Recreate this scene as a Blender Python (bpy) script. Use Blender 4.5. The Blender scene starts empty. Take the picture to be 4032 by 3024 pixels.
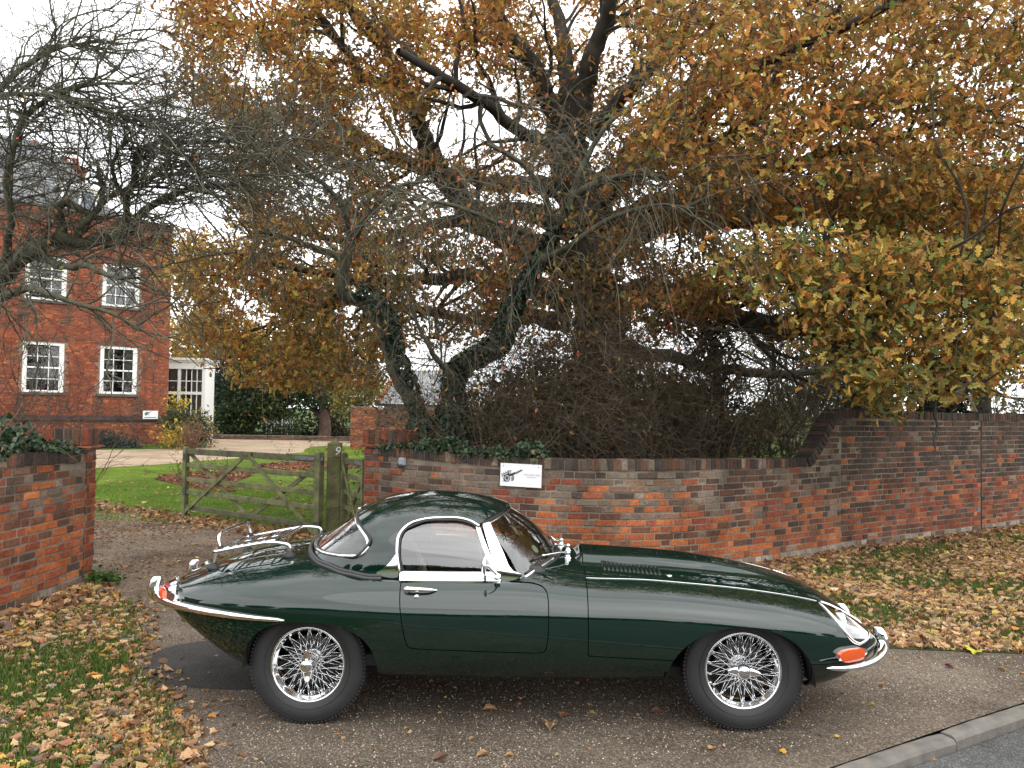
import bpy, bmesh, random, math
import numpy as np
from math import sin, cos, tan, atan, atan2, pi, sqrt, radians, degrees, hypot, exp
from mathutils import Vector, Matrix

SC = bpy.context.scene
COL = SC.collection
RNG = np.random.default_rng(7)
random.seed(7)

# ---------------------------------------------------------------- camera
PITCH = atan((886-829.5)/1789.); ROLL = 0.016; CZ = 1.785; FPX = 3261.0
_f = np.array([0, cos(PITCH), sin(PITCH)]); _u0 = np.array([0, -sin(PITCH), cos(PITCH)]); _r0 = np.array([1., 0, 0])
CAM_R = cos(ROLL)*_r0+sin(ROLL)*_u0; CAM_U = -sin(ROLL)*_r0+cos(ROLL)*_u0; CAM_F = _f
CAM_P = np.array([0, 0, CZ])
cam = bpy.data.cameras.new('camera'); camo = bpy.data.objects.new('camera', cam); COL.objects.link(camo)
cam.sensor_fit = 'HORIZONTAL'; cam.sensor_width = 36.0; cam.lens = FPX/4032*36
cam.clip_start = .05; cam.clip_end = 2000
camo.matrix_world = Matrix(((CAM_R[0], CAM_U[0], -CAM_F[0], CAM_P[0]), (CAM_R[1], CAM_U[1], -CAM_F[1], CAM_P[1]),
                            (CAM_R[2], CAM_U[2], -CAM_F[2], CAM_P[2]), (0, 0, 0, 1)))
SC.camera = camo

# ---------------------------------------------------------------- sky, sun, exposure
SUN_EL, SUN_ROT = radians(52), radians(150)
world = bpy.data.worlds.new("World"); SC.world = world; world.use_nodes = True
nt = world.node_tree; nt.nodes.clear()
sky = nt.nodes.new('ShaderNodeTexSky'); sky.sky_type = 'NISHITA'; sky.sun_disc = False
sky.sun_elevation = SUN_EL; sky.sun_rotation = SUN_ROT; sky.air_density = 1.0; sky.dust_density = 2.0; sky.ozone_density = 1.0
hsv = nt.nodes.new('ShaderNodeHueSaturation'); hsv.inputs['Saturation'].default_value = .22
tc = nt.nodes.new('ShaderNodeTexCoord'); mp = nt.nodes.new('ShaderNodeMapping'); mp.inputs['Scale'].default_value = (1, 1, 3.2)
cl = nt.nodes.new('ShaderNodeTexNoise'); cl.inputs['Scale'].default_value = 2.1; cl.inputs['Detail'].default_value = 6; cl.inputs['Roughness'].default_value = .55
cr = nt.nodes.new('ShaderNodeValToRGB'); cr.color_ramp.elements[0].position = .30; cr.color_ramp.elements[0].color = (7.7, 7.9, 8.2, 1)
cr.color_ramp.elements[1].position = .68; cr.color_ramp.elements[1].color = (11.7, 11.6, 11.5, 1)
mx = nt.nodes.new('ShaderNodeMix'); mx.data_type = 'RGBA'; mx.inputs[0].default_value = .80   # the overcast layer over the clear sky
bg = nt.nodes.new('ShaderNodeBackground'); bg.inputs['Strength'].default_value = .15
wo = nt.nodes.new('ShaderNodeOutputWorld')
L = nt.links.new
L(sky.outputs[0], hsv.inputs['Color']); L(tc.outputs['Generated'], mp.inputs[0]); L(mp.outputs[0], cl.inputs['Vector'])
L(cl.outputs['Fac'], cr.inputs[0]); L(hsv.outputs[0], mx.inputs[6]); L(cr.outputs[0], mx.inputs[7])
L(mx.outputs[2], bg.inputs[0]); L(bg.outputs[0], wo.inputs[0])
sun = bpy.data.lights.new('sun', 'SUN'); sun.energy = .6; sun.angle = radians(80); sun.color = (1, .96, .9)
suno = bpy.data.objects.new('sun', sun); COL.objects.link(suno)
# the Nishita sun stands at azimuth SUN_ROT measured from +Y towards +X
_sd = Vector((sin(SUN_ROT)*cos(SUN_EL), cos(SUN_ROT)*cos(SUN_EL), sin(SUN_EL)))
suno.rotation_euler = _sd.to_track_quat('Z', 'Y').to_euler(); suno.location = (0, 0, 30)
vs = SC.view_settings; SC.display_settings.display_device = 'sRGB'
vs.view_transform = 'Standard'; vs.look = 'None'; vs.gamma = 1; vs.use_curve_mapping = False; vs.exposure = 0.92
SC.render.engine = 'CYCLES'
cy = SC.cycles; cy.max_bounces = 8; cy.diffuse_bounces = 3; cy.glossy_bounces = 4; cy.transmission_bounces = 6; cy.transparent_max_bounces = 10
cy.caustics_reflective = False; cy.caustics_refractive = False

# ---------------------------------------------------------------- materials
MATS = {}
def mat(name, col=(.5, .5, .5), rough=.6, metal=0., var=0., scale=8., bump=0., bscale=60., spec=.5, coat=0., src=None, sub=None, detail=4, trans=0., dark=None, alpha=None):
    """principled material; var mixes in a noise towards `dark`; src: None, 'col' (attribute Col) or 'obj' (object colour)"""
    if name in MATS: return MATS[name]
    m = bpy.data.materials.new(name); m.use_nodes = True; n = m.node_tree.nodes; l = m.node_tree.links.new
    b = n['Principled BSDF']; out = n['Material Output']
    b.inputs['Roughness'].default_value = rough; b.inputs['Metallic'].default_value = metal
    b.inputs['Specular IOR Level'].default_value = spec; b.inputs['Coat Weight'].default_value = coat; b.inputs['Coat Roughness'].default_value = .012
    geo = n.new('ShaderNodeNewGeometry'); pos = geo.outputs['Position']
    if src == 'col':
        a = n.new('ShaderNodeAttribute'); a.attribute_name = 'Col'; base = a.outputs['Color']
    elif src == 'obj':
        a = n.new('ShaderNodeObjectInfo'); base = a.outputs['Color']
    else:
        a = n.new('ShaderNodeRGB'); a.outputs[0].default_value = (*col, 1); base = a.outputs[0]
    if var > 0:
        no = n.new('ShaderNodeTexNoise'); no.inputs['Scale'].default_value = scale; no.inputs['Detail'].default_value = detail; l(pos, no.inputs['Vector'])
        r = n.new('ShaderNodeMapRange'); r.inputs[1].default_value = .3; r.inputs[2].default_value = .7; l(no.outputs['Fac'], r.inputs[0])
        mul = n.new('ShaderNodeMix'); mul.data_type = 'RGBA'; l(r.outputs[0], mul.inputs[0])
        if dark is None:
            hs = n.new('ShaderNodeHueSaturation'); hs.inputs['Value'].default_value = 1-var; l(base, hs.inputs['Color']); l(hs.outputs[0], mul.inputs[6])
            h2 = n.new('ShaderNodeHueSaturation'); h2.inputs['Value'].default_value = 1+var*.6; l(base, h2.inputs['Color']); l(h2.outputs[0], mul.inputs[7])
        else:
            mul.inputs[6].default_value = (*dark, 1); l(base, mul.inputs[7])
        base = mul.outputs[2]
    l(base, b.inputs['Base Color'])
    if bump > 0:
        nb = n.new('ShaderNodeTexNoise'); nb.inputs['Scale'].default_value = bscale; nb.inputs['Detail'].default_value = 5; l(pos, nb.inputs['Vector'])
        bp = n.new('ShaderNodeBump'); bp.inputs['Strength'].default_value = bump; bp.inputs['Distance'].default_value = .01
        l(nb.outputs['Fac'], bp.inputs['Height']); l(bp.outputs[0], b.inputs['Normal'])
    if trans > 0:                                        # thin leaf: light comes through
        tl = n.new('ShaderNodeBsdfTranslucent'); l(base, tl.inputs['Color'])
        ms = n.new('ShaderNodeMixShader'); ms.inputs[0].default_value = trans
        l(b.outputs[0], ms.inputs[1]); l(tl.outputs[0], ms.inputs[2]); l(ms.outputs[0], out.inputs[0])
    MATS[name] = m; return m

def glass(name, tint=(.8, .85, .85), refl=1.0):
    if name in MATS: return MATS[name]
    m = bpy.data.materials.new(name); m.use_nodes = True; n = m.node_tree.nodes; l = m.node_tree.links.new
    n.remove(n['Principled BSDF'])
    t = n.new('ShaderNodeBsdfTransparent'); t.inputs[0].default_value = (*tint, 1)
    g = n.new('ShaderNodeBsdfGlossy'); g.inputs['Roughness'].default_value = .01
    f = n.new('ShaderNodeFresnel'); f.inputs[0].default_value = 1.5
    k = n.new('ShaderNodeMath'); k.operation = 'MULTIPLY'; k.inputs[1].default_value = 2.0*refl; k.use_clamp = True
    s = n.new('ShaderNodeMixShader')
    l(f.outputs[0], k.inputs[0]); l(k.outputs[0], s.inputs[0]); l(t.outputs[0], s.inputs[1]); l(g.outputs[0], s.inputs[2]); l(s.outputs[0], n['Material Output'].inputs[0])
    MATS[name] = m; return m

# ---------------------------------------------------------------- mesh helpers
def mesh_obj(name, V, F, m=None, parent=None, smooth=False, normals=None, col=None, mats=None, fmat=None):
    """V (n,3); F list of index tuples or an (m,k) array; linked as ONE mesh object"""
    V = np.asarray(V, np.float32).reshape(-1, 3)
    me = bpy.data.meshes.new(name)
    if isinstance(F, np.ndarray):
        k = F.shape[1]; nf = len(F); lt = np.full(nf, k, np.int32); flat = F.astype(np.int32).ravel()
    else:
        lt = np.array([len(f) for f in F], np.int32); flat = np.fromiter((i for f in F for i in f), np.int32)
        nf = len(F)
    me.vertices.add(len(V)); me.vertices.foreach_set('co', V.ravel())
    me.loops.add(len(flat)); me.loops.foreach_set('vertex_index', flat)
    me.polygons.add(nf); ls = np.zeros(nf, np.int32); ls[1:] = np.cumsum(lt)[:-1]
    me.polygons.foreach_set('loop_start', ls)
    if mats:
        for x in mats: me.materials.append(x)
        me.polygons.foreach_set('material_index', np.asarray(fmat, np.int32))
    elif m: me.materials.append(m)
    me.update(calc_edges=True)
    me.polygons.foreach_set('use_smooth', np.full(nf, bool(smooth)))
    if col is not None:
        a = me.color_attributes.new('Col', 'FLOAT_COLOR', 'POINT'); c = np.ones((len(V), 4), np.float32); c[:, :3] = col
        a.data.foreach_set('color', c.ravel())
    me.validate(clean_customdata=False)
    if normals is not None:
        me.normals_split_custom_set_from_vertices([tuple(v) for v in normals])
    o = bpy.data.objects.new(name, me); COL.objects.link(o)
    if parent: o.parent = parent
    return o
def tag(o, label=None, cat=None, group=None, kind=None):
    if label: o['label'] = label
    if cat: o['category'] = cat
    if group: o['group'] = group
    if kind: o['kind'] = kind
    return o
def empty(name, loc=(0, 0, 0), rz=0., label=None, cat=None, group=None):
    o = bpy.data.objects.new(name, None); COL.objects.link(o); o.location = loc; o.rotation_euler = (0, 0, rz)
    o.empty_display_size = .1
    return tag(o, label, cat, group)
def link_copy(src, parent, loc=None, rot=None, scale=None, name=None, color=None):
    o = src.copy(); COL.objects.link(o); o.parent = parent
    if loc is not None: o.location = loc
    if rot is not None: o.rotation_euler = rot
    if scale is not None: o.scale = scale
    if color is not None: o.color = color
    return o
class G:
    """collects shapes into one mesh"""
    def __init__(s): s.V = []; s.F = []; s.n = 0; s.M = []; s.C = []
    def add(s, V, F, mi=0, col=None):
        V = np.asarray(V, float).reshape(-1, 3); s.V.append(V); s.F += [tuple(int(i)+s.n for i in f) for f in F]; s.n += len(V); s.M += [mi]*len(F)
        s.C.append(np.tile(np.asarray(col if col is not None else (1, 1, 1), float), (len(V), 1))); return s
    def box(s, c, size, R=None, mi=0, bev=0., col=None):
        h = np.array(size)/2.; c = np.array(c, float)
        if bev <= 0:
            v = np.array([(x, y, z) for x in (-1, 1) for y in (-1, 1) for z in (-1, 1)])*h
            f = [(0, 1, 3, 2), (4, 6, 7, 5), (0, 4, 5, 1), (2, 3, 7, 6), (0, 2, 6, 4), (1, 5, 7, 3)]
        else:
            v = []
            for x in (-1, 1):
                for y in (-1, 1):
                    for z in (-1, 1):
                        sg = np.array((x, y, z))
                        for ax in range(3):
                            q = sg*(h-bev); q[ax] = sg[ax]*h[ax]; v.append(q)
            v = np.array(v)
            I = lambda x, y, z, a: ((x*2+y)*2+z)*3+a
            f = []
            for ax in range(3):
                b, c2 = (ax+1) % 3, (ax+2) % 3
                for sgn in (0, 1):
                    q = []
                    for (p, r) in ((0, 0), (1, 0), (1, 1), (0, 1)):
                        k = [0, 0, 0]; k[ax] = sgn; k[b] = p; k[c2] = r; q.append(I(*k, ax))
                    f.append(tuple(q if sgn else q[::-1]))
            for ax in range(3):                       # bevel faces along each edge direction
                b, c2 = (ax+1) % 3, (ax+2) % 3
                for p in (0, 1):
                    for r in (0, 1):
                        k0 = [0, 0, 0]; k0[b] = p; k0[c2] = r; k1 = list(k0); k1[ax] = 1
                        q = (I(*k0, b), I(*k1, b), I(*k1, c2), I(*k0, c2))
                        f.append(q if p == r else q[::-1])
            for x in (0, 1):
                for y in (0, 1):
                    for z in (0, 1):
                        q = (I(x, y, z, 0), I(x, y, z, 1), I(x, y, z, 2)); f.append(q if (x+y+z) % 2 else q[::-1])
        if R is not None: v = v@np.asarray(R).T
        return s.add(v+c, f, mi, col)
    def tube(s, P, r, n=8, cap=True, mi=0, flat=None, up=None, col=None):
        V, F = tube_geo(P, r, n, cap, flat, up); return s.add(V, F, mi, col)
    def lathe(s, prof, axis='y', n=32, c=(0, 0, 0), closed=False, mi=0, a0=0, a1=2*pi):
        prof = np.array(prof, float); full = abs(a1-a0-2*pi) < 1e-6
        a = np.linspace(a0, a1, n, endpoint=not full); V = []
        for (r, h) in prof:
            if axis == 'y': V.append(np.stack([r*np.cos(a), np.full(n, h), r*np.sin(a)], 1))
            elif axis == 'x': V.append(np.stack([np.full(n, h), r*np.cos(a), r*np.sin(a)], 1))
            else: V.append(np.stack([r*np.cos(a), r*np.sin(a), np.full(n, h)], 1))
        m = len(prof); F = []
        for i in range(m if closed else m-1):
            j = (i+1) % m
            for k in range(n if full else n-1):
                q = (k+1) % n; F.append((i*n+k, i*n+q, j*n+q, j*n+k))
        return s.add(np.concatenate(V)+np.array(c), F, mi)
    def build(s, name, m=None, parent=None, smooth=False, mats=None, colattr=False):
        return mesh_obj(name, np.concatenate(s.V), s.F, m, parent, smooth, mats=mats, fmat=s.M if mats else None, col=np.concatenate(s.C) if colattr else None)
def tube_geo(P, r, n=8, cap=True, flat=None, up=None):
    P = np.asarray(P, float); m = len(P); r = np.broadcast_to(np.asarray(r, float), (m,))
    T = np.gradient(P, axis=0); T /= np.maximum(np.linalg.norm(T, axis=1, keepdims=True), 1e-9)
    u = np.array(up if up is not None else ((0, 0, 1) if abs(T[0, 2]) < .9 else (1, 0, 0)), float)
    a = np.arange(n)*2*pi/n; V = np.zeros((m, n, 3)); ca, sa = np.cos(a), np.sin(a)
    for i in range(m):
        uu = u-T[i]*(u@T[i]); L_ = np.linalg.norm(uu)
        if L_ < 1e-6: uu = np.cross(T[i], (1, 0, .1)); L_ = np.linalg.norm(uu)
        uu /= L_
        if up is None: u = uu
        w = np.cross(T[i], uu); k = 1. if flat is None else flat
        V[i] = P[i]+r[i]*(ca[:, None]*uu+sa[:, None]*w*k)
    F = [(i*n+j, i*n+(j+1) % n, (i+1)*n+(j+1) % n, (i+1)*n+j) for i in range(m-1) for j in range(n)]
    if cap: F += [tuple(range(n))[::-1], tuple((m-1)*n+j for j in range(n))]
    return V.reshape(-1, 3), F
def curve3(pts, n=40):
    """smooth curve through points (Catmull-Rom, chord-length)"""
    p = np.asarray(pts, float); s = np.r_[0, np.cumsum(np.linalg.norm(np.diff(p, axis=0), axis=1))]
    q = np.linspace(0, s[-1], n); m = np.gradient(p, s, axis=0) if len(p) > 2 else np.tile((p[1]-p[0])/s[-1], (2, 1))
    k = np.clip(np.searchsorted(s, q, side='right')-1, 0, len(s)-2); h = s[k+1]-s[k]; t = ((q-s[k])/h)[:, None]; h = h[:, None]
    return (1+2*t)*(1-t)**2*p[k]+t*(1-t)**2*h*m[k]+t*t*(3-2*t)*p[k+1]+t*t*(t-1)*h*m[k+1]
def text_mesh(name, body, size, m, parent, M4, depth=.001, align='CENTER', shear=0.):
    cu = bpy.data.curves.new(name, 'FONT'); cu.body = body; cu.size = size; cu.align_x = align; cu.align_y = 'CENTER'; cu.extrude = depth; cu.shear = shear; cu.resolution_u = 3
    ob = bpy.data.objects.new(name, cu); COL.objects.link(ob)
    dg = bpy.context.evaluated_depsgraph_get(); me = bpy.data.meshes.new_from_object(ob.evaluated_get(dg)); bpy.data.objects.remove(ob)
    me.materials.clear(); me.materials.append(m)
    o = bpy.data.objects.new(name, me); COL.objects.link(o); o.parent = parent; o.matrix_local = M4; return o

GREEN = mat('racing_green_paint', (.0013, .0128, .0085), rough=.5, spec=.0, coat=1.0)
GREEN.node_tree.nodes['Principled BSDF'].inputs['Coat IOR'].default_value = 1.68
CHROME = mat('chrome', (.88, .89, .90), rough=.07, metal=1.)
RUBBER = mat('black_rubber', (.012, .012, .013), rough=.55, bump=.1, bscale=200)
DARK = mat('dark_underside', (.006, .006, .006), rough=.9)
GLASS = glass('window_glass', (.74, .78, .78))
# ---------------------------------------------------------------- car shape (numpy only)
def pchip(x, y, q):
    x = np.asarray(x, float); y = np.asarray(y, float); h = np.diff(x); d = np.diff(y) / h
    m = np.zeros_like(y); m[0] = d[0]; m[-1] = d[-1]
    for i in range(1, len(x) - 1):
        if d[i-1] * d[i] > 0:
            w1 = 2*h[i] + h[i-1]; w2 = h[i] + 2*h[i-1]
            m[i] = (w1 + w2) / (w1/d[i-1] + w2/d[i])
    k = np.clip(np.searchsorted(x, q, side='right') - 1, 0, len(x) - 2)
    t = (q - x[k]) / h[k]
    return ((1+2*t)*(1-t)**2*y[k] + t*(1-t)**2*h[k]*m[k] + t*t*(3-2*t)*y[k+1] + t*t*(t-1)*h[k]*m[k+1])

def smooth_rows(A, sig, n=3):
    """gaussian smoothing along axis 0 keeping the end points"""
    r = int(sig*3); g = np.exp(-0.5*(np.arange(-r, r+1)/sig)**2); g /= g.sum()
    P = np.concatenate([2*A[:1]-A[1:r+1][::-1], A, 2*A[-1:]-A[-r-1:-1][::-1]])
    return np.stack([np.convolve(P[:, i], g, 'valid') for i in range(A.shape[1])], 1)

# stations of the body: x, half width, height of the widest line, top, bottom, bottom half width, exponents
BODY = np.array([
 (-2.235,.02,.660,.666,.650,.01,2.0,2.0),
 (-2.222,.20,.658,.690,.615,.10,2.0,2.0),
 (-2.175,.37,.657,.722,.588,.20,2.0,2.0),
 (-2.08,.50,.656,.760,.535,.33,2.05,2.0),
 (-1.95,.59,.656,.808,.468,.42,2.1,2.0),
 (-1.80,.665,.657,.853,.402,.52,2.1,2.0),
 (-1.60,.735,.660,.892,.312,.60,2.1,2.1),
 (-1.40,.780,.662,.916,.275,.62,2.1,2.1),
 (-1.20,.805,.661,.932,.275,.57,2.15,2.2),
 (-1.00,.820,.654,.936,.272,.58,2.2,2.3),
 (-.70,.828,.636,.932,.270,.58,2.3,2.4),
 (-.30,.828,.622,.920,.270,.58,2.45,2.4),
 (.00,.825,.616,.902,.270,.58,2.6,2.4),
 (.35,.815,.610,.850,.272,.58,2.8,2.4),
 (.70,.806,.598,.836,.275,.58,2.9,2.4),
 (1.00,.800,.580,.813,.275,.58,2.9,2.3),
 (1.22,.793,.563,.789,.255,.56,2.85,2.2),
 (1.45,.773,.546,.759,.222,.53,2.75,2.1),
 (1.60,.748,.532,.729,.212,.50,2.65,2.0),
 (1.75,.707,.516,.691,.228,.45,2.5,2.0),
 (1.85,.660,.502,.648,.262,.40,2.4,2.0),
 (1.95,.585,.484,.574,.312,.34,2.3,2.0),
 (2.02,.500,.465,.505,.346,.28,2.2,2.0),
 (2.065,.385,.446,.452,.372,.20,2.1,2.0),
 (2.088,.22,.430,.434,.392,.10,2.0,2.0),
 (2.096,.02,.420,.424,.410,.01,2.0,2.0)])
TOP = np.array([
 (-1.380,.02,.78,.885,.7,.0,2.2,2.0),
 (-1.370,.19,.78,.908,.7,.0,2.2,2.0),
 (-1.335,.33,.78,.938,.7,.0,2.25,2.0),
 (-1.28,.45,.78,.978,.7,.0,2.3,2.0),
 (-1.20,.535,.78,1.036,.7,.0,2.4,2.0),
 (-1.10,.600,.78,1.110,.7,.0,2.5,2.0),
 (-1.00,.645,.78,1.174,.7,.0,2.6,2.0),
 (-.90,.670,.78,1.212,.7,.0,2.7,2.0),
 (-.75,.685,.78,1.235,.7,.0,2.8,2.0),
 (-.60,.690,.78,1.242,.7,.0,2.8,2.0),
 (-.45,.690,.78,1.234,.7,.0,2.8,2.0),
 (-.30,.686,.78,1.214,.7,.0,2.8,2.0),
 (-.20,.681,.78,1.191,.7,.0,2.8,2.0),
 (-.10,.675,.78,1.153,.7,.0,2.8,2.0),
 (.00,.668,.78,1.106,.7,.0,2.8,2.0)])

def stations(T, n, sig):
    s = np.r_[0, np.cumsum(np.hypot(np.diff(T[:, 0]), np.diff(T[:, 1])))]
    q = np.linspace(0, s[-1], n)
    A = np.stack([pchip(s, T[:, i], q) for i in range(T.shape[1])], 1)
    return smooth_rows(A, sig)
BS = stations(BODY, 520, 9)
TS = stations(TOP, 260, 7)

def par(S, x):
    return [np.interp(x, S[:, 0], S[:, i]) for i in range(1, 8)]
def sstep(a, b, v):
    t = np.clip((v-a)/(b-a), 0, 1); return t*t*(3-2*t)
def bulge(x, y):
    h = .044*sstep(.30, .36, x)*(1-sstep(1.0, 1.95, x))
    b = np.interp(x, [.3, 1.9], [.28, .17])
    return h*(1-sstep(.68, 1.0, np.abs(y)/b))
def top_z(S, x, y, bl=True):
    w, zm, zt, zb, wb, nu, nl = par(S, x)
    z = zm + (zt-zm)*np.clip(1-np.clip(np.abs(y)/np.maximum(w, 1e-4), 0, 1)**nu, 0, 1)**(1/nu)
    return z + (bulge(x, y) if bl and S is BS else 0)
def side_y(S, x, z):
    """half width of the surface at height z (positive)"""
    w, zm, zt, zb, wb, nu, nl = par(S, x)
    up = w*np.clip(1-np.clip((z-zm)/(zt-zm), 0, 1)**nu, 0, 1)**(1/nu)
    lo = wb+(w-wb)*np.clip(1-np.clip((zm-z)/(zm-zb), 0, 1)**nl, 0, 1)**(1/nl)
    return np.where(z >= zm, up, lo)
def surf_grid(S, nt_up, nt_lo):
    """half surface (near side, y<=0) as a grid of points and normals"""
    rows = []
    for (x, w, zm, zt, zb, wb, nu, nl) in S:
        a = np.linspace(0, pi/2, 240)
        y = w*np.sin(a)**(2/nu); z = zm+(zt-zm)*np.cos(a)**(2/nu)
        l = np.r_[0, np.cumsum(np.hypot(np.diff(y), np.diff(z)))]
        q = np.linspace(0, l[-1], nt_up)
        yu = np.interp(q, l, y); zu = np.interp(q, l, z)
        if nt_lo:
            y = wb+(w-wb)*np.cos(a)**(2/nl); z = zm-(zm-zb)*np.sin(a)**(2/nl)
            l = np.r_[0, np.cumsum(np.hypot(np.diff(y), np.diff(z)))]
            q = np.linspace(0, l[-1], nt_lo)[1:]
            yu = np.r_[yu, np.interp(q, l, y)]; zu = np.r_[zu, np.interp(q, l, z)]
        if S is BS: zu[:nt_up] += bulge(np.full(nt_up, x), yu[:nt_up])*sstep(.6, .66, zu[:nt_up]+.1)
        rows.append(np.stack([np.full_like(yu, x), -yu, zu], 1))
    P = np.array(rows)
    dU = np.gradient(P, axis=0); dT = np.gradient(P, axis=1)
    # mirror neighbour across the centre line keeps the crown flat
    dT[:, 0] = (0, -1, 0)
    Nn = np.cross(dT, dU); Nn /= np.maximum(np.linalg.norm(Nn, axis=2, keepdims=True), 1e-9)
    return P, Nn
def sdf_poly(pts, a, b):
    """signed distance in the plane (a,b): negative inside"""
    pts = np.asarray(pts, float); d = np.full(a.shape, 1e9); ins = np.zeros(a.shape, bool)
    n = len(pts)
    for i in range(n):
        x0, y0 = pts[i]; x1, y1 = pts[(i+1) % n]
        ex, ey = x1-x0, y1-y0; L = ex*ex+ey*ey+1e-12
        t = np.clip(((a-x0)*ex+(b-y0)*ey)/L, 0, 1)
        d = np.minimum(d, np.hypot(a-x0-t*ex, b-y0-t*ey))
        c = ((y0 > b) != (y1 > b)) & (a < (x1-x0)*(b-y0)/((y1-y0) if y1 != y0 else 1e-12)+x0)
        ins ^= c
    return np.where(ins, -d, d)
def arch_pts(cx, a, z0, b, n, N=48):
    t = np.linspace(0, pi, N)
    return [(cx+a*np.sign(cos(v))*abs(cos(v))**(2/n), z0+b*abs(sin(v))**(2/n)) for v in t]
ARCH_F = [(1.60, .0)] + arch_pts(1.185, .405, .27, .333, 2.15) + [(.775, .0)]
ARCH_R = [(-.80, .0)] + arch_pts(-1.185, .378, .33, .275, 2.5) + [(-1.565, .0)]
def round_poly(pts, k=2):
    for _ in range(k):
        q = []
        n = len(pts)
        for i in range(n):
            a = np.array(pts[i]); b = np.array(pts[(i+1) % n]); q += [tuple(a*.8+b*.2), tuple(a*.2+b*.8)]
        pts = q
    return pts
# ---------------------------------------------------------------- the car
def build_car():
    X = Vector((.99944, -.03154, .01139)).normalized(); Z = (Vector((0, 0, 1))-X*X.z).normalized(); Y = Z.cross(X)
    car = empty('sports_car', label='dark green two-seat sports car with hardtop, long bonnet and chrome wire wheels', cat='car')
    car.matrix_world = Matrix(((X.x, Y.x, Z.x, .1162), (X.y, Y.y, Z.y, 5.3411), (X.z, Y.z, Z.z, .0127), (0, 0, 0, 1)))
    PB, NB = surf_grid(BS, 46, 32); PT, NT = surf_grid(TS, 64, 0)

    def to_mesh(P, N):
        a, b = P.shape[:2]; idx = np.arange(a*b).reshape(a, b)
        F = np.stack([idx[:-1, :-1], idx[:-1, 1:], idx[1:, 1:], idx[1:, :-1]], -1).reshape(-1, 4)
        return [P.reshape(-1, 3), N.reshape(-1, 3), [tuple(f) for f in F.tolist()]]
    def clip(M, f):
        V, N, F = M; s = f(V[:, 0], V[:, 1], V[:, 2])
        s = np.where(np.abs(s) < 1e-7, 1e-7, s); pos = s > 0
        nV = V.tolist(); nN = N.tolist(); out = []; cache = {}; pl = pos.tolist()
        def cut(i, j):
            k = (i, j) if i < j else (j, i)
            if k not in cache:
                t = s[k[0]]/(s[k[0]]-s[k[1]])
                cache[k] = len(nV); nV.append((V[k[0]]*(1-t)+V[k[1]]*t).tolist()); q = N[k[0]]*(1-t)+N[k[1]]*t
                nN.append((q/max(np.linalg.norm(q), 1e-9)).tolist())
            return cache[k]
        for p in F:
            c = sum(pl[i] for i in p)
            if c == len(p): out.append(p); continue
            if c == 0: continue
            q = []
            for a in range(len(p)):
                i, j = p[a], p[(a+1) % len(p)]
                if pl[i]: q.append(i)
                if pl[i] != pl[j]: q.append(cut(i, j))
            if len(q) >= 3: out.append(tuple(q))
        used = sorted({i for p in out for i in p}); mp = {i: k for k, i in enumerate(used)}
        if not used: return [np.zeros((0, 3)), np.zeros((0, 3)), []]
        return [np.array(nV)[used], np.array(nN)[used], [tuple(mp[i] for i in p) for p in out]]
    def flange(M, d=.010, centre=True):
        """turn the free edges inwards"""
        V, N, F = M; cnt = {}
        for p in F:
            for a in range(len(p)):
                e = (p[a], p[(a+1) % len(p)])
                k = tuple(sorted(e)); cnt.setdefault(k, []).append(e)
        nV, nN, nF = [], [], []
        for k, es in cnt.items():
            if len(es) != 1: continue
            i, j = es[0]
            if centre and abs(V[i][1]) < 1e-4 and abs(V[j][1]) < 1e-4: continue
            b = len(V)+len(nV); fn = np.cross(V[j]-V[i], N[i]); fn /= max(np.linalg.norm(fn), 1e-9)
            nV += [V[i], V[j], V[j]-N[j]*d, V[i]-N[i]*d]; nN += [fn]*4; nF.append((b+1, b, b+3, b+2))
        if nV: return [np.concatenate([V, nV]), np.concatenate([N, nN]), F+nF]
        return M
    def mirror(M): return [M[0]*(1, -1, 1), M[1]*(1, -1, 1), [p[::-1] for p in M[2]]]
    def join(A, B):
        n = len(A[0]); return [np.concatenate([A[0], B[0]]), np.concatenate([A[1], B[1]]), A[2]+[tuple(i+n for i in p) for p in B[2]]]
    def off(M, d): return [M[0]+M[1]*d, M[1], M[2]]
    def emit(name, M, m, parent=car): return mesh_obj(name, M[0], M[2], m, parent, True, normals=M[1])

    arch = lambda x, y, z: np.minimum(sdf_poly(ARCH_F, x, z), sdf_poly(ARCH_R, x, z))
    cock = [(-.86, -.9), (-.86, -.635), (-.72, -.66), (-.1, -.655), (.06, -.56), (.13, -.40), (.155, 0), (.155, .9), (-.86, .9)]
    hole = lambda x, y, z: np.where(z > .72, sdf_poly([(a, b) for a, b in cock], x, np.where(y > -1e-3, .2, y)), 1.)
    hole0 = lambda x, y, z: np.where(z > .72, sdf_poly([(-.86, -.64), (-.7, -.66), (-.1, -.655), (.06, -.56), (.13, -.40), (.155, .3), (-.86, .3)], x, y), 1.)
    bon = lambda x, y, z: np.minimum(x-.350, np.where(x < .9, z-(.442-.05*(x-.34)), 1.))
    DOOR = round_poly([(-.692, .90), (-.686, .80), (-.674, .70), (-.660, .60), (-.645, .53), (-.634, .485), (-.600, .472), (-.3, .465), (.06, .456), (.118, .462), (.134, .54), (.136, .72), (.128, .775), (.095, .800), (.03, .812), (-.10, .816), (-.125, .90)], 1)
    door = lambda x, y, z: sdf_poly(DOOR, x, z)
    boot = lambda x, y, z: np.where(z > .66, sdf_poly(round_poly([(-2.12, .3), (-2.12, -.25), (-2.06, -.36), (-1.90, -.41), (-1.50, -.44), (-1.43, -.40), (-1.415, -.25), (-1.405, .3)], 2), x, y), 1.)
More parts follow.
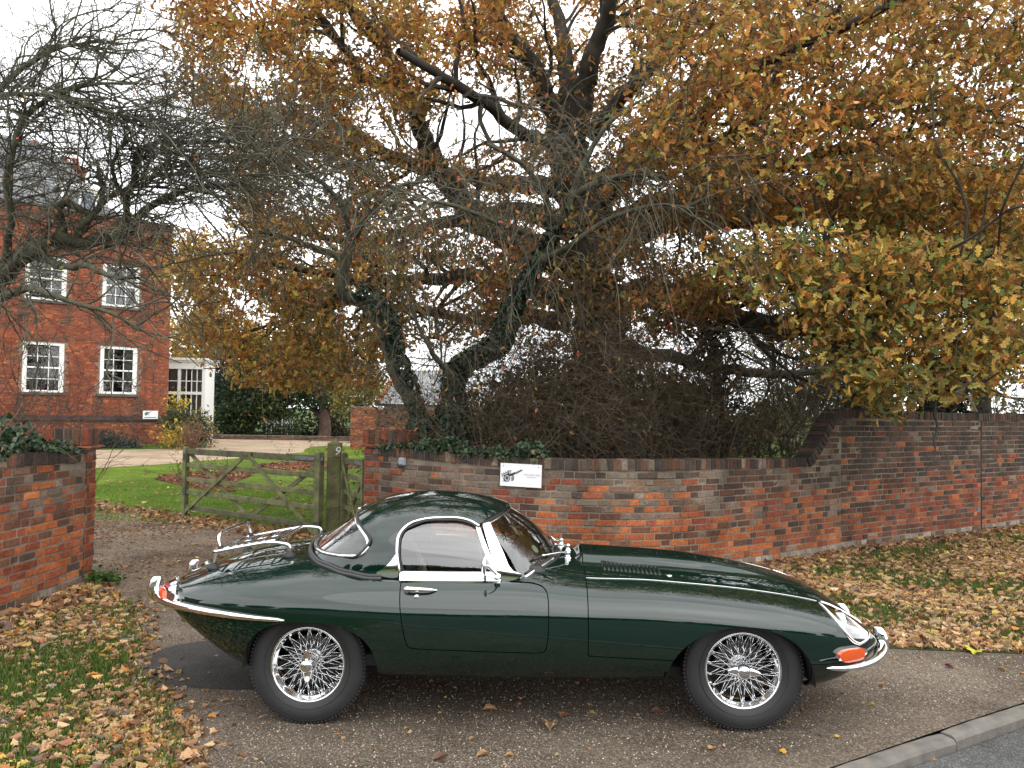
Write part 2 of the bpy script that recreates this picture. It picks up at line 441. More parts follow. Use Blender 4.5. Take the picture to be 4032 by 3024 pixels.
    HL = round_poly([(1.694, .6785), (1.765, .655), (1.842, .617), (1.905, .580), (1.955, .545), (1.964, .528), (1.950, .513), (1.913, .497), (1.862, .484), (1.815, .507), (1.776, .552), (1.746, .601), (1.712, .652)], 2)
    head = lambda x, y, z: np.where(np.abs(y) > .30, sdf_poly(HL, x, z), 1.)
    mouth = lambda x, y, z: np.where(x > 1.9, (np.sqrt((y/.33)**2+((z-.432)/.058)**2)-1)*.05, 1.)
    g = .0028
    base = clip(clip(to_mesh(PB, NB), arch), hole0)
    body = clip(clip(clip(base, lambda x, y, z: -bon(x, y, z)-g), lambda x, y, z: door(x, y, z)-g), lambda x, y, z: boot(x, y, z)-g)
    body = flange(body); emit('body', join(body, mirror(body)), GREEN)
    bonnet = clip(clip(clip(base, lambda x, y, z: bon(x, y, z)-g), head), mouth)
    bonnet = flange(bonnet); bo = emit('bonnet', join(bonnet, mirror(bonnet)), GREEN)
    dr = flange(clip(base, lambda x, y, z: -door(x, y, z)-g)); dn = emit('door', dr, GREEN); df = emit('door', mirror(dr), GREEN)
    bt = flange(clip(clip(base, lambda x, y, z: -boot(x, y, z)-g), lambda x, y, z: z-.66)); emit('boot_lid', join(bt, mirror(bt)), GREEN)
    inner = clip(clip([a if k == 2 else a for k, a in enumerate(to_mesh(PB[::6, ::4], NB[::6, ::4]))], arch), hole0)
    inner = off(inner, -.016); emit('inner_shell', join(inner, mirror(inner)), DARK)
    # floor, wheel-arch liners
    u = G()
    u.box((0.1, 0, .30), (3.3, 1.16, .05)); u.box((-.42, 0, .36), (1.0, 1.3, .06)); u.box((-1.75, 0, .53), (.5, .9, .06))
    for A in (ARCH_F, ARCH_R):
        a = np.array(A)[1:-1]; n = len(a)
        for s in (-1, 1):
            ys = (.74, .40)
            u.add(np.concatenate([np.stack([a[:, 0], np.full(n, s*ys[0]), a[:, 1]], 1), np.stack([a[:, 0], np.full(n, s*ys[1]), a[:, 1]], 1)]),
                  [(i, i+1, n+i+1, n+i) for i in range(n-1)])
            u.add(np.stack([a[:, 0], np.full(n, s*ys[1]), a[:, 1]], 1), [tuple(range(n))])
    u.build('underside', DARK, car)
    # exhaust hint and mouth interior
    m = G(); m.box((1.93, 0, .432), (.02, .62, .11)); m.build('grille_cavity', DARK, car)
    m = G(); m.tube([(2.045, y, .432) for y in np.linspace(-.30, .30, 9)], .012, 8); m.lathe([(0, 2.072), (.035, 2.07), (.042, 2.06), (.04, 2.04)], 'x', 20, (0, 0, .432)); m.build('grille_bar', CHROME, car, True)

    # ---- hardtop
    def xl(z): return -.263+(1.107-z)*.433
    def front(x, y, z): return np.where(z > 1.107, (-.105-.55*y*y)-x, np.minimum(xl(z), -.105-.55*y*y)-x)
    DW = [(-.698, .80), (-.700, .868), (-.719, .988), (-.712, 1.067), (-.692, 1.095), (-.664, 1.116), (-.596, 1.138), (-.478, 1.147), (-.359, 1.141), (-.31, 1.128), (-.262, 1.105), (-.10, .735), (-.698, .735)]
    RQ = [(-1.45, .952), (-1.234, .936), (-1.068, .935), (-.99, .938), (-.94, .944), (-.912, .960), (-.895, .982), (-.89, 1.005), (-.897, 1.028), (-.92, 1.052), (-.978, 1.095), (-1.025, 1.125), (-1.048, 1.145)]
    rq = RQ+[(-1.052, 1.4), (-1.7, 1.4), (-1.7, .952)]
    dwf = lambda x, y, z: sdf_poly(DW, x, z); rqf = lambda x, y, z: sdf_poly(rq, x, z)
    onbody = lambda x, y, z: z-top_z(BS, x, y)-.004
    tb = clip(clip(to_mesh(PT, NT), onbody), front)
    ht = flange(clip(clip(tb, dwf), rqf), .022); top = emit('hardtop', join(ht, mirror(ht)), GREEN)
    rg = off(clip(tb, lambda x, y, z: -rqf(x, y, z)), -.006); emit('rear_window', join(rg, mirror(rg)), glass('rear_glass', (.5, .52, .55), 1.6))
    wg = off(clip(clip(to_mesh(PT, NT), lambda x, y, z: -dwf(x, y, z)), onbody), -.010)
    dgl = glass('door_glass', (.72, .74, .75), 2.3)
    emit('door_window', wg, dgl); emit('door_window', mirror(wg), dgl)
    HEADL = mat('headlining', (.35, .33, .29), rough=.9)
    lin = clip(clip(clip(clip(to_mesh(PT[::3, ::2], NT[::3, ::2]), dwf), rqf), front), lambda x, y, z: z-.9); lin = off(lin, -.03); lin[2] = [p[::-1] for p in lin[2]]; lin[1] = -lin[1]
    emit('headlining', join(lin, mirror(lin)), HEADL, top)
    ty = lambda x, z: float(side_y(TS, np.array(x), np.array(z)))
    by = lambda x, z: float(side_y(BS, np.array(x), np.array(z)))
    bz = lambda x, y: float(top_z(BS, np.array(x), np.array(y)))
    def on_top(pts, d=0., n=60, s=-1):
        q = curve3([(a, 0, b) for a, b in pts], n); return np.array([(x, s*(ty(x, z)+d), z) for x, _, z in q])
    for s in (-1, 1):
        c = G(); c.tube(on_top(DW[1:11], .004, 60, s), .0085, 8); c.build('window_trim', CHROME, car, True)
        c = G(); c.tube(on_top([(a+.012*(1 if a < -.6 else 0), b-.012*(1 if a >= -.68 else .3)) for a, b in DW[1:11]], -.002, 60, s), .008, 6); c.build('window_seal', RUBBER, car, True)
    rc = on_top([(-1.34, .950)]+RQ[1:], .004, 70, -1)
    zt_c = np.array([(-1.052, y, float(top_z(TS, np.array(-1.052), np.array(y), False))+.004) for y in np.linspace(-.20, 0, 8)])
    lowc = []
    for y in np.linspace(0, .22, 6):                   # lower rim round the back
        xs = TS[:, 0]; k = np.argmax(top_z(TS, xs, np.full_like(xs, y), False) > .952); lowc.append((xs[k]-.004, -y, .952))
    rim = np.concatenate([np.array(lowc), rc[3:], zt_c[1:]])
    rim = curve3(rim[::3], 110)
    for s in (-1, 1):
        c = G(); c.tube(rim*(1, s*-1, 1) if s > 0 else rim, .0105, 8, False); c.build('rear_window_trim', CHROME, car, True)
        r2 = curve3(rim[::8], 90)*(1, -s, 1); r2[:, 2] += .0; r2 = r2*(1, 1.012, 1)+np.array((.014, 0, .002))
        c = G(); c.tube(r2, .010, 6, False); c.build('rear_window_seal', RUBBER, car, True)
    # seal where the hardtop meets the body
    sl = []
    for row in PT[::4]:
        if row[0, 0] > -.715: break
        zz = top_z(BS, row[:, 0], row[:, 1]); k = np.argmax(row[:, 2] < zz+.004)
        sl.append((row[k, 0], row[k, 1], row[k, 2]))
    sl = np.array(sl); sl = curve3(sl[::3], 90)
    sl = sl*(1, 1, 1)
    both = np.concatenate([sl[::-1], sl[1:]*(1, -1, 1)]); both[:, 1] *= 1.012; both[:, 0] -= .004
    c = G(); c.tube(both, .014, 8, True); b2 = both.copy(); b2[:, 2] += .016; b2[:, 1] *= .995; c.tube(b2, .010, 8, True); c.build('roof_seal', mat('seal_rubber', (.035, .035, .035), rough=.5), car, True)
    def patch(S_, poly, d, th, name, m, parent=car, s=(-1, 1), f=sdf_poly, extra=None):
        P_, N_ = (PB, NB) if S_ is BS else (PT, NT)
        M_ = clip(to_mesh(P_, N_), lambda x, y, z: -sdf_poly(poly, x, z))
        if extra: M_ = clip(M_, extra)
        M_ = flange(off(M_, d), th)
        return [emit(name, M_ if k < 0 else mirror(M_), m, parent) for k in s]
    # bright parts of the hardtop and screen
    patch(TS, round_poly([(-.840, .852), (-.795, .878), (-.752, .915), (-.722, .962), (-.712, .962), (-.704, .88), (-.702, .835), (-.738, .828), (-.80, .838)], 1), .007, .012, 'roof_bracket', CHROME)
    patch(TS, [(-.137, .846), (-.259, 1.098), (-.283, 1.100), (-.165, .846)], .005, .02, 'window_frame', CHROME)
    patch(TS, [(-.128, .815), (-.246, 1.108), (-.205, 1.116), (-.118, .965), (-.088, .90), (-.062, .872), (-.01, .853), (-.012, .842), (-.06, .822)], .010, .03, 'windscreen_pillar', CHROME)
    # belt rails
    for s in (-1, 1):
        xs = np.linspace(-.696, -.132, 24); V = []
        for x in xs:
            for (z, dy) in ((.806, -.006), (.810, .006), (.822, .009), (.858, .006), (.866, .002), (.868, -.012)):
                yb = np.interp(z, [.806, .868], [by(x, .812)+.001, ty(x, .868)]); V.append((x, s*(yb+dy), z))
        k = 6; F = [(i*k+j, i*k+j+1, (i+1)*k+j+1, (i+1)*k+j) for i in range(len(xs)-1) for j in range(k-1)]
        F += [tuple(range(k))[::-1], tuple((len(xs)-1)*k+j for j in range(k))]
        if s > 0: F = [f[::-1] for f in F]
        o = mesh_obj('belt_rail', V, F, CHROME, car, False)
    # ---- windscreen
    sv = np.linspace(-1, 1, 41)
    def W(s, v):
        b = np.array((.196-.215*abs(s)**2.2, .662*s, 0)); b[2] = bz(b[0], b[1])+.006-(.012*abs(s)**3)
        t = np.array((-.112-.130*s*s, .525*s, 1.148-.040*s*s)); bow = np.array((.03, 0, .012))*sin(pi*v)*(1-.3*s*s)
        return b*(1-v)+t*v+bow
    vv = np.linspace(0, 1, 13)
    V = [W(s, v) for v in vv for s in sv]; F = [(i*41+j, i*41+j+1, (i+1)*41+j+1, (i+1)*41+j) for i in range(12) for j in range(40)]
    ws = mesh_obj('windscreen', V, F, glass('screen_glass', (.72, .80, .80), 2.0), car, True)
    c = G(); c.tube([W(s, 0)+np.array((.010, 0, .006)) for s in np.linspace(-.97, .97, 60)], .0085, 8); c.build('windscreen_trim', CHROME, car, True)
    c = G(); c.tube([W(s, 0)+np.array((.016, 0, -.006)) for s in np.linspace(-.95, .95, 60)], .011, 8); c.tube([W(s, .03)+np.array((.004, 0, .004)) for s in np.linspace(-.93, .93, 60)], .010, 6); c.build('windscreen_seal', RUBBER, car, True)
    c = G(); c.tube([W(s, .985) for s in np.linspace(-.99, .99, 40)], .008, 8); c.build('header_rail', CHROME, car, True)
    c = G(); c.tube([W(s, 1.015)+np.array((-.004, 0, .002)) for s in np.linspace(-1, 1, 40)], .010, 8); c.build('header_seal', RUBBER, car, True)
    # tax disc on the glass
    d = G(); p = W(-.62, .28); a = np.linspace(0, 2*pi, 14)[:-1]
    e1 = (W(-.60, .28)-W(-.64, .28)); e1 /= np.linalg.norm(e1); e2 = W(-.62, .30)-W(-.62, .26); e2 /= np.linalg.norm(e2); nn = np.cross(e1, e2)
    d.add([p-nn*.004+.028*(cos(t)*e1+sin(t)*e2) for t in a], [tuple(range(13))]); d.build('paper_disc', mat('paper_disc', (.55, .66, .60), rough=.5), car)
    # ---- wipers and washer jets
    for (s0, s1, px, py_) in ((-.80, -.52, .262, -.20), (-.28, .02, .272, .07), (.22, .52, .235, .31)):
        zb_ = bz(px, py_); w = G()
        w.lathe([(.022, 0), (.022, .010), (.014, .016), (.013, .034), (.016, .040), (.010, .050), (0, .052)], 'z', 14, (px, py_, zb_-.002))
        mid = W((s0+s1)/2, .13)+np.array((.020, 0, .012))
        w.tube(curve3([(px, py_, zb_+.042), (px-.05, py_-.08, zb_+.052), tuple(mid)], 14), [.0055]*14, 8)
        wo_ = w.build('wiper', CHROME, car, True)
        bl = G(); pts = [W(s0+(s1-s0)*t, .155-.055*t)+np.array((.012, 0, .008)) for t in np.linspace(0, 1, 10)]
        bl.tube(pts, .0075, 6); bl.build('wiper_blade', mat('satin_black', (.02, .02, .022), rough=.35), wo_, True)
    # ---- bonnet details
    for s in (-1, 1):
        pts = [(.352, -.567), (.64, -.548), (.955, -.545), (1.22, -.530), (1.485, -.511), (1.685, -.472)]
        q = curve3([(x, y, 0) for x, y in pts], 60); q = np.array([(x, y*(-s), bz(x, y)+.002) for x, y, _ in q])
        c = G(); c.tube(q, .0022, 6); c.build('bonnet_strip', CHROME, car, True)
        # louvres
        for i in range(14):
            t = i/13; x = .470+.318*t; y0 = .235+.018*t; y1 = .412+.040*t; w = G()
            ys = np.linspace(y0, y1, 9); V = []
            for y in ys:
                e = sin(pi*(y-y0)/(y1-y0))**.35 if y0 < y < y1 else 0
                for (dx, dz) in ((-.009, .001), (-.004, .012*e+.001), (.006, .014*e+.001), (.009, .012*e+.001), (.0085, .0005)):
                    V.append((x+dx, s*y, bz(x+dx, y)+dz))
            F = [(a*5+b, a*5+b+1, (a+1)*5+b+1, (a+1)*5+b) for a in range(8) for b in range(4)]
            if s > 0: F = [f[::-1] for f in F]
            lo = mesh_obj('louvre', V, F, GREEN, bo, True)
            sl_ = [(x+.009, s*y, bz(x+.009, y)+.002) for y in ys]+[(x+.015, s*y, bz(x+.015, y)+.002) for y in ys]
            F2 = [(a, a+1, 9+a+1, 9+a) for a in range(8)]
            G().add(sl_, F2 if s < 0 else [f[::-1] for f in F2]).build('louvre_slot', DARK, bo)
        k = G(); k.lathe([(.014, -.004), (.014, .003), (.008, .006), (0, .006)], 'z', 12, (.845, s*.44, bz(.845, .44))); k.build('bonnet_lock', CHROME, bo, True)
        # headlight
        gl = clip(clip(to_mesh(PB, NB), lambda x, y, z: -head(x, y, z)), lambda x, y, z: -y-.3)
        gl = off(gl, .004); emit('headlight', gl if s < 0 else mirror(gl), glass('lamp_glass', (.9, .92, .93), 3.0), car)
        ring = np.array([(x, -s*-1*side_y(BS, np.array(x), np.array(z))*1., z) for x, z in HL]); ring[:, 1] = s*np.abs(ring[:, 1])
        ring = np.concatenate([ring, ring[:1]]); qn = curve3(ring, 120)
        c = G(); c.tube(qn, .0095, 8, False); c.build('headlight_rim', CHROME, car, True)
        lamp = G(); lx, ly, lz = 1.80, s*.535, .555
        lamp.lathe([(.0, -.10), (.05, -.09), (.085, -.04), (.092, .0), (.085, .006), (.05, .020), (0, .026)], 'x', 28, (lx, ly, lz)); lamp.build('lamp_unit', mat('lamp_reflector', (.75, .77, .8), rough=.18, metal=1.), car, True)
        bk = off(clip(clip(to_mesh(PB[::2, ::2], NB[::2, ::2]), lambda x, y, z: -head(x, y, z)+.02), lambda x, y, z: -y-.3), -.06)
        emit('lamp_bowl', bk if s < 0 else mirror(bk), mat('lamp_bowl', (.52, .54, .58), rough=.35, metal=.6), car)
    # indicators and tail lights
    LENS_O = mat('amber_lens', (.75, .10, .015), rough=.18, spec=.6, coat=.6); LENS_R = mat('red_lens', (.30, .006, .010), rough=.18, spec=.6, coat=.6)
    IND = round_poly([(1.690, .447), (1.735, .478), (1.845, .476), (1.905, .455), (1.915, .438), (1.872, .404), (1.74, .402)], 2)
    patch(BS, IND, .016, .03, 'indicator', CHROME)
    patch(BS, round_poly([(1.706, .447), (1.742, .473), (1.868, .474), (1.876, .440), (1.868, .409), (1.745, .406)], 1), .030, .016, 'indicator_lens', LENS_O)
    tail = lambda x, y, z: -y-.26
    patch(BS, round_poly([(-2.215, .712), (-2.12, .724), (-2.045, .715), (-2.012, .690), (-2.000, .662), (-2.05, .646), (-2.20, .632)], 1), .034, .045, 'tail_light', CHROME, extra=tail)
    patch(BS, round_poly([(-2.205, .704), (-2.135, .706), (-2.108, .694), (-2.112, .682), (-2.20, .680)], 1), .048, .016, 'tail_lens', LENS_R, extra=lambda x, y, z: -y-.40)
    patch(BS, round_poly([(-2.200, .674), (-2.114, .681), (-2.092, .664), (-2.096, .648), (-2.13, .634), (-2.19, .632)], 1), .048, .016, 'tail_lens', LENS_O, extra=lambda x, y, z: -y-.36)
    # bumpers
    def bumper(path, hs, ts, name):
        for s in (-1, 1):
            q = curve3([(x, s*y, z) for x, y, z in path], 60); t = np.linspace(0, 1, 60); h = np.interp(t, hs[0], hs[1]); w = np.interp(t, ts[0], ts[1])
            T = np.gradient(q, axis=0); T /= np.linalg.norm(T, axis=1, keepdims=True); V = []; n = 14
            for i in range(60):
                sd = np.cross(T[i], (0, 0, 1)); sd /= np.linalg.norm(sd); upv = np.cross(sd, T[i])
                for a in np.arange(n)*2*pi/n: V.append(q[i]+sd*cos(a)*w[i]+upv*np.sign(sin(a))*abs(sin(a))**.8*h[i])
            F = [(i*n+j, i*n+(j+1) % n, (i+1)*n+(j+1) % n, (i+1)*n+j) for i in range(59) for j in range(n)]+[tuple(range(n))[::-1], tuple(59*n+j for j in range(n))]
            mesh_obj(name, V, F, CHROME, car, True)
    bumper([(-1.315, .792, .612), (-1.50, .765, .617), (-1.70, .708, .624), (-1.90, .622, .631), (-2.06, .53, .636), (-2.17, .43, .640), (-2.235, .32, .645), (-2.26, .22, .648)], ([0, .03, .25, .7, 1], [.003, .011, .018, .026, .028]), ([0, .25, .7, 1], [.008, .018, .026, .03]), 'rear_bumper')
    bumper([(1.645, .742, .380), (1.75, .722, .373), (1.86, .668, .372), (1.96, .588, .378), (2.04, .49, .389), (2.095, .38, .398), (2.115, .26, .402)], ([0, .05, .3, .7, 1], [.003, .012, .018, .024, .027]), ([0, .3, .7, 1], [.008, .018, .028, .03]), 'front_bumper')
    for s in (-1, 1):
        for (pts, wid, dep, nm) in (([(-2.258, .598), (-2.276, .632), (-2.282, .670), (-2.276, .705), (-2.262, .735), (-2.256, .744)], [.028, .035, .038, .038, .036, .027], [.024, .033, .037, .037, .034, .026], 'rear_overrider'),
                                ([(2.100, .318), (2.114, .345), (2.120, .39), (2.116, .44), (2.103, .482), (2.096, .496)], [.026, .034, .037, .036, .032, .022], [.028, .040, .044, .042, .035, .023], 'front_overrider')):
            y = .285 if 'rear' in nm else .30
            q = curve3([(a, s*y, b) for a, b in pts], 18); t = np.linspace(0, 1, 18); k = np.linspace(0, 1, len(pts))
            wv = np.interp(t, k, wid); dv = np.interp(t, k, dep); V = []; n = 14
            for i in range(18):
                for a in np.arange(n)*2*pi/n:
                    V.append(q[i]+np.array((np.sign(cos(a))*abs(cos(a))**.8*dv[i], np.sign(sin(a))*abs(sin(a))**.8*wv[i], 0)))
            F = [(i*n+j, i*n+(j+1) % n, (i+1)*n+(j+1) % n, (i+1)*n+j) for i in range(17) for j in range(n)]+[tuple(range(n))[::-1], tuple(17*n+j for j in range(n))]
            mesh_obj(nm, V, F, CHROME, car, True)
    # door furniture
    for s, d in ((-1, dn), (1, df)):
        h = G(); ya = by(-.57, .785)
        h.tube(curve3([(-.662, s*(ya+.022), .784), (-.645, s*(ya+.030), .787), (-.58, s*(ya+.034), .787), (-.52, s*(ya+.028), .784), (-.476, s*(ya+.010), .779)], 24), np.interp(np.linspace(0, 1, 24), [0, .08, .3, .8, 1], [.006, .013, .012, .009, .003]), 10)
        h.lathe([(.017, -.012), (.017, .020), (.012, .026), (0, .026)] if s > 0 else [(.017, .012), (.017, -.020), (.012, -.026), (0, -.026)], 'y', 16, (-.646, s*ya, .778))
        h.tube([(-.648, s*(ya+.01), .772), (-.50, s*(ya+.004), .770)], .005, 6); h.build('handle', CHROME, d, True)
        k = G(); yk = by(-.588, .747)
        k.lathe([(.013, -.01), (.013, .004), (.009, .007), (0, .007)] if s > 0 else [(.013, .01), (.013, -.004), (.009, -.007), (0, -.007)], 'y', 16, (-.588, s*yk, .747)); k.build('door_lock', CHROME, d, True)
    mm = G(); mm.lathe([(0, -.020), (.03, -.018), (.05, -.008), (.054, 0), (.052, .004), (0, .004)][::-1], 'x', 24, (-.212, -.790, .925)); mm.tube(curve3([(-.150, -.700, .852), (-.158, -.735, .870), (-.185, -.775, .905), (-.20, -.79, .925)], 12), .007, 8)
    mm.lathe([(.020, 0), (.018, .012), (.008, .016)], 'z', 14, (-.150, -.705, .845)); mo = mm.build('wing_mirror', CHROME, car, True)
    # ---- interior
    SEAT = mat('black_leather', (.015, .014, .013), rough=.45); SEAT_HI = mat('highlight_cream', (.40, .36, .28), rough=.5)
    for s in (-1, 1):
        q = G()
        V = []; prof = [(-.64, .42), (-.70, .60), (-.76, .80), (-.80, .93), (-.835, .985), (-.875, .975), (-.87, .93), (-.83, .80), (-.78, .60), (-.74, .42)]
        for (x, z) in prof:
            wd = .215 if z < .8 else .19 if z < .95 else .14
            for t in (-1, -.8, 0, .8, 1): V.append((x-(.02 if abs(t) > .9 else 0), s*.32+t*wd, z-(.015 if abs(t) > .9 else 0)))
        n = 5; m_ = len(prof); F = [(i*n+j, i*n+j+1, ((i+1) % m_)*n+j+1, ((i+1) % m_)*n+j) for i in range(m_) for j in range(n-1)]
        F += [tuple(i*n for i in range(m_)), tuple(i*n+4 for i in range(m_))[::-1]]
        q.add(V, F); q.box((-.40, s*.32, .44), (.50, .44, .12), bev=.03); so = q.build('seat', SEAT, car, True)
        e = G(); e.tube(curve3([(-.62, s*.32-.20, .50), (-.655, s*.32-.205, .62), (-.69, s*.32-.20, .76), (-.735, s*.32-.19, .87), (-.78, s*.32-.17, .94)], 20), np.interp(np.linspace(0, 1, 20), [0, .5, 1], [.03, .028, .012]), 8, flat=.5); e.build('seat_highlight', SEAT_HI, so, True)  # pale highlight along the seat edge, painted on as a cream strip
    q = G(); q.box((.02, 0, .80), (.20, 1.16, .16), bev=.03); q.box((-.1, 0, .52), (.9, .18, .26), bev=.03); q.build('dashboard', mat('dash_black', (.012, .012, .012), rough=.5), car)
    q = G(); th = np.linspace(0, 2*pi, 37); R_ = .20; cx, cy_, cz_ = -.22, -.33, .835; ax = np.array((cos(radians(20)), 0, sin(radians(20))))
    e2 = np.array((-sin(radians(20)), 0, cos(radians(20))))
    q.tube([np.array((cx, cy_, cz_))+R_*(cos(t)*np.array((0, 1, 0))+sin(t)*e2) for t in th], .011, 8, False); so = q.build('steering_wheel', mat('wood_rim', (.10, .045, .02), rough=.3), car, True)
    q = G()
    for t in (pi/2, pi/2+2.094, pi/2+4.189): q.tube([np.array((cx, cy_, cz_)), np.array((cx, cy_, cz_))+R_*(cos(t)*np.array((0, 1, 0))+sin(t)*e2)], .007, 6)
    q.tube([(cx, cy_, cz_), (cx+.25, cy_, cz_-.09)], .02, 10); q.build('wheel_spokes', CHROME, so, True)
    q = G(); q.box((-.40, .66, .63), (.62, .03, .28)); q.box((-.40, -.66, .63), (.62, .03, .28)); q.box((-.9, 0, .62), (.10, 1.2, .36)); q.build('cabin_trim', mat('trim_grey', (.04, .04, .042), rough=.6), car)
    q = G(); q.tube([(-.66, .69, .860), (-.18, .67, .860)], .008, 6); q.build('far_rail', CHROME, car)
    q = G(); q.box((-.185, 0, 1.075), (.02, .20, .05), bev=.008); q.build('rear_view_mirror', mat('satin_black2', (.02, .02, .02), rough=.3), car)
    # ---- wheels
    TYRE = mat('tyre', (.020, .020, .021), rough=.62, bump=.15, bscale=90, var=.25, scale=6)
    tp = [(.200, .060), (.208, .068), (.214, .074), (.232, .084), (.255, .090), (.280, .090), (.302, .085), (.318, .076), (.328, .064), (.3345, .050), (.336, .0), (.3345, -.050), (.328, -.064), (.318, -.076), (.302, -.085), (.280, -.090), (.255, -.090), (.232, -.084), (.214, -.074), (.208, -.068), (.200, -.060)]
    def wheel(first, x, s, ear, steer=0., spin=0.):
        if first is None:
            t = G(); t.lathe(tp[::-1], 'y', 72)
            for rr in (.242, .310): t.lathe([(rr-.002, -.0885 if rr < .3 else -.0825), (rr, -.092 if rr < .3 else -.0835), (rr+.002, -.0885 if rr < .3 else -.0805)], 'y', 72)
            tr = t
            for k in range(96):
                a = 2*pi*k/96; c_, s_ = cos(a), sin(a); R = np.array(((c_, 0, -s_), (0, 1, 0), (s_, 0, c_)))
                for yy in (-.064, .064): tr.box(R@np.array((.3265, yy, 0)), (.010, .018, .012), R)
            w = t.build('wheel', TYRE, car, True)
            r = G(); r.lathe([(.202, -.052), (.2125, -.066), (.2135, -.0705), (.2095, -.0735), (.2035, -.0710), (.198, -.062), (.194, -.048), (.186, -.040), (.182, -.028), (.180, -.006), (.1845, .012), (.186, .05), (.200, .062), (.2125, .068)], 'y', 72); r.build('rim', CHROME, w, True)
            h = G(); h.lathe([(.0, -.070), (.034, -.070), (.037, -.062), (.036, -.052), (.043, -.045), (.050, -.030), (.060, -.012), (.074, .000), (.078, .010), (.078, .020), (.05, .03), (0, .03)], 'y', 36); h.build('hub', CHROME, w, True)
            k = G(); k.lathe([(.0, .024), (.13, .024), (.145, .028), (.145, .036), (0, .036)], 'y', 36); k.build('brake_disc', mat('brake_disc', (.05, .05, .05), rough=.5, metal=.5), w, True)
            nip = G(); sp0 = None
            for set_, (r0, y0, r1, y1, dphi, cnt) in enumerate(((.0375, -.058, .181, -.020, .92, 18), (.0375, -.054, .181, -.002, -.92, 18), (.076, .008, .1825, -.034, .34, 18), (.076, .014, .183, .004, -.34, 18))):
                g0 = G(); a0 = np.array((r0, y0, 0)); a1 = np.array((r1*cos(dphi), y1, r1*sin(dphi))); g0.tube([a0, a1], .0017, 5); dd = (a1-a0)/np.linalg.norm(a1-a0)
                g0.tube([a1-dd*.014, a1], .0030, 6)
                first_ = None
                for i in range(cnt):
                    an = 2*pi*(i+.25*set_)/cnt
                    if first_ is None: o = g0.build('spoke', CHROME, w, True); first_ = o; o.rotation_euler = (0, -an, 0)
                    else: link_copy(first_, w, rot=(0, -an, 0))
        else:
            w = first.copy(); COL.objects.link(w); w.parent = car
            for ch in list(first.children):
                if ch.name.startswith('spinner'): continue
                d_ = ch.copy(); COL.objects.link(d_); d_.parent = w
        p = G(); p.lathe([(.041, -.060), (.043, -.070), (.0415, -.086), (.036, -.093), (.0355, -.104), (.031, -.109), (0, -.111)], 'y', 32)
        V = []; n = 9
        for sg in (-1, 1):
            pts = curve3([(sg*.030, -.078, 0), (sg*.055, -.082, 0), (sg*.075, -.090, 0), (sg*.090, -.098, 0)], n); wv = np.interp(np.linspace(0, 1, n), [0, .4, .85, 1], [.030, .022, .013, .004]); tv = np.interp(np.linspace(0, 1, n), [0, 1], [.012, .005])
            V = []
            for i in range(n):
                for a in np.arange(10)*2*pi/10: V.append(pts[i]+np.array((0, cos(a)*tv[i], sin(a)*wv[i])))
            F = [(i*10+j, i*10+(j+1) % 10, (i+1)*10+(j+1) % 10, (i+1)*10+j) for i in range(n-1) for j in range(10)]+[tuple((n-1)*10+j for j in range(10)), tuple(range(10))[::-1]]
            p.add(V, F if sg < 0 else [f[::-1] for f in F])
        po = p.build('spinner', CHROME, w, True); po.rotation_euler = (0, ear, 0)
        w.location = (x, s*.585, .331); w.rotation_euler = (0, 0, (0 if s < 0 else pi)+steer)
        return w, po
    w0, _ = wheel(None, -1.2208, -1, radians(88))
    w1, sp1 = wheel(w0, 1.2208, -1, radians(4), steer=radians(-1.5))
    wheel(w0, -1.2208, 1, .7); wheel(w0, 1.2208, 1, .2, steer=radians(-1.5))
    text_mesh('cap_lettering', 'JAGUAR', .014, mat('engraved', (.12, .12, .12), rough=.4), w1, Matrix(((1, 0, 0, 0), (0, 0, -1, -.1115), (0, 1, 0, 0), (0, 0, 0, 1))), .0004)
    # brackets of the exhaust, under-tail
    q = G()
    for s in (-.05, .05): q.tube([(-1.9, s, .40), (-2.2, s, .43)], .024, 10)
    q.build('exhaust_pipe', CHROME, car, True)
    return car, bz

CAR, car_top = build_car()

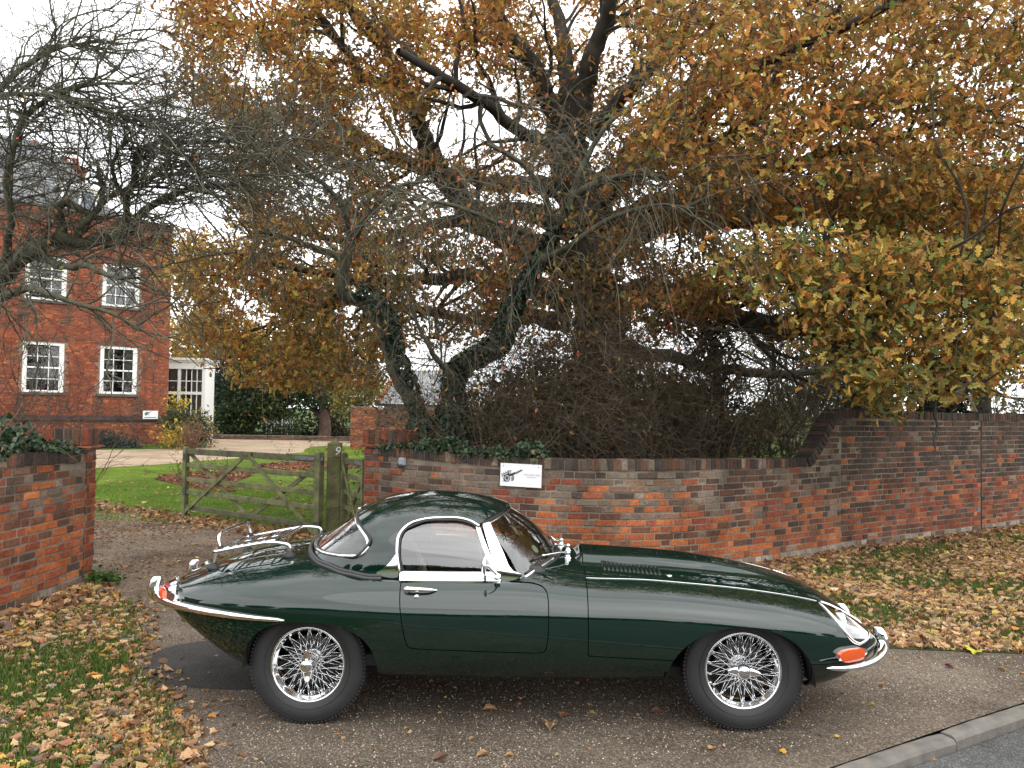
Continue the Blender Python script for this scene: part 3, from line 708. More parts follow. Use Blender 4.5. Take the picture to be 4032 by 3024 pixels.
# ---------------------------------------------------------------- chrome luggage rack on the boot lid
def poly_round(pts, k=3):
    pts = [np.array(p, float) for p in pts]
    for _ in range(k):
        q = [pts[0]]
        for a, b in zip(pts[:-1], pts[1:]): q += [a*.75+b*.25, a*.25+b*.75]
        pts = q+[pts[-1]]
    return np.array(pts)
def build_rack():
    M_ = CAR.matrix_world
    rk = empty('luggage_rack', label='chrome tubular luggage rack with black rubber feet on the boot lid', cat='luggage rack'); rk.matrix_world = M_ @ Matrix.Translation((-1.66, 0, .86))
    o = np.array((-1.66, 0, .86)); rr = .0105
    def p(x, y, z): return np.array((x, y, z))-o
    A, Bq = (-1.925, .31), (-1.530, .31)                     # rear and front corners (x, half width)
    zr, zf = .900, .966
    t = G()
    fr = [p(A[0]+.03, -A[1], zr), p(-1.73, -.312, (zr+zf)/2), p(Bq[0]-.02, -Bq[1], zf), p(Bq[0], -Bq[1]+.03, zf+.006), p(Bq[0], Bq[1]-.03, zf+.006), p(Bq[0]-.02, Bq[1], zf), p(-1.73, .312, (zr+zf)/2), p(A[0]+.03, A[1], zr), p(A[0], A[1]-.03, zr-.006), p(A[0], -A[1]+.03, zr-.006), p(A[0]+.03, -A[1], zr)]
    t.tube(poly_round(fr, 2), rr, 8, False); t.build('outer_frame', CHROME, rk, True)
    zz = lambda x: zr+(x-A[0])/(Bq[0]-A[0])*(zf-zr)
    for x in (-1.835, -1.745, -1.655, -1.58):
        q = G(); q.tube([p(x, y, zz(x)+.004) for y in np.linspace(-.31, .31, 7)], .0065, 8); q.build('slat', CHROME, rk, True)
    for y in (-.11, .11):
        q = G(); q.tube([p(A[0]+.01, y, zr-.012), p(-1.72, y, zz(-1.72)-.012), p(Bq[0]-.01, y, zf-.012)], .0055, 8); q.build('cross_bar', CHROME, rk, True)
    q = G(); q.tube(poly_round([p(-1.875, -.275, zr+.01), p(-1.892, -.272, zr+.07), p(-1.89, -.245, zr+.108), p(-1.89, 0, zr+.110), p(-1.89, .245, zr+.108), p(-1.892, .272, zr+.07), p(-1.875, .275, zr+.01)]), rr, 8); q.build('stop_rail', CHROME, rk, True)
    for (x, y) in ((-1.875, .275), (-1.875, -.275)):
        q = G(); q.tube([p(x, y, zr-.005), p(x, y, zr+.032)], .016, 10); q.build('rail_clamp', RUBBER, rk, True)
    for (x, y, xt, zt_) in ((-1.905, -.305, -1.90, zr), (-1.905, .305, -1.90, zr), (-1.42, -.36, -1.55, zf-.004), (-1.42, .36, -1.55, zf-.004)):
        z0 = car_top(x, y)
        q = G(); c = [p(x, y, z0+.02), p(x, y, (z0+zt_)/2+.02), p((x+xt)/2, y*.97, zt_+.002), p(xt-.02, y*.93, zt_)] if x > -1.6 else [p(x, y, z0+.02), p(x+.005, y, z0+.05), p(xt+.015, y, zt_)]
        q.tube(curve3(c, 20), rr, 8); lg = q.build('leg', CHROME, rk, True)
        f = G(); f.lathe([(.040, -.006), (.042, .002), (.034, .014), (.022, .020), (.019, .034), (0, .036)], 'z', 18, tuple(p(x, y, z0))); f.build('rubber_foot', RUBBER, lg, True)
build_rack()
# ---------------------------------------------------------------- where things stand: a point of the photograph taken back to a plane of the place
def ray(px, py):
    k = 4032/2212.
    return CAM_F+(px*k-2016)/FPX*CAM_R-(py*k-1512)/FPX*CAM_U
def gp(px, py, z=0.):
    r = ray(px, py); return CAM_P+r*((z-CZ)/r[2])
def at(px, py, Y):
    r = ray(px, py); return CAM_P+r*(Y/r[1])
def on_plane(px, py, P0, n):
    r = ray(px, py); return CAM_P+r*(np.dot(np.asarray(P0)-CAM_P, n)/np.dot(r, n))
def gz(x, y):
    """lie of the land: the crossing falls gently to the left under the car"""
    x = np.asarray(x, float); y = np.asarray(y, float)
    xc = np.clip(x, -2.6, 2.6)*(1-sstep(2.6, 6.5, np.abs(x)))
    return (.0114+.0114*xc)*(1-sstep(7, 10, y))*(1-sstep(3.5, 7, np.abs(x)))
def n2(x, y, s, seed=0):
    """cheap smooth noise 0..1"""
    x = np.asarray(x)*s+seed*13.7; y = np.asarray(y)*s+seed*7.3
    return .5+.25*(np.sin(x*1.7+1.3*np.sin(y*1.1+seed))+np.sin(y*2.1+1.7*np.sin(x*.9+2.1)))*.95
def sheet(name, poly, dz, m, res=.2, flat=False, kind='structure'):
    """a ground sheet: grid cells cut to an outline, laid on the land dz above it"""
    poly = np.asarray(poly, float); a = np.floor(poly.min(0)/res)*res; b = np.ceil(poly.max(0)/res)*res
    xs = np.arange(a[0], b[0]+res*.5, res); ys = np.arange(a[1], b[1]+res*.5, res); nx, ny = len(xs), len(ys)
    Xg, Yg = np.meshgrid(xs, ys, indexing='ij'); V = np.stack([Xg.ravel(), Yg.ravel()], 1); s = -sdf_poly(poly, V[:, 0], V[:, 1]); s = np.where(np.abs(s) < 1e-6, 1e-6, s)
    V = V.tolist(); out = []; cache = {}
    pos = (s > 0)
    for i in range(nx-1):
        for j in range(ny-1):
            p = (i*ny+j, (i+1)*ny+j, (i+1)*ny+j+1, i*ny+j+1); c = pos[list(p)].sum()
            if c == 4: out.append(p); continue
            if c == 0: continue
            q = []
            for k in range(4):
                u, v = p[k], p[(k+1) % 4]
                if pos[u]: q.append(u)
                if pos[u] != pos[v]:
                    e = (min(u, v), max(u, v))
                    if e not in cache:
                        t = s[e[0]]/(s[e[0]]-s[e[1]]); cache[e] = len(V); V.append([V[e[0]][0]*(1-t)+V[e[1]][0]*t, V[e[0]][1]*(1-t)+V[e[1]][1]*t])
                    q.append(cache[e])
            if len(q) > 2: out.append(tuple(q))
    used = sorted({i for p in out for i in p}); mp_ = {i: k for k, i in enumerate(used)}; V = np.array(V)[used]
    z = (0 if flat else gz(V[:, 0], V[:, 1]))+dz
    o = mesh_obj(name, np.column_stack([V, np.broadcast_to(z, (len(V),))]), [tuple(mp_[i] for i in p) for p in out], m, None, True)
    return tag(o, kind=kind)

def ground_mat(name, stops, nscale, fine, stone=None, bump=.3, rough=.9, worn=.72):
    """noise-blended ground colour with speckle; stone=(scale, colour light, colour dark, amount)"""
    m = bpy.data.materials.new(name); m.use_nodes = True; N = m.node_tree.nodes; l = m.node_tree.links.new
    b = N['Principled BSDF']; b.inputs['Roughness'].default_value = rough; b.inputs['Specular IOR Level'].default_value = .04
    g_ = N.new('ShaderNodeNewGeometry'); no = N.new('ShaderNodeTexNoise'); no.inputs['Scale'].default_value = nscale; no.inputs['Detail'].default_value = 8; no.inputs['Roughness'].default_value = .62
    l(g_.outputs['Position'], no.inputs['Vector'])
    r = N.new('ShaderNodeValToRGB'); el = r.color_ramp.elements
    while len(el) < len(stops): el.new(.5)
    for e, (p, c) in zip(el, stops): e.position = p; e.color = (*c, 1)
    l(no.outputs['Fac'], r.inputs[0]); base = r.outputs[0]
    f = N.new('ShaderNodeTexNoise'); f.inputs['Scale'].default_value = fine; f.inputs['Detail'].default_value = 3; l(g_.outputs['Position'], f.inputs['Vector'])
    fr = N.new('ShaderNodeMapRange'); fr.inputs[1].default_value = .3; fr.inputs[2].default_value = .7; fr.inputs[3].default_value = .72; fr.inputs[4].default_value = 1.28; l(f.outputs['Fac'], fr.inputs[0])
    mu = N.new('ShaderNodeMix'); mu.data_type = 'RGBA'; mu.blend_type = 'MULTIPLY'; mu.inputs[0].default_value = 1
    cm = N.new('ShaderNodeCombineColor'); [l(fr.outputs[0], cm.inputs[i]) for i in range(3)]
    l(base, mu.inputs[6]); l(cm.outputs[0], mu.inputs[7]); base = mu.outputs[2]; hgt = f.outputs['Fac']
    if stone:
        sc, lc, dc, am = stone
        v = N.new('ShaderNodeTexVoronoi'); v.inputs['Scale'].default_value = sc; l(g_.outputs['Position'], v.inputs['Vector'])
        sp = N.new('ShaderNodeSeparateColor'); l(v.outputs['Color'], sp.inputs[0])
        sr = N.new('ShaderNodeValToRGB'); e = sr.color_ramp.elements; e[0].position = .0; e[0].color = (*dc, 1); e[1].position = 1.; e[1].color = (*lc, 1)
        q = e.new(.55); q.color = tuple((a*.55+c*.45) for a, c in zip(dc, lc))+(1,)
        l(sp.outputs[0], sr.inputs[0])
        th = N.new('ShaderNodeMath'); th.operation = 'LESS_THAN'; th.inputs[1].default_value = am; l(sp.outputs[1], th.inputs[0])
        ms = N.new('ShaderNodeMix'); ms.data_type = 'RGBA'; l(th.outputs[0], ms.inputs[0]); l(base, ms.inputs[6]); l(sr.outputs[0], ms.inputs[7]); base = ms.outputs[2]
        iv = N.new('ShaderNodeMath'); iv.operation = 'SUBTRACT'; iv.inputs[0].default_value = 1; l(v.outputs['Distance'], iv.inputs[1]); hgt = iv.outputs[0]
    d1 = N.new('ShaderNodeTexNoise'); d1.inputs['Scale'].default_value = .55; d1.inputs['Detail'].default_value = 7; d1.inputs['Roughness'].default_value = .7; l(g_.outputs['Position'], d1.inputs['Vector'])
    d2 = N.new('ShaderNodeMapRange'); d2.inputs[1].default_value = .36; d2.inputs[2].default_value = .62; d2.inputs[3].default_value = worn; d2.inputs[4].default_value = 1.12; l(d1.outputs['Fac'], d2.inputs[0])
    dh = N.new('ShaderNodeHueSaturation'); l(base, dh.inputs['Color']); l(d2.outputs[0], dh.inputs['Value']); base = dh.outputs[0]      # damp and worn patches
    l(base, b.inputs['Base Color'])
    bp = N.new('ShaderNodeBump'); bp.inputs['Strength'].default_value = bump; bp.inputs['Distance'].default_value = .008; l(hgt, bp.inputs['Height']); l(bp.outputs[0], b.inputs['Normal'])
    return m
MG_DRIVE = ground_mat('worn_gravel_tarmac', [(.30, (.055, .042, .031)), (.45, (.096, .076, .058)), (.58, (.125, .100, .077)), (.75, (.155, .126, .098))], 1.3, 40, (130, (.27, .222, .172), (.065, .052, .042), .55), .4, worn=.58)
MG_TAR = ground_mat('smooth_tarmac', [(.3, (.042, .040, .039)), (.6, (.058, .055, .053)), (.8, (.07, .067, .064))], 3., 120, (200, (.11, .105, .1), (.036, .035, .034), .30), .2)
MG_ROAD = ground_mat('road_asphalt', [(.3, (.062, .063, .063)), (.55, (.085, .086, .084)), (.8, (.105, .104, .10))], 1.2, 90, (170, (.19, .185, .18), (.045, .045, .045), .45), .35)
MG_GRASS = ground_mat('turf', [(.3, (.030, .058, .012)), (.5, (.048, .092, .018)), (.7, (.075, .125, .028)), (.85, (.095, .11, .04))], 2.2, 70, None, .6)
MG_VERGE = ground_mat('verge_soil', [(.3, (.030, .035, .014)), (.5, (.050, .055, .020)), (.65, (.085, .060, .030)), (.8, (.12, .085, .045))], 3.2, 60, None, .6)
MG_LAWN = ground_mat('lawn_grass', [(.3, (.060, .098, .010)), (.5, (.082, .128, .013)), (.75, (.105, .145, .022))], 1.1, 30, None, .3)
MG_PALE = ground_mat('pale_gravel', [(.3, (.26, .19, .125)), (.55, (.33, .25, .17)), (.8, (.38, .30, .21))], .6, 14, (45, (.44, .36, .27), (.2, .14, .09), .6), .4)
MG_DIRT = ground_mat('leaf_mould', [(.3, (.045, .024, .014)), (.5, (.09, .045, .025)), (.7, (.15, .08, .045))], 6., 60, None, .8)
MG_FIELD = ground_mat('rough_grass', [(.3, (.04, .07, .015)), (.6, (.07, .10, .025)), (.8, (.10, .10, .04))], .25, 6, None, .4)

# big ground, slightly lower than everything laid on it
mesh_obj('ground', [(-700, -500, -.14), (700, -500, -.14), (700, 900, -.14), (-700, 900, -.14)], [(0, 1, 2, 3)], MG_FIELD)['kind'] = 'structure'
o = mesh_obj('garden_ground', [(-90, 15.6, -.008), (90, 15.6, -.008), (90, 160, -.008), (-90, 160, -.008)], [(0, 1, 2, 3)], MG_FIELD); o['kind'] = 'structure'
KD = np.array((.851, .525)); KN = np.array((-.525, .851)); K0 = np.array((1.72, 4.22))-np.array((-.525, .851))*.075      # kerb line and its uphill normal
kp = lambda s, n: tuple(K0+KD*s+KN*n)
sheet('drive', [kp(-7, .10), kp(12, .10), (12.5, 16), (-13, 16), (-13, -.2), (-6, -1)], 0, MG_DRIVE)
sheet('road', [kp(-9, -.03), kp(14, -.03), kp(14, -9), kp(-9, -9)], -.022, MG_ROAD, .5, True)
o = mesh_obj('road', [(-60, -9, -.10), (60, -9, -.10), (60, 3.4, -.10), (-60, 3.4, -.10)], [(0, 1, 2, 3)], MG_ROAD); o['kind'] = 'structure'
sheet('tarmac_patch', round_poly([(-2.62, 6.25), (-2.42, 5.55), (-2.10, 5.32), (-1.62, 5.28), (-1.2, 5.30), (-.9, 5.6), (-1.1, 6.3), (-1.8, 6.6)], 2), .004, MG_TAR, .1)
VL = [(-4.02, 8.15), (-3.75, 8.05), (-3.48, 7.55), (-3.16, 6.90), (-2.84, 6.28), (-2.58, 5.62), (-2.18, 5.12), (-1.92, 4.70), (-1.75, 4.30), (-1.60, 3.9), (-1.3, 3.0), (-1.2, 1.8), (-9, 1.8), (-9, 8.15)]
sheet('left_verge', VL, .005, MG_VERGE)
VR = [(.9, 9.1), (1.25, 8.0), (1.75, 7.05), (2.3, 6.5), (2.85, 6.27), (3.6, 6.22), (5, 6.2), (9, 6.0), (20, 5.5), (20, 22), (9, 14.5), (5.2, 11.8), (3.2, 10.2), (1.9, 9.4)]
sheet('right_verge', VR, .005, MG_VERGE)
lawn = [gp(*p)[:2] for p in [(120, 1088), (180, 1090), (300, 1104), (400, 1119), (470, 1131), (560, 1143), (650, 1156), (760, 1165), (800, 1120)]]+[(2.0, 11.5), (9, 15.5), (14, 22), (14, 36), (-6.5, 36.5)]+[gp(*p)[:2] for p in [(787, 964), (720, 963), (673, 965), (659, 970), (655, 977), (600, 982), (512, 990), (420, 997), (329, 1005), (250, 1009), (180, 1013), (100, 1018)]]
sheet('lawn', lawn, .006, MG_LAWN, .3)
fore = [(-20, 15.9)]+[gp(*p)[:2] for p in [(60, 1040)]]+[(-11.5, 16), (-8, 18), (-3, 24), (4, 33), (-4, 44)]+[gp(*p)[:2] for p in [(753, 951), (600, 949), (463, 948)]]+[(-19, 40), (-24, 34), (-26, 22)]
sheet('forecourt', fore, .002, MG_PALE, .5, True)
BED1 = [gp(*p)[:2] for p in [(331, 1035), (357, 1026), (446, 1019), (551, 1022), (540, 1030), (515, 1040), (505, 1050), (505, 1063), (446, 1061), (372, 1046)]]
BED2 = [gp(*p)[:2] for p in [(540, 1006), (590, 1000), (690, 998), (780, 1001), (800, 1010), (690, 1018), (600, 1016)]]
sheet('rose_bed', BED1, .012, MG_DIRT, .2); sheet('rose_bed', BED2, .012, MG_DIRT, .2)
HB = [gp(*p)[:2] for p in [(60, 985), (186, 972), (300, 971), (400, 968), (450, 964), (440, 950), (380, 945), (200, 950), (40, 955)]]
sheet('border_strip', HB, .012, MG_GRASS, .4)

MG_ENTRY = ground_mat('brown_gravel', [(.28, (.085, .060, .041)), (.45, (.15, .112, .080)), (.6, (.20, .156, .117)), (.78, (.25, .20, .155))], .9, 30, (70, (.36, .28, .21), (.065, .048, .035), .60), .6, worn=.42)
sheet('entry_drive', round_poly([(-4.6, 7.6), (-3.2, 7.3), (-2.4, 7.9), (-1.5, 9.6), (-2.0, 11.4), (-5.2, 13.4), (-9, 14.8), (-12.5, 15.6), (-12.5, 9), (-4.6, 9)], 1), .003, MG_ENTRY)
# kerb of concrete blocks between drive and road
KST = mat('kerb_concrete', (.130, .118, .102), rough=.85, var=.35, scale=9, bump=.35, bscale=70)
kerb = tag(empty('kerb', (0, 0, 0)), kind='structure')
for i in range(-6, 10):
    g = G(); L_ = .90; c = K0+KD*(i*.915+.34)+KN*.035; rz = atan2(KD[1], KD[0])+random.uniform(-.006, .006)
    n = 9; V = []
    prof = [(-.056, -.09), (-.054, -.016), (-.040, .000), (-.020, .007), (.030, .009), (.044, .005), (.047, -.09)]
    for k in range(n):
        x = -L_/2+L_*k/(n-1); e = .012 if k in (0, n-1) else 0
        for (y, z) in prof: V.append((x, y*(1-e*2)+random.uniform(-.003, .003), z-e*.4+random.uniform(-.002, .002)))
    m_ = len(prof); F = [(a*m_+b, a*m_+b+1, (a+1)*m_+b+1, (a+1)*m_+b) for a in range(n-1) for b in range(m_-1)]+[tuple(range(m_))[::-1], tuple((n-1)*m_+b for b in range(m_))]
    g.add(V, [f[::-1] for f in F]); o = g.build('kerb_stone', KST, kerb, False); o.location = (c[0], c[1], float(gz(c[0], c[1]))); o.rotation_euler = (random.uniform(-.02, .02), 0, rz)
# ---------------------------------------------------------------- brickwork
def brick_mat(name, src):
    m = bpy.data.materials.new(name); m.use_nodes = True; N = m.node_tree.nodes; l = m.node_tree.links.new
    b = N['Principled BSDF']; b.inputs['Roughness'].default_value = .88; b.inputs['Specular IOR Level'].default_value = .2
    geo = N.new('ShaderNodeNewGeometry')
    if src == 'obj': a = N.new('ShaderNodeObjectInfo'); base = a.outputs['Color']
    else: a = N.new('ShaderNodeAttribute'); a.attribute_name = 'Col'; base = a.outputs['Color']
    def noise(s, d, r=.6):
        q = N.new('ShaderNodeTexNoise'); q.inputs['Scale'].default_value = s; q.inputs['Detail'].default_value = d; q.inputs['Roughness'].default_value = r; l(geo.outputs['Position'], q.inputs['Vector']); return q.outputs['Fac']
    def ramp(f, lo, hi, a=0., b_=1.):
        q = N.new('ShaderNodeMapRange'); q.inputs[1].default_value = lo; q.inputs[2].default_value = hi; q.inputs[3].default_value = a; q.inputs[4].default_value = b_; l(f, q.inputs[0]); return q.outputs[0]
    def mixc(fac, A, B):
        q = N.new('ShaderNodeMix'); q.data_type = 'RGBA'; l(fac, q.inputs[0])
        if isinstance(A, tuple): q.inputs[6].default_value = (*A, 1)
        else: l(A, q.inputs[6])
        if isinstance(B, tuple): q.inputs[7].default_value = (*B, 1)
        else: l(B, q.inputs[7])
        return q.outputs[2]
    hs = N.new('ShaderNodeHueSaturation'); l(base, hs.inputs['Color']); l(ramp(noise(38, 4), .3, .7, .62, 1.3), hs.inputs['Value'])
    c = hs.outputs[0]
    c = mixc(ramp(noise(13, 5, .7), .56, .70, 0, .55), c, (.06, .052, .042))          # soot and moss film
    c = mixc(ramp(noise(21, 6, .75), .66, .74, 0, .6), c, (.42, .40, .36))           # lime bloom and lichen
    h3 = N.new('ShaderNodeHueSaturation'); l(c, h3.inputs['Color']); l(ramp(noise(1.9, 6, .65), .34, .66, .62, 1.18), h3.inputs['Value']); c = h3.outputs[0]      # run-off and weather stains
    l(c, b.inputs['Base Color'])
    bp = N.new('ShaderNodeBump'); bp.inputs['Strength'].default_value = .5; bp.inputs['Distance'].default_value = .006; l(noise(55, 5), bp.inputs['Height']); l(bp.outputs[0], b.inputs['Normal'])
    return m
BRICK_O = brick_mat('brick_single', 'obj'); BRICK_C = brick_mat('brick_joined', 'col')
MORTAR = mat('lime_mortar', (.26, .215, .165), rough=.95, var=.45, scale=3.5, bump=.5, bscale=70, dark=(.085, .066, .05))
MORTAR_D = mat('house_mortar', (.22, .15, .11), rough=.95, var=.3, scale=10)
MOSS = mat('moss', (.030, .042, .014), rough=.95, var=.4, scale=20, bump=.6, bscale=90)

def brick_shape(l, h, d, seed):
    """hand-made brick: front face a little smaller than its back, corners uneven; front looks along -y"""
    r = random.Random(seed); j = lambda a: r.uniform(-a, a)
    V = [(x*l/2+j(.003), d, z*h/2+j(.002)) for x, z in ((-1, -1), (1, -1), (1, 1), (-1, 1))]
    V += [(x*l/2+j(.003), .006+j(.002), z*h/2+j(.0025)) for x, z in ((-1, -1), (1, -1), (1, 1), (-1, 1))]
    V += [(x*(l/2-.006)+j(.003), j(.0025), z*(h/2-.005)+j(.0025)) for x, z in ((-1, -1), (1, -1), (1, 1), (-1, 1))]
    F = [(i, (i+1) % 4, 4+(i+1) % 4, 4+i) for i in range(4)]+[(4+i, 4+(i+1) % 4, 8+(i+1) % 4, 8+i) for i in range(4)]+[(8, 9, 10, 11)]
    return np.array(V), F
BSHAPES = {}
def brick_proto(kind, l, h, d=.10, nvar=4):
    k = (kind, round(l, 4), round(h, 4))
    if k not in BSHAPES: BSHAPES[k] = [brick_shape(l, h, d, hash(k) % 9973+i) for i in range(nvar)]
    return k
BMESH = {}
def bricks_emit(wall, items, limit=300, name='brick', stuffname='brickwork'):
    """items: (proto key, variant, position, yaw, roll, colour, visible size). The largest become objects, the rest one part."""
    items = sorted(items, key=lambda t: -t[6]); first = items[:limit]; rest = items[limit:]
    for (k, v, p, yaw, roll, c, _) in first:
        if (k, v) not in BMESH:
            V, F = BSHAPES[k][v]; me = bpy.data.meshes.new('brick'); me.from_pydata([tuple(q) for q in V], [], F); me.materials.append(BRICK_O); me.update(); BMESH[(k, v)] = me
        o = bpy.data.objects.new(name, BMESH[(k, v)]); COL.objects.link(o); o.parent = wall; o.location = p; o.rotation_euler = (0, roll, yaw); o.color = (*c, 1)
    if rest:
        VV, FF, CC, n = [], [], [], 0
        for (k, v, p, yaw, roll, c, _) in rest:
            V, F = BSHAPES[k][v]; cr_, sr = cos(roll), sin(roll); cy_, sy = cos(yaw), sin(yaw)
            x = V[:, 0]*cr_+V[:, 2]*sr; z = -V[:, 0]*sr+V[:, 2]*cr_; y = V[:, 1]
            VV.append(np.stack([x*cy_-y*sy, x*sy+y*cy_, z], 1)+np.array(p)); FF += [tuple(i+n for i in f) for f in F]; n += len(V); CC.append(np.tile(c, (len(V), 1)))
        o = mesh_obj(stuffname, np.concatenate(VV), FF, BRICK_C, wall, col=np.concatenate(CC)); o['kind'] = 'stuff'
PAL = dict(orange=[(.40, .118, .040), (.36, .102, .037), (.43, .145, .052), (.31, .090, .036)], red=[(.25, .064, .034), (.21, .055, .031), (.27, .078, .042)],
           brown=[(.125, .060, .038), (.155, .078, .047), (.10, .052, .035)], dark=[(.055, .047, .042), (.070, .056, .048), (.045, .039, .036)],
           grey=[(.185, .145, .112), (.165, .135, .105), (.22, .16, .118), (.205, .125, .085), (.145, .118, .090)], sooty=[(.070, .050, .040), (.092, .062, .048), (.055, .043, .036)], pale=[(.33, .275, .215), (.28, .235, .185), (.37, .32, .26)])
def pick(w, r):
    ks = list(w); t = r.random()*sum(w.values())
    for k in ks:
        t -= w[k]
        if t <= 0: break
    c = PAL[k][r.randrange(len(PAL[k]))]; f = r.uniform(.86, 1.14); return tuple(min(1, v*f) for v in c)
def seen(p):
    d = np.asarray(p)-CAM_P; z = d@CAM_F
    if z < .5: return 0
    x = d@CAM_R/z*FPX/2016; y = d@CAM_U/z*FPX/1512
    return (1 if abs(x) < 1.02 and abs(y) < 1.02 else .02)/z
class Path:
    def __init__(s, pts, n=400):
        q = curve3([(x, y, 0) for x, y in pts], n)[:, :2]; s.p = q; s.s = np.r_[0, np.cumsum(np.linalg.norm(np.diff(q, axis=0), axis=1))]; s.L = s.s[-1]
    def at(s, t):
        x = np.interp(t, s.s, s.p[:, 0]); y = np.interp(t, s.s, s.p[:, 1]); e = .04
        dx = np.interp(t+e, s.s, s.p[:, 0])-np.interp(t-e, s.s, s.p[:, 0]); dy = np.interp(t+e, s.s, s.p[:, 1])-np.interp(t-e, s.s, s.p[:, 1]); l = hypot(dx, dy)
        return np.array((x, y)), np.array((dx/l, dy/l))
def lay(wall, path, s0, s1, z0, top, weights, seed, ch=.0725, bl=.215, limit=300, gap=.0115, stop=None, face=0., skip=None, name='brick', phase=0., wall_origin=(0, 0, 0), mortar=None, thick=.22, core=True, hd=.1025, ztop_core=None):
    """Flemish-bond facing along path (left to right seen from the front); top: function of s giving the height of the brickwork"""
    r = random.Random(seed); items = []; bh = ch-gap; W0 = np.array(wall_origin)
    ks = brick_proto('s', bl, bh); kh = brick_proto('h', hd, bh); nC = int(3.5/ch)
    topmax = max(top(s) for s in np.linspace(s0, s1, 60)); nC = int((topmax-z0)/ch+1e-6)
    for c in range(nC):
        z = z0+(c+.5)*ch; s = s0+gap/2+phase-(.17 if c % 2 else 0)-r.random()*.07; hdr = False
        first = True
        while s < s1-.03:
            l = hd if hdr else bl
            if r.random() < .10: hdr = not hdr; l = hd if hdr else bl
            if s < s0:
                if s+l <= s0+.04: s += l+gap; hdr = not hdr; continue
                l = s+l-s0; s = s0+gap/2
            if s+l > s1: l = s1-s-gap/2
            if l < .035: break
            k = ks if abs(l-bl) < .001 else kh if abs(l-hd) < .001 else brick_proto('c', round(l/.02)*.02 if l > .04 else .04, bh)
            m = s+l/2
            if z+bh/2 <= top(m)+.004 and not (skip and skip(m, z, l)):
                p, t = path.at(m); nrm = np.array((t[1], -t[0]))          # outward, towards the viewer
                q = p+nrm*(face+r.gauss(0, .0022)); yaw = atan2(t[1], t[0])+r.gauss(0, .006)
                wt = weights(m, z, hdr, r); col = pick(wt, r); av = sum(np.mean(PAL[k_], 0)*v_ for k_, v_ in wt.items())/sum(wt.values()); col = tuple(np.array(col)*.86+av*.14); pos = np.array((q[0], q[1], z+r.gauss(0, .0015)))
                items.append((k, r.randrange(4), tuple(pos-W0), yaw, r.gauss(0, .007), col, seen(pos)*l*10))
            s += l+gap; hdr = not hdr; first = False
    bricks_emit(wall, items, limit, name)
    if core:
        n = max(3, int((s1-s0)/.08)); ss = np.linspace(s0, s1, n); V = []
        for s in ss:
            p, t = path.at(s); nr = np.array((t[1], -t[0])); a = p+nr*(face-.005); b = p+nr*(face-thick); zt = top(s) if ztop_core is None else ztop_core(s)
            V += [(a[0], a[1], z0-.1), (a[0], a[1], zt), (b[0], b[1], zt), (b[0], b[1], z0-.1)]
        F = [(i*4+j, (i+1)*4+j, (i+1)*4+(j+1) % 4, i*4+(j+1) % 4) for i in range(n-1) for j in range(4)]+[(0, 1, 2, 3), tuple((n-1)*4+j for j in (3, 2, 1, 0))]
        mesh_obj('mortar', np.array(V)-W0, F, mortar or MORTAR, wall)
def coping(wall, path, s0, s1, top, weights, seed, h=.112, w=.066, gap=.009, over=.012, depth=.225, wall_origin=(0, 0, 0), slope=None, limit=300):
    """bricks on edge along the top of the wall"""
    r = random.Random(seed); W0 = np.array(wall_origin); k = brick_proto('cope', w, h, depth, 5); items = []; s = s0+gap
    while s+w < s1+.01:
        m = s+w/2; p, t = path.at(m); nr = np.array((t[1], -t[0])); q = p+nr*(over+r.gauss(0, .003)); dz = (top(m+.03)-top(m-.03))/.06; roll = -atan(dz)+r.gauss(0, .012)
        pos = np.array((q[0], q[1], top(m)+h/2+r.gauss(0, .0025))); items.append((k, r.randrange(4), tuple(pos-W0), atan2(t[1], t[0])+r.gauss(0, .01), roll, pick(weights(m, 9, False, r), r), seen(pos)))
        s += (w+gap)*cos(atan(dz))
    bricks_emit(wall, items, limit, 'coping_brick', 'coping_work')
    n = max(3, int((s1-s0)/.06)); V = []
    for s in np.linspace(s0+.01, s1-.01, n):
        p, t = path.at(s); nr = np.array((t[1], -t[0])); a = p+nr*.002; b = p+nr*(.0-.215); zt = top(s)
        V += [(a[0], a[1], zt-.006), (a[0], a[1], zt+h-.008), (b[0], b[1], zt+h-.004), (b[0], b[1], zt-.006)]
    F = [(i*4+j, (i+1)*4+j, (i+1)*4+(j+1) % 4, i*4+(j+1) % 4) for i in range(n-1) for j in range(4)]+[(0, 1, 2, 3), tuple((n-1)*4+j for j in (3, 2, 1, 0))]
    mesh_obj('coping_mortar', np.array(V)-W0, F, MORTAR, wall)

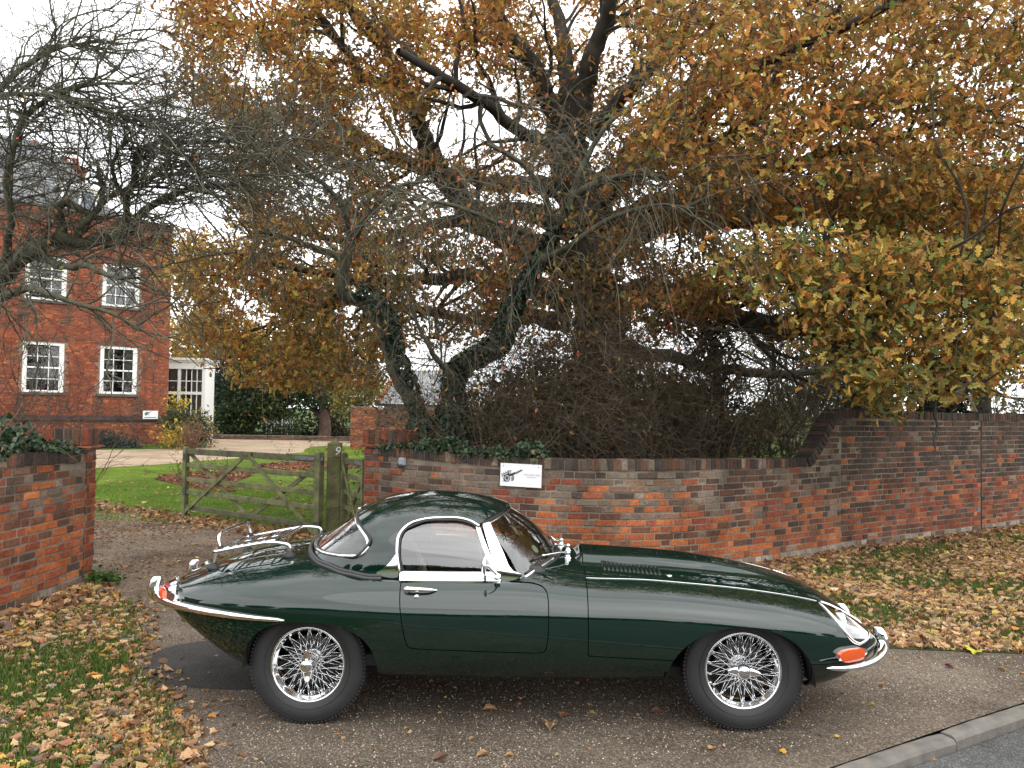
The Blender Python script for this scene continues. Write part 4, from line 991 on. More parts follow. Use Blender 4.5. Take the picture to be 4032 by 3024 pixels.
# ---- low curved wall by the gate, rising to the tall wall
CP = [(-1.98, 10.55), (-1.70, 10.20), (-1.30, 9.78), (-.75, 9.40), (.05, 9.02), (.80, 8.85), (1.70, 8.98), (2.75, 9.62), (3.60, 10.26), (4.30, 10.80), (4.8, 11.18)]
cpath = Path(CP)
s_at_x = lambda path, x: float(path.s[np.argmin(np.abs(path.p[:, 0]-x))])
CS0, CS1 = s_at_x(cpath, -1.66), s_at_x(cpath, 4.30)
SR = s_at_x(cpath, 3.66)
def ctop(s): return 1.195-.045*sstep(CS0, CS0+4.5, s)+.012*sin(s*1.7)+.57*sstep(SR, CS1-.05, s)
def cw(s, z, hdr, r):
    x = cpath.at(s)[0][0]; k = .5+.35*sin(x*1.9+z*2.3)+.3*sin(x*.8-z*4.1+1); h = z/1.2
    w = dict(orange=1.8*max(0, .95-h)+.10, red=.35*max(0, 1-h)+.12, brown=.35, dark=.05 if not hdr else .10, grey=3.0*max(0, h-.36)**.8+.04, sooty=1.5*max(0, h-.52), pale=0)
    if x > 1.9: w['dark'] += .10*k; w['brown'] += .3; w['grey'] *= .55; w['sooty'] += .6*max(0, h-.4)
    if z < .16 and x > 1.2: w = dict(pale=1.6, grey=.5, orange=.3)
    if z > 5: w = dict(grey=.8, sooty=1.8, brown=.7, dark=.5)
    return w
low_wall = empty('curved_brick_wall', (0.8, 8.96, 0), label='low curved weathered brick garden wall with brick-on-edge coping behind the green car', cat='wall')
lay(low_wall, cpath, CS0, CS1, -.02, ctop, cw, 11, wall_origin=(0.8, 8.96, 0), ztop_core=lambda s: ctop(s)-.003)
coping(low_wall, cpath, CS0, SR+.02, ctop, cw, 12, wall_origin=(0.8, 8.96, 0))
coping(low_wall, cpath, SR+.03, CS1, lambda s: ctop(s)-.01, lambda *a: dict(sooty=2, dark=1), 13, h=.125, wall_origin=(0.8, 8.96, 0), over=.03)

# ---- gate pier at its left end
def pier(name, c, w, d, zt, rz, weights, seed, label, capw=.05):
    """square brick pier: four faces of bricks round a mortar core, tile creasing and a soldier cap"""
    W0 = (c[0], c[1], 0); o = empty(name, W0, 0, label, 'gate pier')
    R = lambda x, y: np.array((c[0]+x*cos(rz)-y*sin(rz), c[1]+x*sin(rz)+y*cos(rz)))
    h = ((-w/2, -d/2), (w/2, -d/2), (w/2, d/2), (-w/2, d/2)); lim = (260, 40, 0, 0)
    for i in range(4):
        if i == 2: continue
        a, b = R(*h[i]), R(*h[(i+1) % 4]); pa = Path([tuple(a), tuple((a+b)/2), tuple(b)], 20)
        lay(o, pa, 0, pa.L, -.02, lambda s: zt-.22, weights, seed+i, wall_origin=W0, core=False, limit=lim[i] if i < 2 else 10, phase=0)
    g = G(); g.box((0, 0, (zt-.22)/2-.05), (w-.018, d-.018, zt-.22+.10), np.array(((cos(rz), -sin(rz), 0), (sin(rz), cos(rz), 0), (0, 0, 1)))); g.build('mortar', MORTAR, o)
    Rm = np.array(((cos(rz), -sin(rz), 0), (sin(rz), cos(rz), 0), (0, 0, 1)))
    t = mat('clay_tile', (.27, .10, .055), rough=.85, var=.5, scale=12, bump=.4)
    for k, (e, z) in enumerate(((.035, zt-.206), (.055, zt-.186))):
        n = 3
        for q in range(n):
            gg = G(); ww = (w+2*e)/n; gg.box(Rm@np.array((-(w+2*e)/2+ww*(q+.5), 0, z)), (ww-.006, d+2*e, .017), Rm); gg.build('creasing_tile', t, o)
    r = random.Random(seed+9); k = brick_proto('cap', .066, .165, .10, 4); items = []
    for i in range(4):
        a, b = R(*[v*1.06 for v in h[i]]), R(*[v*1.06 for v in h[(i+1) % 4]]); L_ = np.linalg.norm(b-a); n = int(L_/.075); tv = (b-a)/L_; yaw = atan2(tv[1], tv[0])
        for q in range(n):
            p = a+tv*(q+.5)*L_/n; items.append((k, r.randrange(4), (p[0]-c[0], p[1]-c[1], zt-.09+r.gauss(0, .003)), yaw+r.gauss(0, .02), r.gauss(0, .015), pick(dict(sooty=1, brown=1, red=.5), r), 1))
    bricks_emit(o, items, 300, 'cap_brick')
    g = G(); g.box((0, 0, zt-.095), (w*1.06-.03, d*1.06-.03, .165), Rm); g.build('cap_mortar', MORTAR, o)
    return o
def pw(s, z, hdr, r): return dict(red=1.4, orange=.5, brown=.2, grey=.25) if z < 1.15 else dict(red=.6, sooty=.8, grey=.5)
pc_ = at(846, 1000, 10.42)
RP = pier('gate_pier', (-1.50, 10.30), .50, .46, 1.52, radians(-12), pw, 40, 'red brick gate pier with tile cap at the left end of the curved wall')

# ---- tall wall running off to the right: two bays, the second stepped back
tv = np.array((8.32-4.25, 13.44-10.72)); tv /= np.linalg.norm(tv); tn = np.array((tv[1], -tv[0]))
T0 = np.array((4.30, 10.80))-tn*.055
tpath = Path([tuple(T0+tv*k) for k in (-.3, 1, 3, 6, 9, 12)])
TB0 = .3+.055; TB1 = .3+3.62
def tcol(s, z, hdr, r):
    k = .5+.3*sin(s*2.1+z*1.1)+.35*sin(s*.7-z*2.9+.6); h = z/1.8
    w = dict(red=1.6*max(0, .62-h)+.03, orange=.35*max(0, .9-h)+.05*(k > .6), brown=.45, dark=.08+(.14 if hdr else 0), grey=1.9*max(0, h-.45)*max(0, 1.1-h)*2*k+.02, sooty=5.0*max(0, h-.42), pale=0)
    if z < .16: w = dict(pale=1.4, grey=.8, brown=.3)
    if z > 5: w = dict(sooty=2, brown=.6, dark=.5)
    return w
ttop = lambda s: 1.745+.008*sin(s*1.3)
tall = empty('tall_brick_wall', (T0[0], T0[1], 0), label='tall soot-stained brick wall in two bays behind the leafy right verge', cat='wall')
lay(tall, tpath, TB0, TB1, -.02, ttop, tcol, 21, wall_origin=(T0[0], T0[1], 0), limit=300)
lay(tall, tpath, TB1+.06, 9.0, -.02, ttop, tcol, 23, wall_origin=(T0[0], T0[1], 0), limit=0, face=-.03)
coping(tall, tpath, .30, 9.0, ttop, tcol, 22, wall_origin=(T0[0], T0[1], 0))
RECESS_DARK = mat('recess_dark', (.020, .014, .011), rough=.95, var=.5, scale=9, bump=.4)
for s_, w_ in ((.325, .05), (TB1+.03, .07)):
    g = G(); p, t = tpath.at(s_); g.box((p[0]-T0[0]-tn[0]*.04, p[1]-T0[1]-tn[1]*.04, .85), (w_, .05, 1.76), np.array(((t[0], -t[1], 0), (t[1], t[0], 0), (0, 0, 1)))); g.build('recess_strip', RECESS_DARK, tall)  # dark strip down the recess at each end of the first bay

# ---- wall on the left, its face turned to the drive
LP = [(-4.80, 3.4), (-4.48, 4.6), (-4.27, 5.8), (-4.18, 6.8), (-4.14, 7.5), (-4.13, 8.08)]
lpath = Path(LP); LS0 = .6
ltop = lambda s: 1.232+.012*sin(s*2.3)
def lcol(s, z, hdr, r):
    h = z/1.35; k = .5+.5*sin(s*3.1+z*4)
    w = dict(orange=1.7*max(0, .85-h)+.12, red=.45*max(0, 1-h)+.15, brown=.40+.35*h, dark=.05+(.12 if hdr else 0), grey=.8*max(0, h-.45)+.05, sooty=.9*max(0, h-.6), pale=.1*max(0, h-.5))
    if z < .12: w = dict(grey=.8, brown=.8, pale=.2)
    if z > 5: w = dict(sooty=1.8, brown=.8, grey=.2)
    return w
left_wall = empty('left_brick_wall', (-4.1, 7.0, 0), label='crumbling orange brick wall at the left edge, topped with ivy', cat='wall')
lay(left_wall, lpath, LS0, lpath.L, -.03, ltop, lcol, 31, wall_origin=(-4.1, 7.0, 0), ch=.0745)
coping(left_wall, lpath, LS0, lpath.L-.03, ltop, lcol, 32, wall_origin=(-4.1, 7.0, 0), h=.112, w=.10)
pier('gate_pier', (-4.33, 8.19), .40, .20, 1.545, radians(3), lambda s, z, h, r: dict(red=1, orange=.7, brown=.5, sooty=.5*(z > 1)), 60, 'brick gate pier with tile cap at the far end of the left wall')
# ---- grey junction box and its cable on the curved wall
_s = s_at_x(cpath, float(at(876, 1000, 9.9)[0])); _p, _t = cpath.at(_s); _yaw = atan2(_t[1], _t[0])
jb = empty('junction_box', (_p[0], _p[1], float(at(876, 997, _p[1])[2])), _yaw, 'small grey plastic junction box on the brick wall beside the gate pier', 'junction box')
PG = mat('grey_plastic', (.26, .29, .33), rough=.5)
g = G(); g.box((0, -.026, 0), (.095, .052, .092), bev=.010); g.build('housing', PG, jb)
g = G(); g.box((0, -.056, .002), (.074, .012, .068), bev=.006); g.build('cover', PG, jb)
g = G(); g.tube(curve3([(.0, -.02, -.045), (.004, -.018, -.075), (-.004, -.012, -.12)], 8), .006, 6); g.build('cable_gland', RUBBER, jb)
# ---- white restaurant sign
def ring(gx, cx, cz, r0, r1, n=28, sx=1., y=0., a0=0, a1=2*pi):
    a = np.linspace(a0, a1, n+1); V = []
    for t in a: V += [(cx+r0*cos(t)*sx, y, cz+r0*sin(t)), (cx+r1*cos(t)*sx, y, cz+r1*sin(t))]
    gx.add(V, [(2*i, 2*i+2, 2*i+3, 2*i+1) for i in range(n)])
def bar(gx, a, b, w, y=0.):
    a = np.array(a, float); b = np.array(b, float); d = b-a; d /= max(np.linalg.norm(d), 1e-9); n = np.array((-d[1], d[0]))*w*.7
    gx.add([(a[0]-n[0], y, a[1]-n[1]), (b[0]-n[0], y, b[1]-n[1]), (b[0]+n[0], y, b[1]+n[1]), (a[0]+n[0], y, a[1]+n[1])], [(0, 1, 2, 3)])
def cart(parent, m, s, y, ox, oz):
    """line drawing of a two-wheeled farm cart, shafts raised to the right"""
    g = G(); y0 = y
    ring(g, .30, .22, .145, .185, sx=.9, y=y0); ring(g, .30, .22, .0, .035, 14, y=y0)
    for k in range(12):
        t = 2*pi*k/12; bar(g, (.30+.03*cos(t), .22+.03*sin(t)), (.30+.15*cos(t)*.9, .22+.15*sin(t)), .018, y0)
    ring(g, .55, .24, .10, .15, sx=.72, y=y0, a0=-1.9, a1=1.7)
    for k in range(-3, 3):
        t = k*.5; bar(g, (.53, .24), (.53+.11*cos(t)*.8, .24+.12*sin(t)), .014, y0)
    bar(g, (.40, .36), (.72, .50), .055, y0); bar(g, (.46, .32), (.70, .44), .035, y0)
    bar(g, (.70, .485), (1.02, .655), .018, y0); bar(g, (.72, .455), (1.06, .655), .018, y0); bar(g, (.74, .43), (1.08, .63), .014, y0)
    bar(g, (.08, .30), (.44, .48), .022, y0); bar(g, (.05, .37), (.40, .545), .022, y0)
    for k in range(4): bar(g, (.06+.09*k, .24+.045*k), (.03+.10*k, .44+.05*k), .02, y0)
    bar(g, (.36, .40), (.38, .58), .02, y0); bar(g, (.48, .44), (.48, .60), .02, y0); bar(g, (.36, .565), (.50, .585), .02, y0)
    bar(g, (.10, .22), (.18, .06), .02, y0); bar(g, (.08, .06), (.26, .06), .018, y0); bar(g, (.30, .40), (.52, .40), .04, y0)
    o = g.build('cart_drawing', m, parent); o.scale = (s, 1, s); o.location = (ox, 0, oz); return o
SIGNW = mat('sign_white', (.80, .81, .83), rough=.35); INK = mat('sign_ink', (.03, .035, .045), rough=.5); INKG = mat('sign_grey_ink', (.30, .31, .33), rough=.5)
_s = s_at_x(cpath, float(at(1125, 1027, 9.02)[0])); _p, _t = cpath.at(_s)
sc_ = at(1125, 1027, _p[1]-.02); sg = empty('restaurant_sign', tuple(sc_), atan2(_t[1], _t[0]), 'white oblong sign with a cart drawing on the curved brick wall', 'sign')
SWd, SHt = .468, .248
g = G(); g.box((0, .0, 0), (SWd, .006, SHt), bev=.002); g.build('board', SIGNW, sg); sg.rotation_euler[1] = radians(1.0)
cart(sg, INK, .225, -.0045, -.222, -.085)
text_mesh('lettering', 'THE CART SHED', .026, INKG, sg, Matrix.Translation((.128, -.0042, .010)) @ Matrix.Rotation(pi/2, 4, 'X'), .0004)
text_mesh('lettering', 'RESTAURANT', .017, INKG, sg, Matrix.Translation((.128, -.0042, -.016)) @ Matrix.Rotation(pi/2, 4, 'X'), .0004)
for x in (-.20, .20):
    g = G(); g.lathe([(.006, -.002), (.006, -.006), (0, -.007)], 'y', 10, (x, 0, .095)); g.build('screw', mat('zinc', (.35, .35, .36), rough=.4, metal=.8), sg)
# ---------------------------------------------------------------- green field gate, its post and the wicket beside it
WOODG = mat('green_weathered_oak', (.165, .17, .068), rough=.85, var=.55, scale=7, dark=(.060, .062, .032), bump=.5, bscale=45)
WOODD = mat('damp_green_oak', (.11, .112, .05), rough=.85, var=.5, scale=7, dark=(.045, .044, .027), bump=.5, bscale=45)
IRON = mat('grey_iron', (.12, .125, .14), rough=.5, metal=.3, var=.3, scale=20)
BLACKI = mat('black_iron', (.02, .02, .022), rough=.6)
def gate(name, A, B, label, zs, braces, dims, cat, stile_h, plaque=False):
    """A: hinge end, B: closing end (ground points). Rails between the stiles, braces on both faces"""
    A = np.array(A[:2], float); B = np.array(B[:2], float); d = B-A; Lg = np.linalg.norm(d); rz = atan2(d[1], d[0])
    o = empty(name, (A[0], A[1], 0), rz, label, cat)
    tw, rh = dims
    front = 1.0 if (np.array((-d[1], d[0]))@(-A)) > 0 else -1.0            # side of the gate that looks at the road
    for (x, w, t, h0, h1) in stile_h:
        g = G(); c = .02
        g.add([(x-w/2, -t/2, h0), (x+w/2, -t/2, h0), (x+w/2, t/2, h0), (x-w/2, t/2, h0), (x-w/2, -t/2, h1-c), (x+w/2, -t/2, h1-c), (x+w/2, t/2, h1-c), (x-w/2, t/2, h1-c), (x-w*.2, -t*.2, h1), (x+w*.2, -t*.2, h1), (x+w*.2, t*.2, h1), (x-w*.2, t*.2, h1)],
              [(3, 2, 1, 0), (0, 1, 5, 4), (1, 2, 6, 5), (2, 3, 7, 6), (3, 0, 4, 7), (4, 5, 9, 8), (5, 6, 10, 9), (6, 7, 11, 10), (7, 4, 8, 11), (8, 9, 10, 11)])
        g.build('stile', WOODG, o)
    for i, z in enumerate(zs):
        h = rh*1.25 if i == len(zs)-1 else rh
        g = G(); g.box((Lg/2, random.uniform(-.003, .003), z), (Lg-.10, tw, h), np.array(((cos(.004*(i-2)), 0, sin(.004*(i-2))), (0, 1, 0), (-sin(.004*(i-2)), 0, cos(.004*(i-2))))), bev=.006); g.build('rail', WOODD if i == 0 or i == len(zs)-1 else WOODG, o)
    for (x0, z0, x1, z1, side) in braces:
        a = np.array((x0, z0)); b = np.array((x1, z1)); q = b-a; l = np.linalg.norm(q); an = atan2(q[1], q[0]); g = G()
        g.box(((x0+x1)/2, side*front*(tw/2+.013), (z0+z1)/2), (l, .024, rh*.86), np.array(((cos(an), 0, -sin(an)), (0, 1, 0), (sin(an), 0, cos(an)))), bev=.004); g.build('brace', WOODG, o)
    return o, Lg, front, rz
GA = gp(688, 1163); GB = gp(396, 1119)
Lg_ = float(np.linalg.norm((GB-GA)[:2]))
zs = [.17, .415, .615, .845, 1.065]
go, Lg, fr, rz = gate('field_gate', GA, GB, 'open five-bar field gate of green weathered wood', zs,
    [(Lg_-.06, .10, Lg_*.52, 1.03, 1), (Lg_*.47, 1.03, .06, .06, 1), (Lg_-.10, 1.02, Lg_*.48, .12, -1), (Lg_*.50, .12, .08, .98, -1)], (.034, .072), 'gate',
    [(.02, .11, .085, .03, 1.18), (Lg_-.03, .075, .075, .04, 1.13)])
g = G(); g.box((Lg*.50, fr*.035, 1.055), (.25, .022, .12), bev=.006); g.build('name_board', WOODD, go)
for k in range(5):
    g = G(); g.box((Lg*.50-.06+.03*k, fr*.047, 1.052+.004*(k % 2)), (.016, .002, .04-.012*(k % 2))); g.build('carved_letter', mat('carved_shadow', (.045, .045, .025), rough=.9), go)
g = G(); g.box((.24, fr*.024, 1.075), (.50, .008, .050), bev=.002); g.box((-.03, fr*.02, 1.075), (.10, .02, .05), bev=.003)
for x in (.10, .25, .42): g.lathe([(.010, 0), (.008, fr*.006), (0, fr*.008)], 'y', 10, (x, fr*.028, 1.075))
g.build('strap_hinge', IRON, go)
g = G(); g.box((-.01, fr*.05, .20), (.14, .02, .05), bev=.003); g.tube([(-.07, fr*.05, .14), (-.07, fr*.05, .25)], .016, 8); g.build('hinge_bracket', BLACKI, go)
g = G(); g.box((Lg-.03, fr*.01, .42), (.03, .06, .12), bev=.004); g.box((Lg-.03, fr*.01, .97), (.05, .07, .10), bev=.004); g.build('latch_plate', BLACKI, go)
# square post with the house number
GP = gp(719, 1158); gp_o = empty('gate_post', (GP[0], GP[1], 0), radians(8), 'thick square green wooden gate post carrying the number 9', 'gate post')
w = .19; h = float(at(719, 953, GP[1])[2]); g = G()
g.box((0, 0, h/2-.05), (w, w, h+.06), bev=.012)
g.add([(-w/2+.01, -w/2+.01, h-.03), (w/2-.01, -w/2+.01, h-.03), (w/2-.01, w/2-.01, h-.03), (-w/2+.01, w/2-.01, h-.03), (0, 0, h+.03)], [(0, 1, 4), (1, 2, 4), (2, 3, 4), (3, 0, 4)])
g.build('post', WOODG, gp_o)
g = G(); g.box((.035, -w/2-.008, h-.135), (.115, .018, .165), bev=.007); pl = g.build('number_plate', mat('plate_green', (.12, .13, .05), rough=.7, var=.3, scale=15), gp_o)
text_mesh('numeral', '9', .165, mat('numeral_white', (.70, .70, .66), rough=.6), pl, Matrix.Translation((.038, -w/2-.0185, h-.135)) @ Matrix.Rotation(pi/2, 4, 'X'), .001, shear=.25)
# wicket gate between post and pier
WA = np.array((-2.30, 11.42)); WB = np.array((-1.86, 10.62))
Lw = float(np.linalg.norm(WB-WA))
wo_, Lw, fr2, rz2 = gate('wicket_gate', WB, WA, 'small green wooden wicket gate between the numbered post and the brick pier', [.20, .43, .64, .86, 1.06],
    [(.06, .12, Lw-.06, 1.0, 1), (Lw-.08, .16, .10, .98, -1)], (.032, .066), 'gate', [(.03, .075, .075, .04, 1.14), (Lw-.04, .075, .075, .04, 1.17)])
g = G(); g.box((.20, fr2*.024, 1.065), (.34, .008, .045), bev=.002); g.lathe([(.012, 0), (.010, fr2*.008), (0, fr2*.010)], 'y', 10, (.02, fr2*.03, 1.065)); g.build('strap_hinge', IRON, wo_)
WP = np.array((-1.80, 10.52)); wp = empty('wicket_post', (WP[0], WP[1], 0), radians(20), 'slim green wooden post hung with the wicket gate against the brick pier', 'gate post')
g = G(); hp = float(at(797, 955, 10.52)[2]); g.box((0, 0, hp/2-.03), (.095, .10, hp+.06), bev=.008); g.build('post', WOODG, wp)
g = G(); g.tube([(0, -.05, hp*.80), (0, -.075, hp*.80)], .014, 8); g.build('bolt', BLACKI, wp)
# ---------------------------------------------------------------- red brick house on the left
HC = at(362, 900, 37.0); HLft = at(0, 900, 37.0/1.136)
hu = (HLft-HC); hu[2] = 0; HLn = np.linalg.norm(hu); hu /= HLn                 # along the front, from the right corner to the left
hn = np.array((hu[1], -hu[0], 0));
if hn@(-HC) < 0: hn = -hn                                                     # towards the viewer
HP = np.array((HC[0], HC[1], 0.))
house = empty('brick_house', tuple(HP), 0, 'red brick house with white sash windows and slate roof on the left', 'house')
def hp_(px, py):
    """point on the front: metres from the corner, height"""
    q = on_plane(px, py, HP, hn)-HP; return float(q@hu), float(q[2])
HLEN = HLn+2.2; HTOP = hp_(376, 492)[1]
WIN = []
for (x0, y0, x1, y1) in ((62, 553, 146, 652), (224, 563, 302, 667), (53, 735, 134, 848), (217, 748, 294, 852)):
    a, z1_ = hp_(x0, (y0)); b, z0_ = hp_(x1, y1); WIN.append((min(a, b), max(a, b), z0_, z1_))
W = WIN[:]
u_r = (W[1][0]+W[3][0])/2; wd = ((W[1][1]-W[1][0])+(W[3][1]-W[3][0]))/2; u_l = (W[0][0]+W[2][0])/2
zlo = sum(W[k][2] for k in (2, 3))/2; zhi = sum(W[k][3] for k in (2, 3))/2; zlo2 = sum(W[k][2] for k in (0, 1))/2; zhi2 = sum(W[k][3] for k in (0, 1))/2
WIN = [(u_l, u_l+wd, zlo2, zhi2), (u_r, u_r+wd, zlo2, zhi2), (u_l, u_l+wd, zlo, zhi), (u_r, u_r+wd, zlo, zhi)]
lft = HP+hu*HLEN; hpath = Path([tuple(lft[:2]), tuple((HP+hu*HLEN*.5)[:2]), tuple(HP[:2])])
PLZ = hp_(300, 905)[1]; CORN = HTOP-.62
def hcol(s, z, hdr, r):
    u = HLEN-s
    if abs(z-PLZ) < .16: return dict(sooty=2, dark=1, brown=.6)
    if z < PLZ: return dict(red=1.2, orange=.6, brown=.5, sooty=.25)
    if z > CORN+.1: return dict(orange=.6, red=.7, brown=.9, sooty=.9)
    for (a, b, c, d) in WIN:
        if d < z < d+.32 and a-.2 < u < b+.2: return dict(red=1, brown=.9)
        if c-.9 < z < c and (a-.25 < u < a+.15 or b-.2 < u < b+.2): return dict(red=.6, brown=1.0, sooty=.6)
    return dict(red=2.2, orange=.55, brown=.22)
def hskip(m, z, l):
    u = HLEN-m
    return any(a-l/2-.005 < u < b+l/2+.005 and c-.09 < z < d+.03 for (a, b, c, d) in WIN)
lay(house, hpath, 0, hpath.L, 0, lambda s: HTOP, hcol, 71, ch=.075, wall_origin=tuple(HP), limit=300, gap=.010, skip=hskip, core=False)
# front as one mortar skin with openings, plus the side wall
def HV(u, z, o=0.): q = hu*u+hn*o; return (q[0], q[1], z)
g = G(); us = sorted({0, HLEN}|{w_ for a in WIN for w_ in a[:2]}); zs_ = sorted({0, HTOP}|{w_ for a in WIN for w_ in a[2:]})
for i in range(len(us)-1):
    for j in range(len(zs_)-1):
        cu, cz_ = (us[i]+us[i+1])/2, (zs_[j]+zs_[j+1])/2
        if any(a < cu < b and c < cz_ < d for (a, b, c, d) in WIN): continue
        g.add([HV(us[i], zs_[j], -.01), HV(us[i+1], zs_[j], -.01), HV(us[i+1], zs_[j+1], -.01), HV(us[i], zs_[j+1], -.01)], [(0, 1, 2, 3)])
dp = -9.0
g.add([HV(0, 0, -.01), HV(0, HTOP, -.01), HV(0, HTOP, dp), HV(0, 0, dp)], [(0, 1, 2, 3)]); g.add([HV(HLEN, 0, -.01), HV(HLEN, HTOP, -.01), HV(HLEN, HTOP, dp), HV(HLEN, 0, dp)], [(3, 2, 1, 0)])
g.add([HV(0, HTOP-.02, -.01), HV(HLEN, HTOP-.02, -.01), HV(HLEN, HTOP-.02, dp), HV(0, HTOP-.02, dp)], [(0, 1, 2, 3)])
for (a, b, c, d) in WIN:
    for (p, q) in (((a, c), (b, c)), ((b, c), (b, d)), ((b, d), (a, d)), ((a, d), (a, c))): g.add([HV(p[0], p[1], -.01), HV(q[0], q[1], -.01), HV(q[0], q[1], -.16), HV(p[0], p[1], -.16)], [(0, 1, 2, 3)])
g.build('wall', MORTAR_D, house)
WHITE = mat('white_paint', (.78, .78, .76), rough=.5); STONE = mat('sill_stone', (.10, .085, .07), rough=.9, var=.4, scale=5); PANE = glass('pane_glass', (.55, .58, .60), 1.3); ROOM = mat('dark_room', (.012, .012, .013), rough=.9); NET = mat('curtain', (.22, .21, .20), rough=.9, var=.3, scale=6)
def hbox(g, u0, u1, z0, z1, o0, o1):
    V = [HV(u, z, o) for u in (u0, u1) for o in (o0, o1) for z in (z0, z1)]
    g.add(V, [(0, 1, 3, 2), (4, 6, 7, 5), (0, 4, 5, 1), (2, 3, 7, 6), (0, 2, 6, 4), (1, 5, 7, 3)])
def sash(a, b, c, d, curtain, cols=4, rows=4):
    f = G(); t = .14; hbox(f, a, a+t, c, d, -.04, -.14); hbox(f, b-t, b, c, d, -.04, -.14); hbox(f, a+t, b-t, d-.11, d, -.04, -.14); hbox(f, a+t, b-t, c, c+.09, -.03, -.14)
    fo = f.build('window', WHITE, house); q = G(); i0, i1, j0, j1 = a+t, b-t, c+.09, d-.11
    mid = (j0+j1)/2; hbox(q, i0, i1, mid-.03, mid+.03, -.06, -.12)
    for s_ in (i0, i1-.035): hbox(q, s_, s_+.035, j0, j1, -.07, -.12)
    q.build('sash_frame', WHITE, fo)
    for k in range(1, cols-1+0):
        u = i0+(i1-i0)*k/(cols-1); m = G(); hbox(m, u-.014, u+.014, j0, j1, -.075, -.105); m.build('glazing_bar', WHITE, fo)
    for k in (1, 3):
        z = j0+(j1-j0)*k/4; m = G(); hbox(m, i0, i1, z-.013, z+.013, -.076, -.104); m.build('glazing_bar', WHITE, fo)
    for ku in range(cols-1):
        for kz in range(4):
            p = G(); u0 = i0+(i1-i0)*ku/(cols-1); u1 = i0+(i1-i0)*(ku+1)/(cols-1); z0 = j0+(j1-j0)*kz/4; z1 = j0+(j1-j0)*(kz+1)/4
            p.add([HV(u0, z0, -.09), HV(u1, z0, -.09), HV(u1, z1, -.09), HV(u0, z1, -.09)], [(0, 1, 2, 3)]); p.build('pane', PANE, fo)
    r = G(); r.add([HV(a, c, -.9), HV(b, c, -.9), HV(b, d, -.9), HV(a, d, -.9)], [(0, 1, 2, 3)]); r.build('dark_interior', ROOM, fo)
    cu = G()
    for (u0, u1) in curtain:
        n = 16; V = []
        for k in range(n+1):
            u = u0+(u1-u0)*k/n; V += [HV(u, j0, -.20+.03*sin(k*2.2)), HV(u, j1, -.20+.03*sin(k*2.2))]
        cu.add(V, [(2*k, 2*k+2, 2*k+3, 2*k+1) for k in range(n)])
    cu.build('curtain', NET, fo)
    s_ = G(); hbox(s_, a-.10, b+.10, c-.11, c-.005, -.10, .07); s_.build('sill', STONE, fo)
for k, (a, b, c, d) in enumerate(WIN):
    w_ = b-a; sash(a, b, c, d, [(a+.1, a+w_*(.36 if k != 1 else .5)), (b-w_*(.14 if k > 1 else .34), b-.1)])
# string course, cornice, parapet cap
for (z0, z1, o1, m_) in ((PLZ-.07, PLZ+.09, .045, mat('plinth_brick', (.065, .042, .036), rough=.9, var=.5, scale=4)), (CORN-.10, CORN, .06, mat('cornice_brick', (.20, .075, .045), rough=.9, var=.4, scale=4)), (CORN, CORN+.09, .12, mat('cornice_brick2', (.13, .065, .045), rough=.9, var=.4, scale=4)), (HTOP, HTOP+.09, .07, STONE)):
    g = G(); hbox(g, -.06, HLEN, z0, z1, -.2, o1); g.build('cornice' if z0 > PLZ+1 else 'plinth_band', m_, house)
# slate roof behind the parapet, hipped at the right end; slates in rows
SLATE = [mat('slate', (.15, .155, .165), rough=.7, var=.3, scale=3), mat('slate_pale', (.21, .215, .22), rough=.7, var=.3, scale=3)]
E0, RZ = HTOP-.25, HTOP+3.6
def RV(u, v):                                  # u along, v up the slope
    return HV(u, E0+v*.80, -.7-v*.60)
rf = G(); rf.add([RV(1.6, 0), RV(HLEN, 0), RV(HLEN, 4.8), RV(4.4, 4.8)], [(0, 1, 2, 3)]); rf.add([RV(1.6, 0), RV(4.4, 4.8), HV(4.4, E0, -6.), HV(1.6, E0, -6.)], [(0, 1, 2, 3)]); ro = rf.build('roof', SLATE[0], house)
items = []
for j in range(24):
    v = j*.2
    for i in range(int((HLEN-1.6)/.28)+1):
        u = 1.6+i*.28+(.14 if j % 2 else 0)
        if u > 1.6+v*.583+.05 and u < HLEN: items.append((u, v))
items.sort(key=lambda t: t[0])
sl_me = {}
def slate_geo(u, v):
    e = .012; return [RV(u-.135, v-.02), RV(u+.135, v-.02), RV(u+.135, v+.21), RV(u-.135, v+.21)]
off_ = np.array(HV(0, .022, .030)); off2 = np.array(HV(0, .006, .008))
def slate_mesh(us):
    VV, FF = [], []
    for (u, v) in us:
        q = np.array(slate_geo(u, v)); q = q+off2; q[:2] += off_*random.uniform(.4, .9); b = len(VV)*4; VV.append(q); FF.append((b, b+1, b+2, b+3)); FF.append((b, b+1, b+1, b)) if 0 else None
    return np.concatenate(VV), FF
step = max(1, len(items)//300+1)
near = items[::max(1, len(items)//250)][:250]; rest = [t for t in items if t not in set(near)]
for t in near:
    V, F = slate_mesh([t]); mesh_obj('slate', V, F, SLATE[random.random() < .4], ro)
V, F = slate_mesh(rest); k = mesh_obj('slate_rows', V, F, None, ro, mats=SLATE, fmat=[int(random.random() < .4) for _ in F]); k['kind'] = 'stuff'
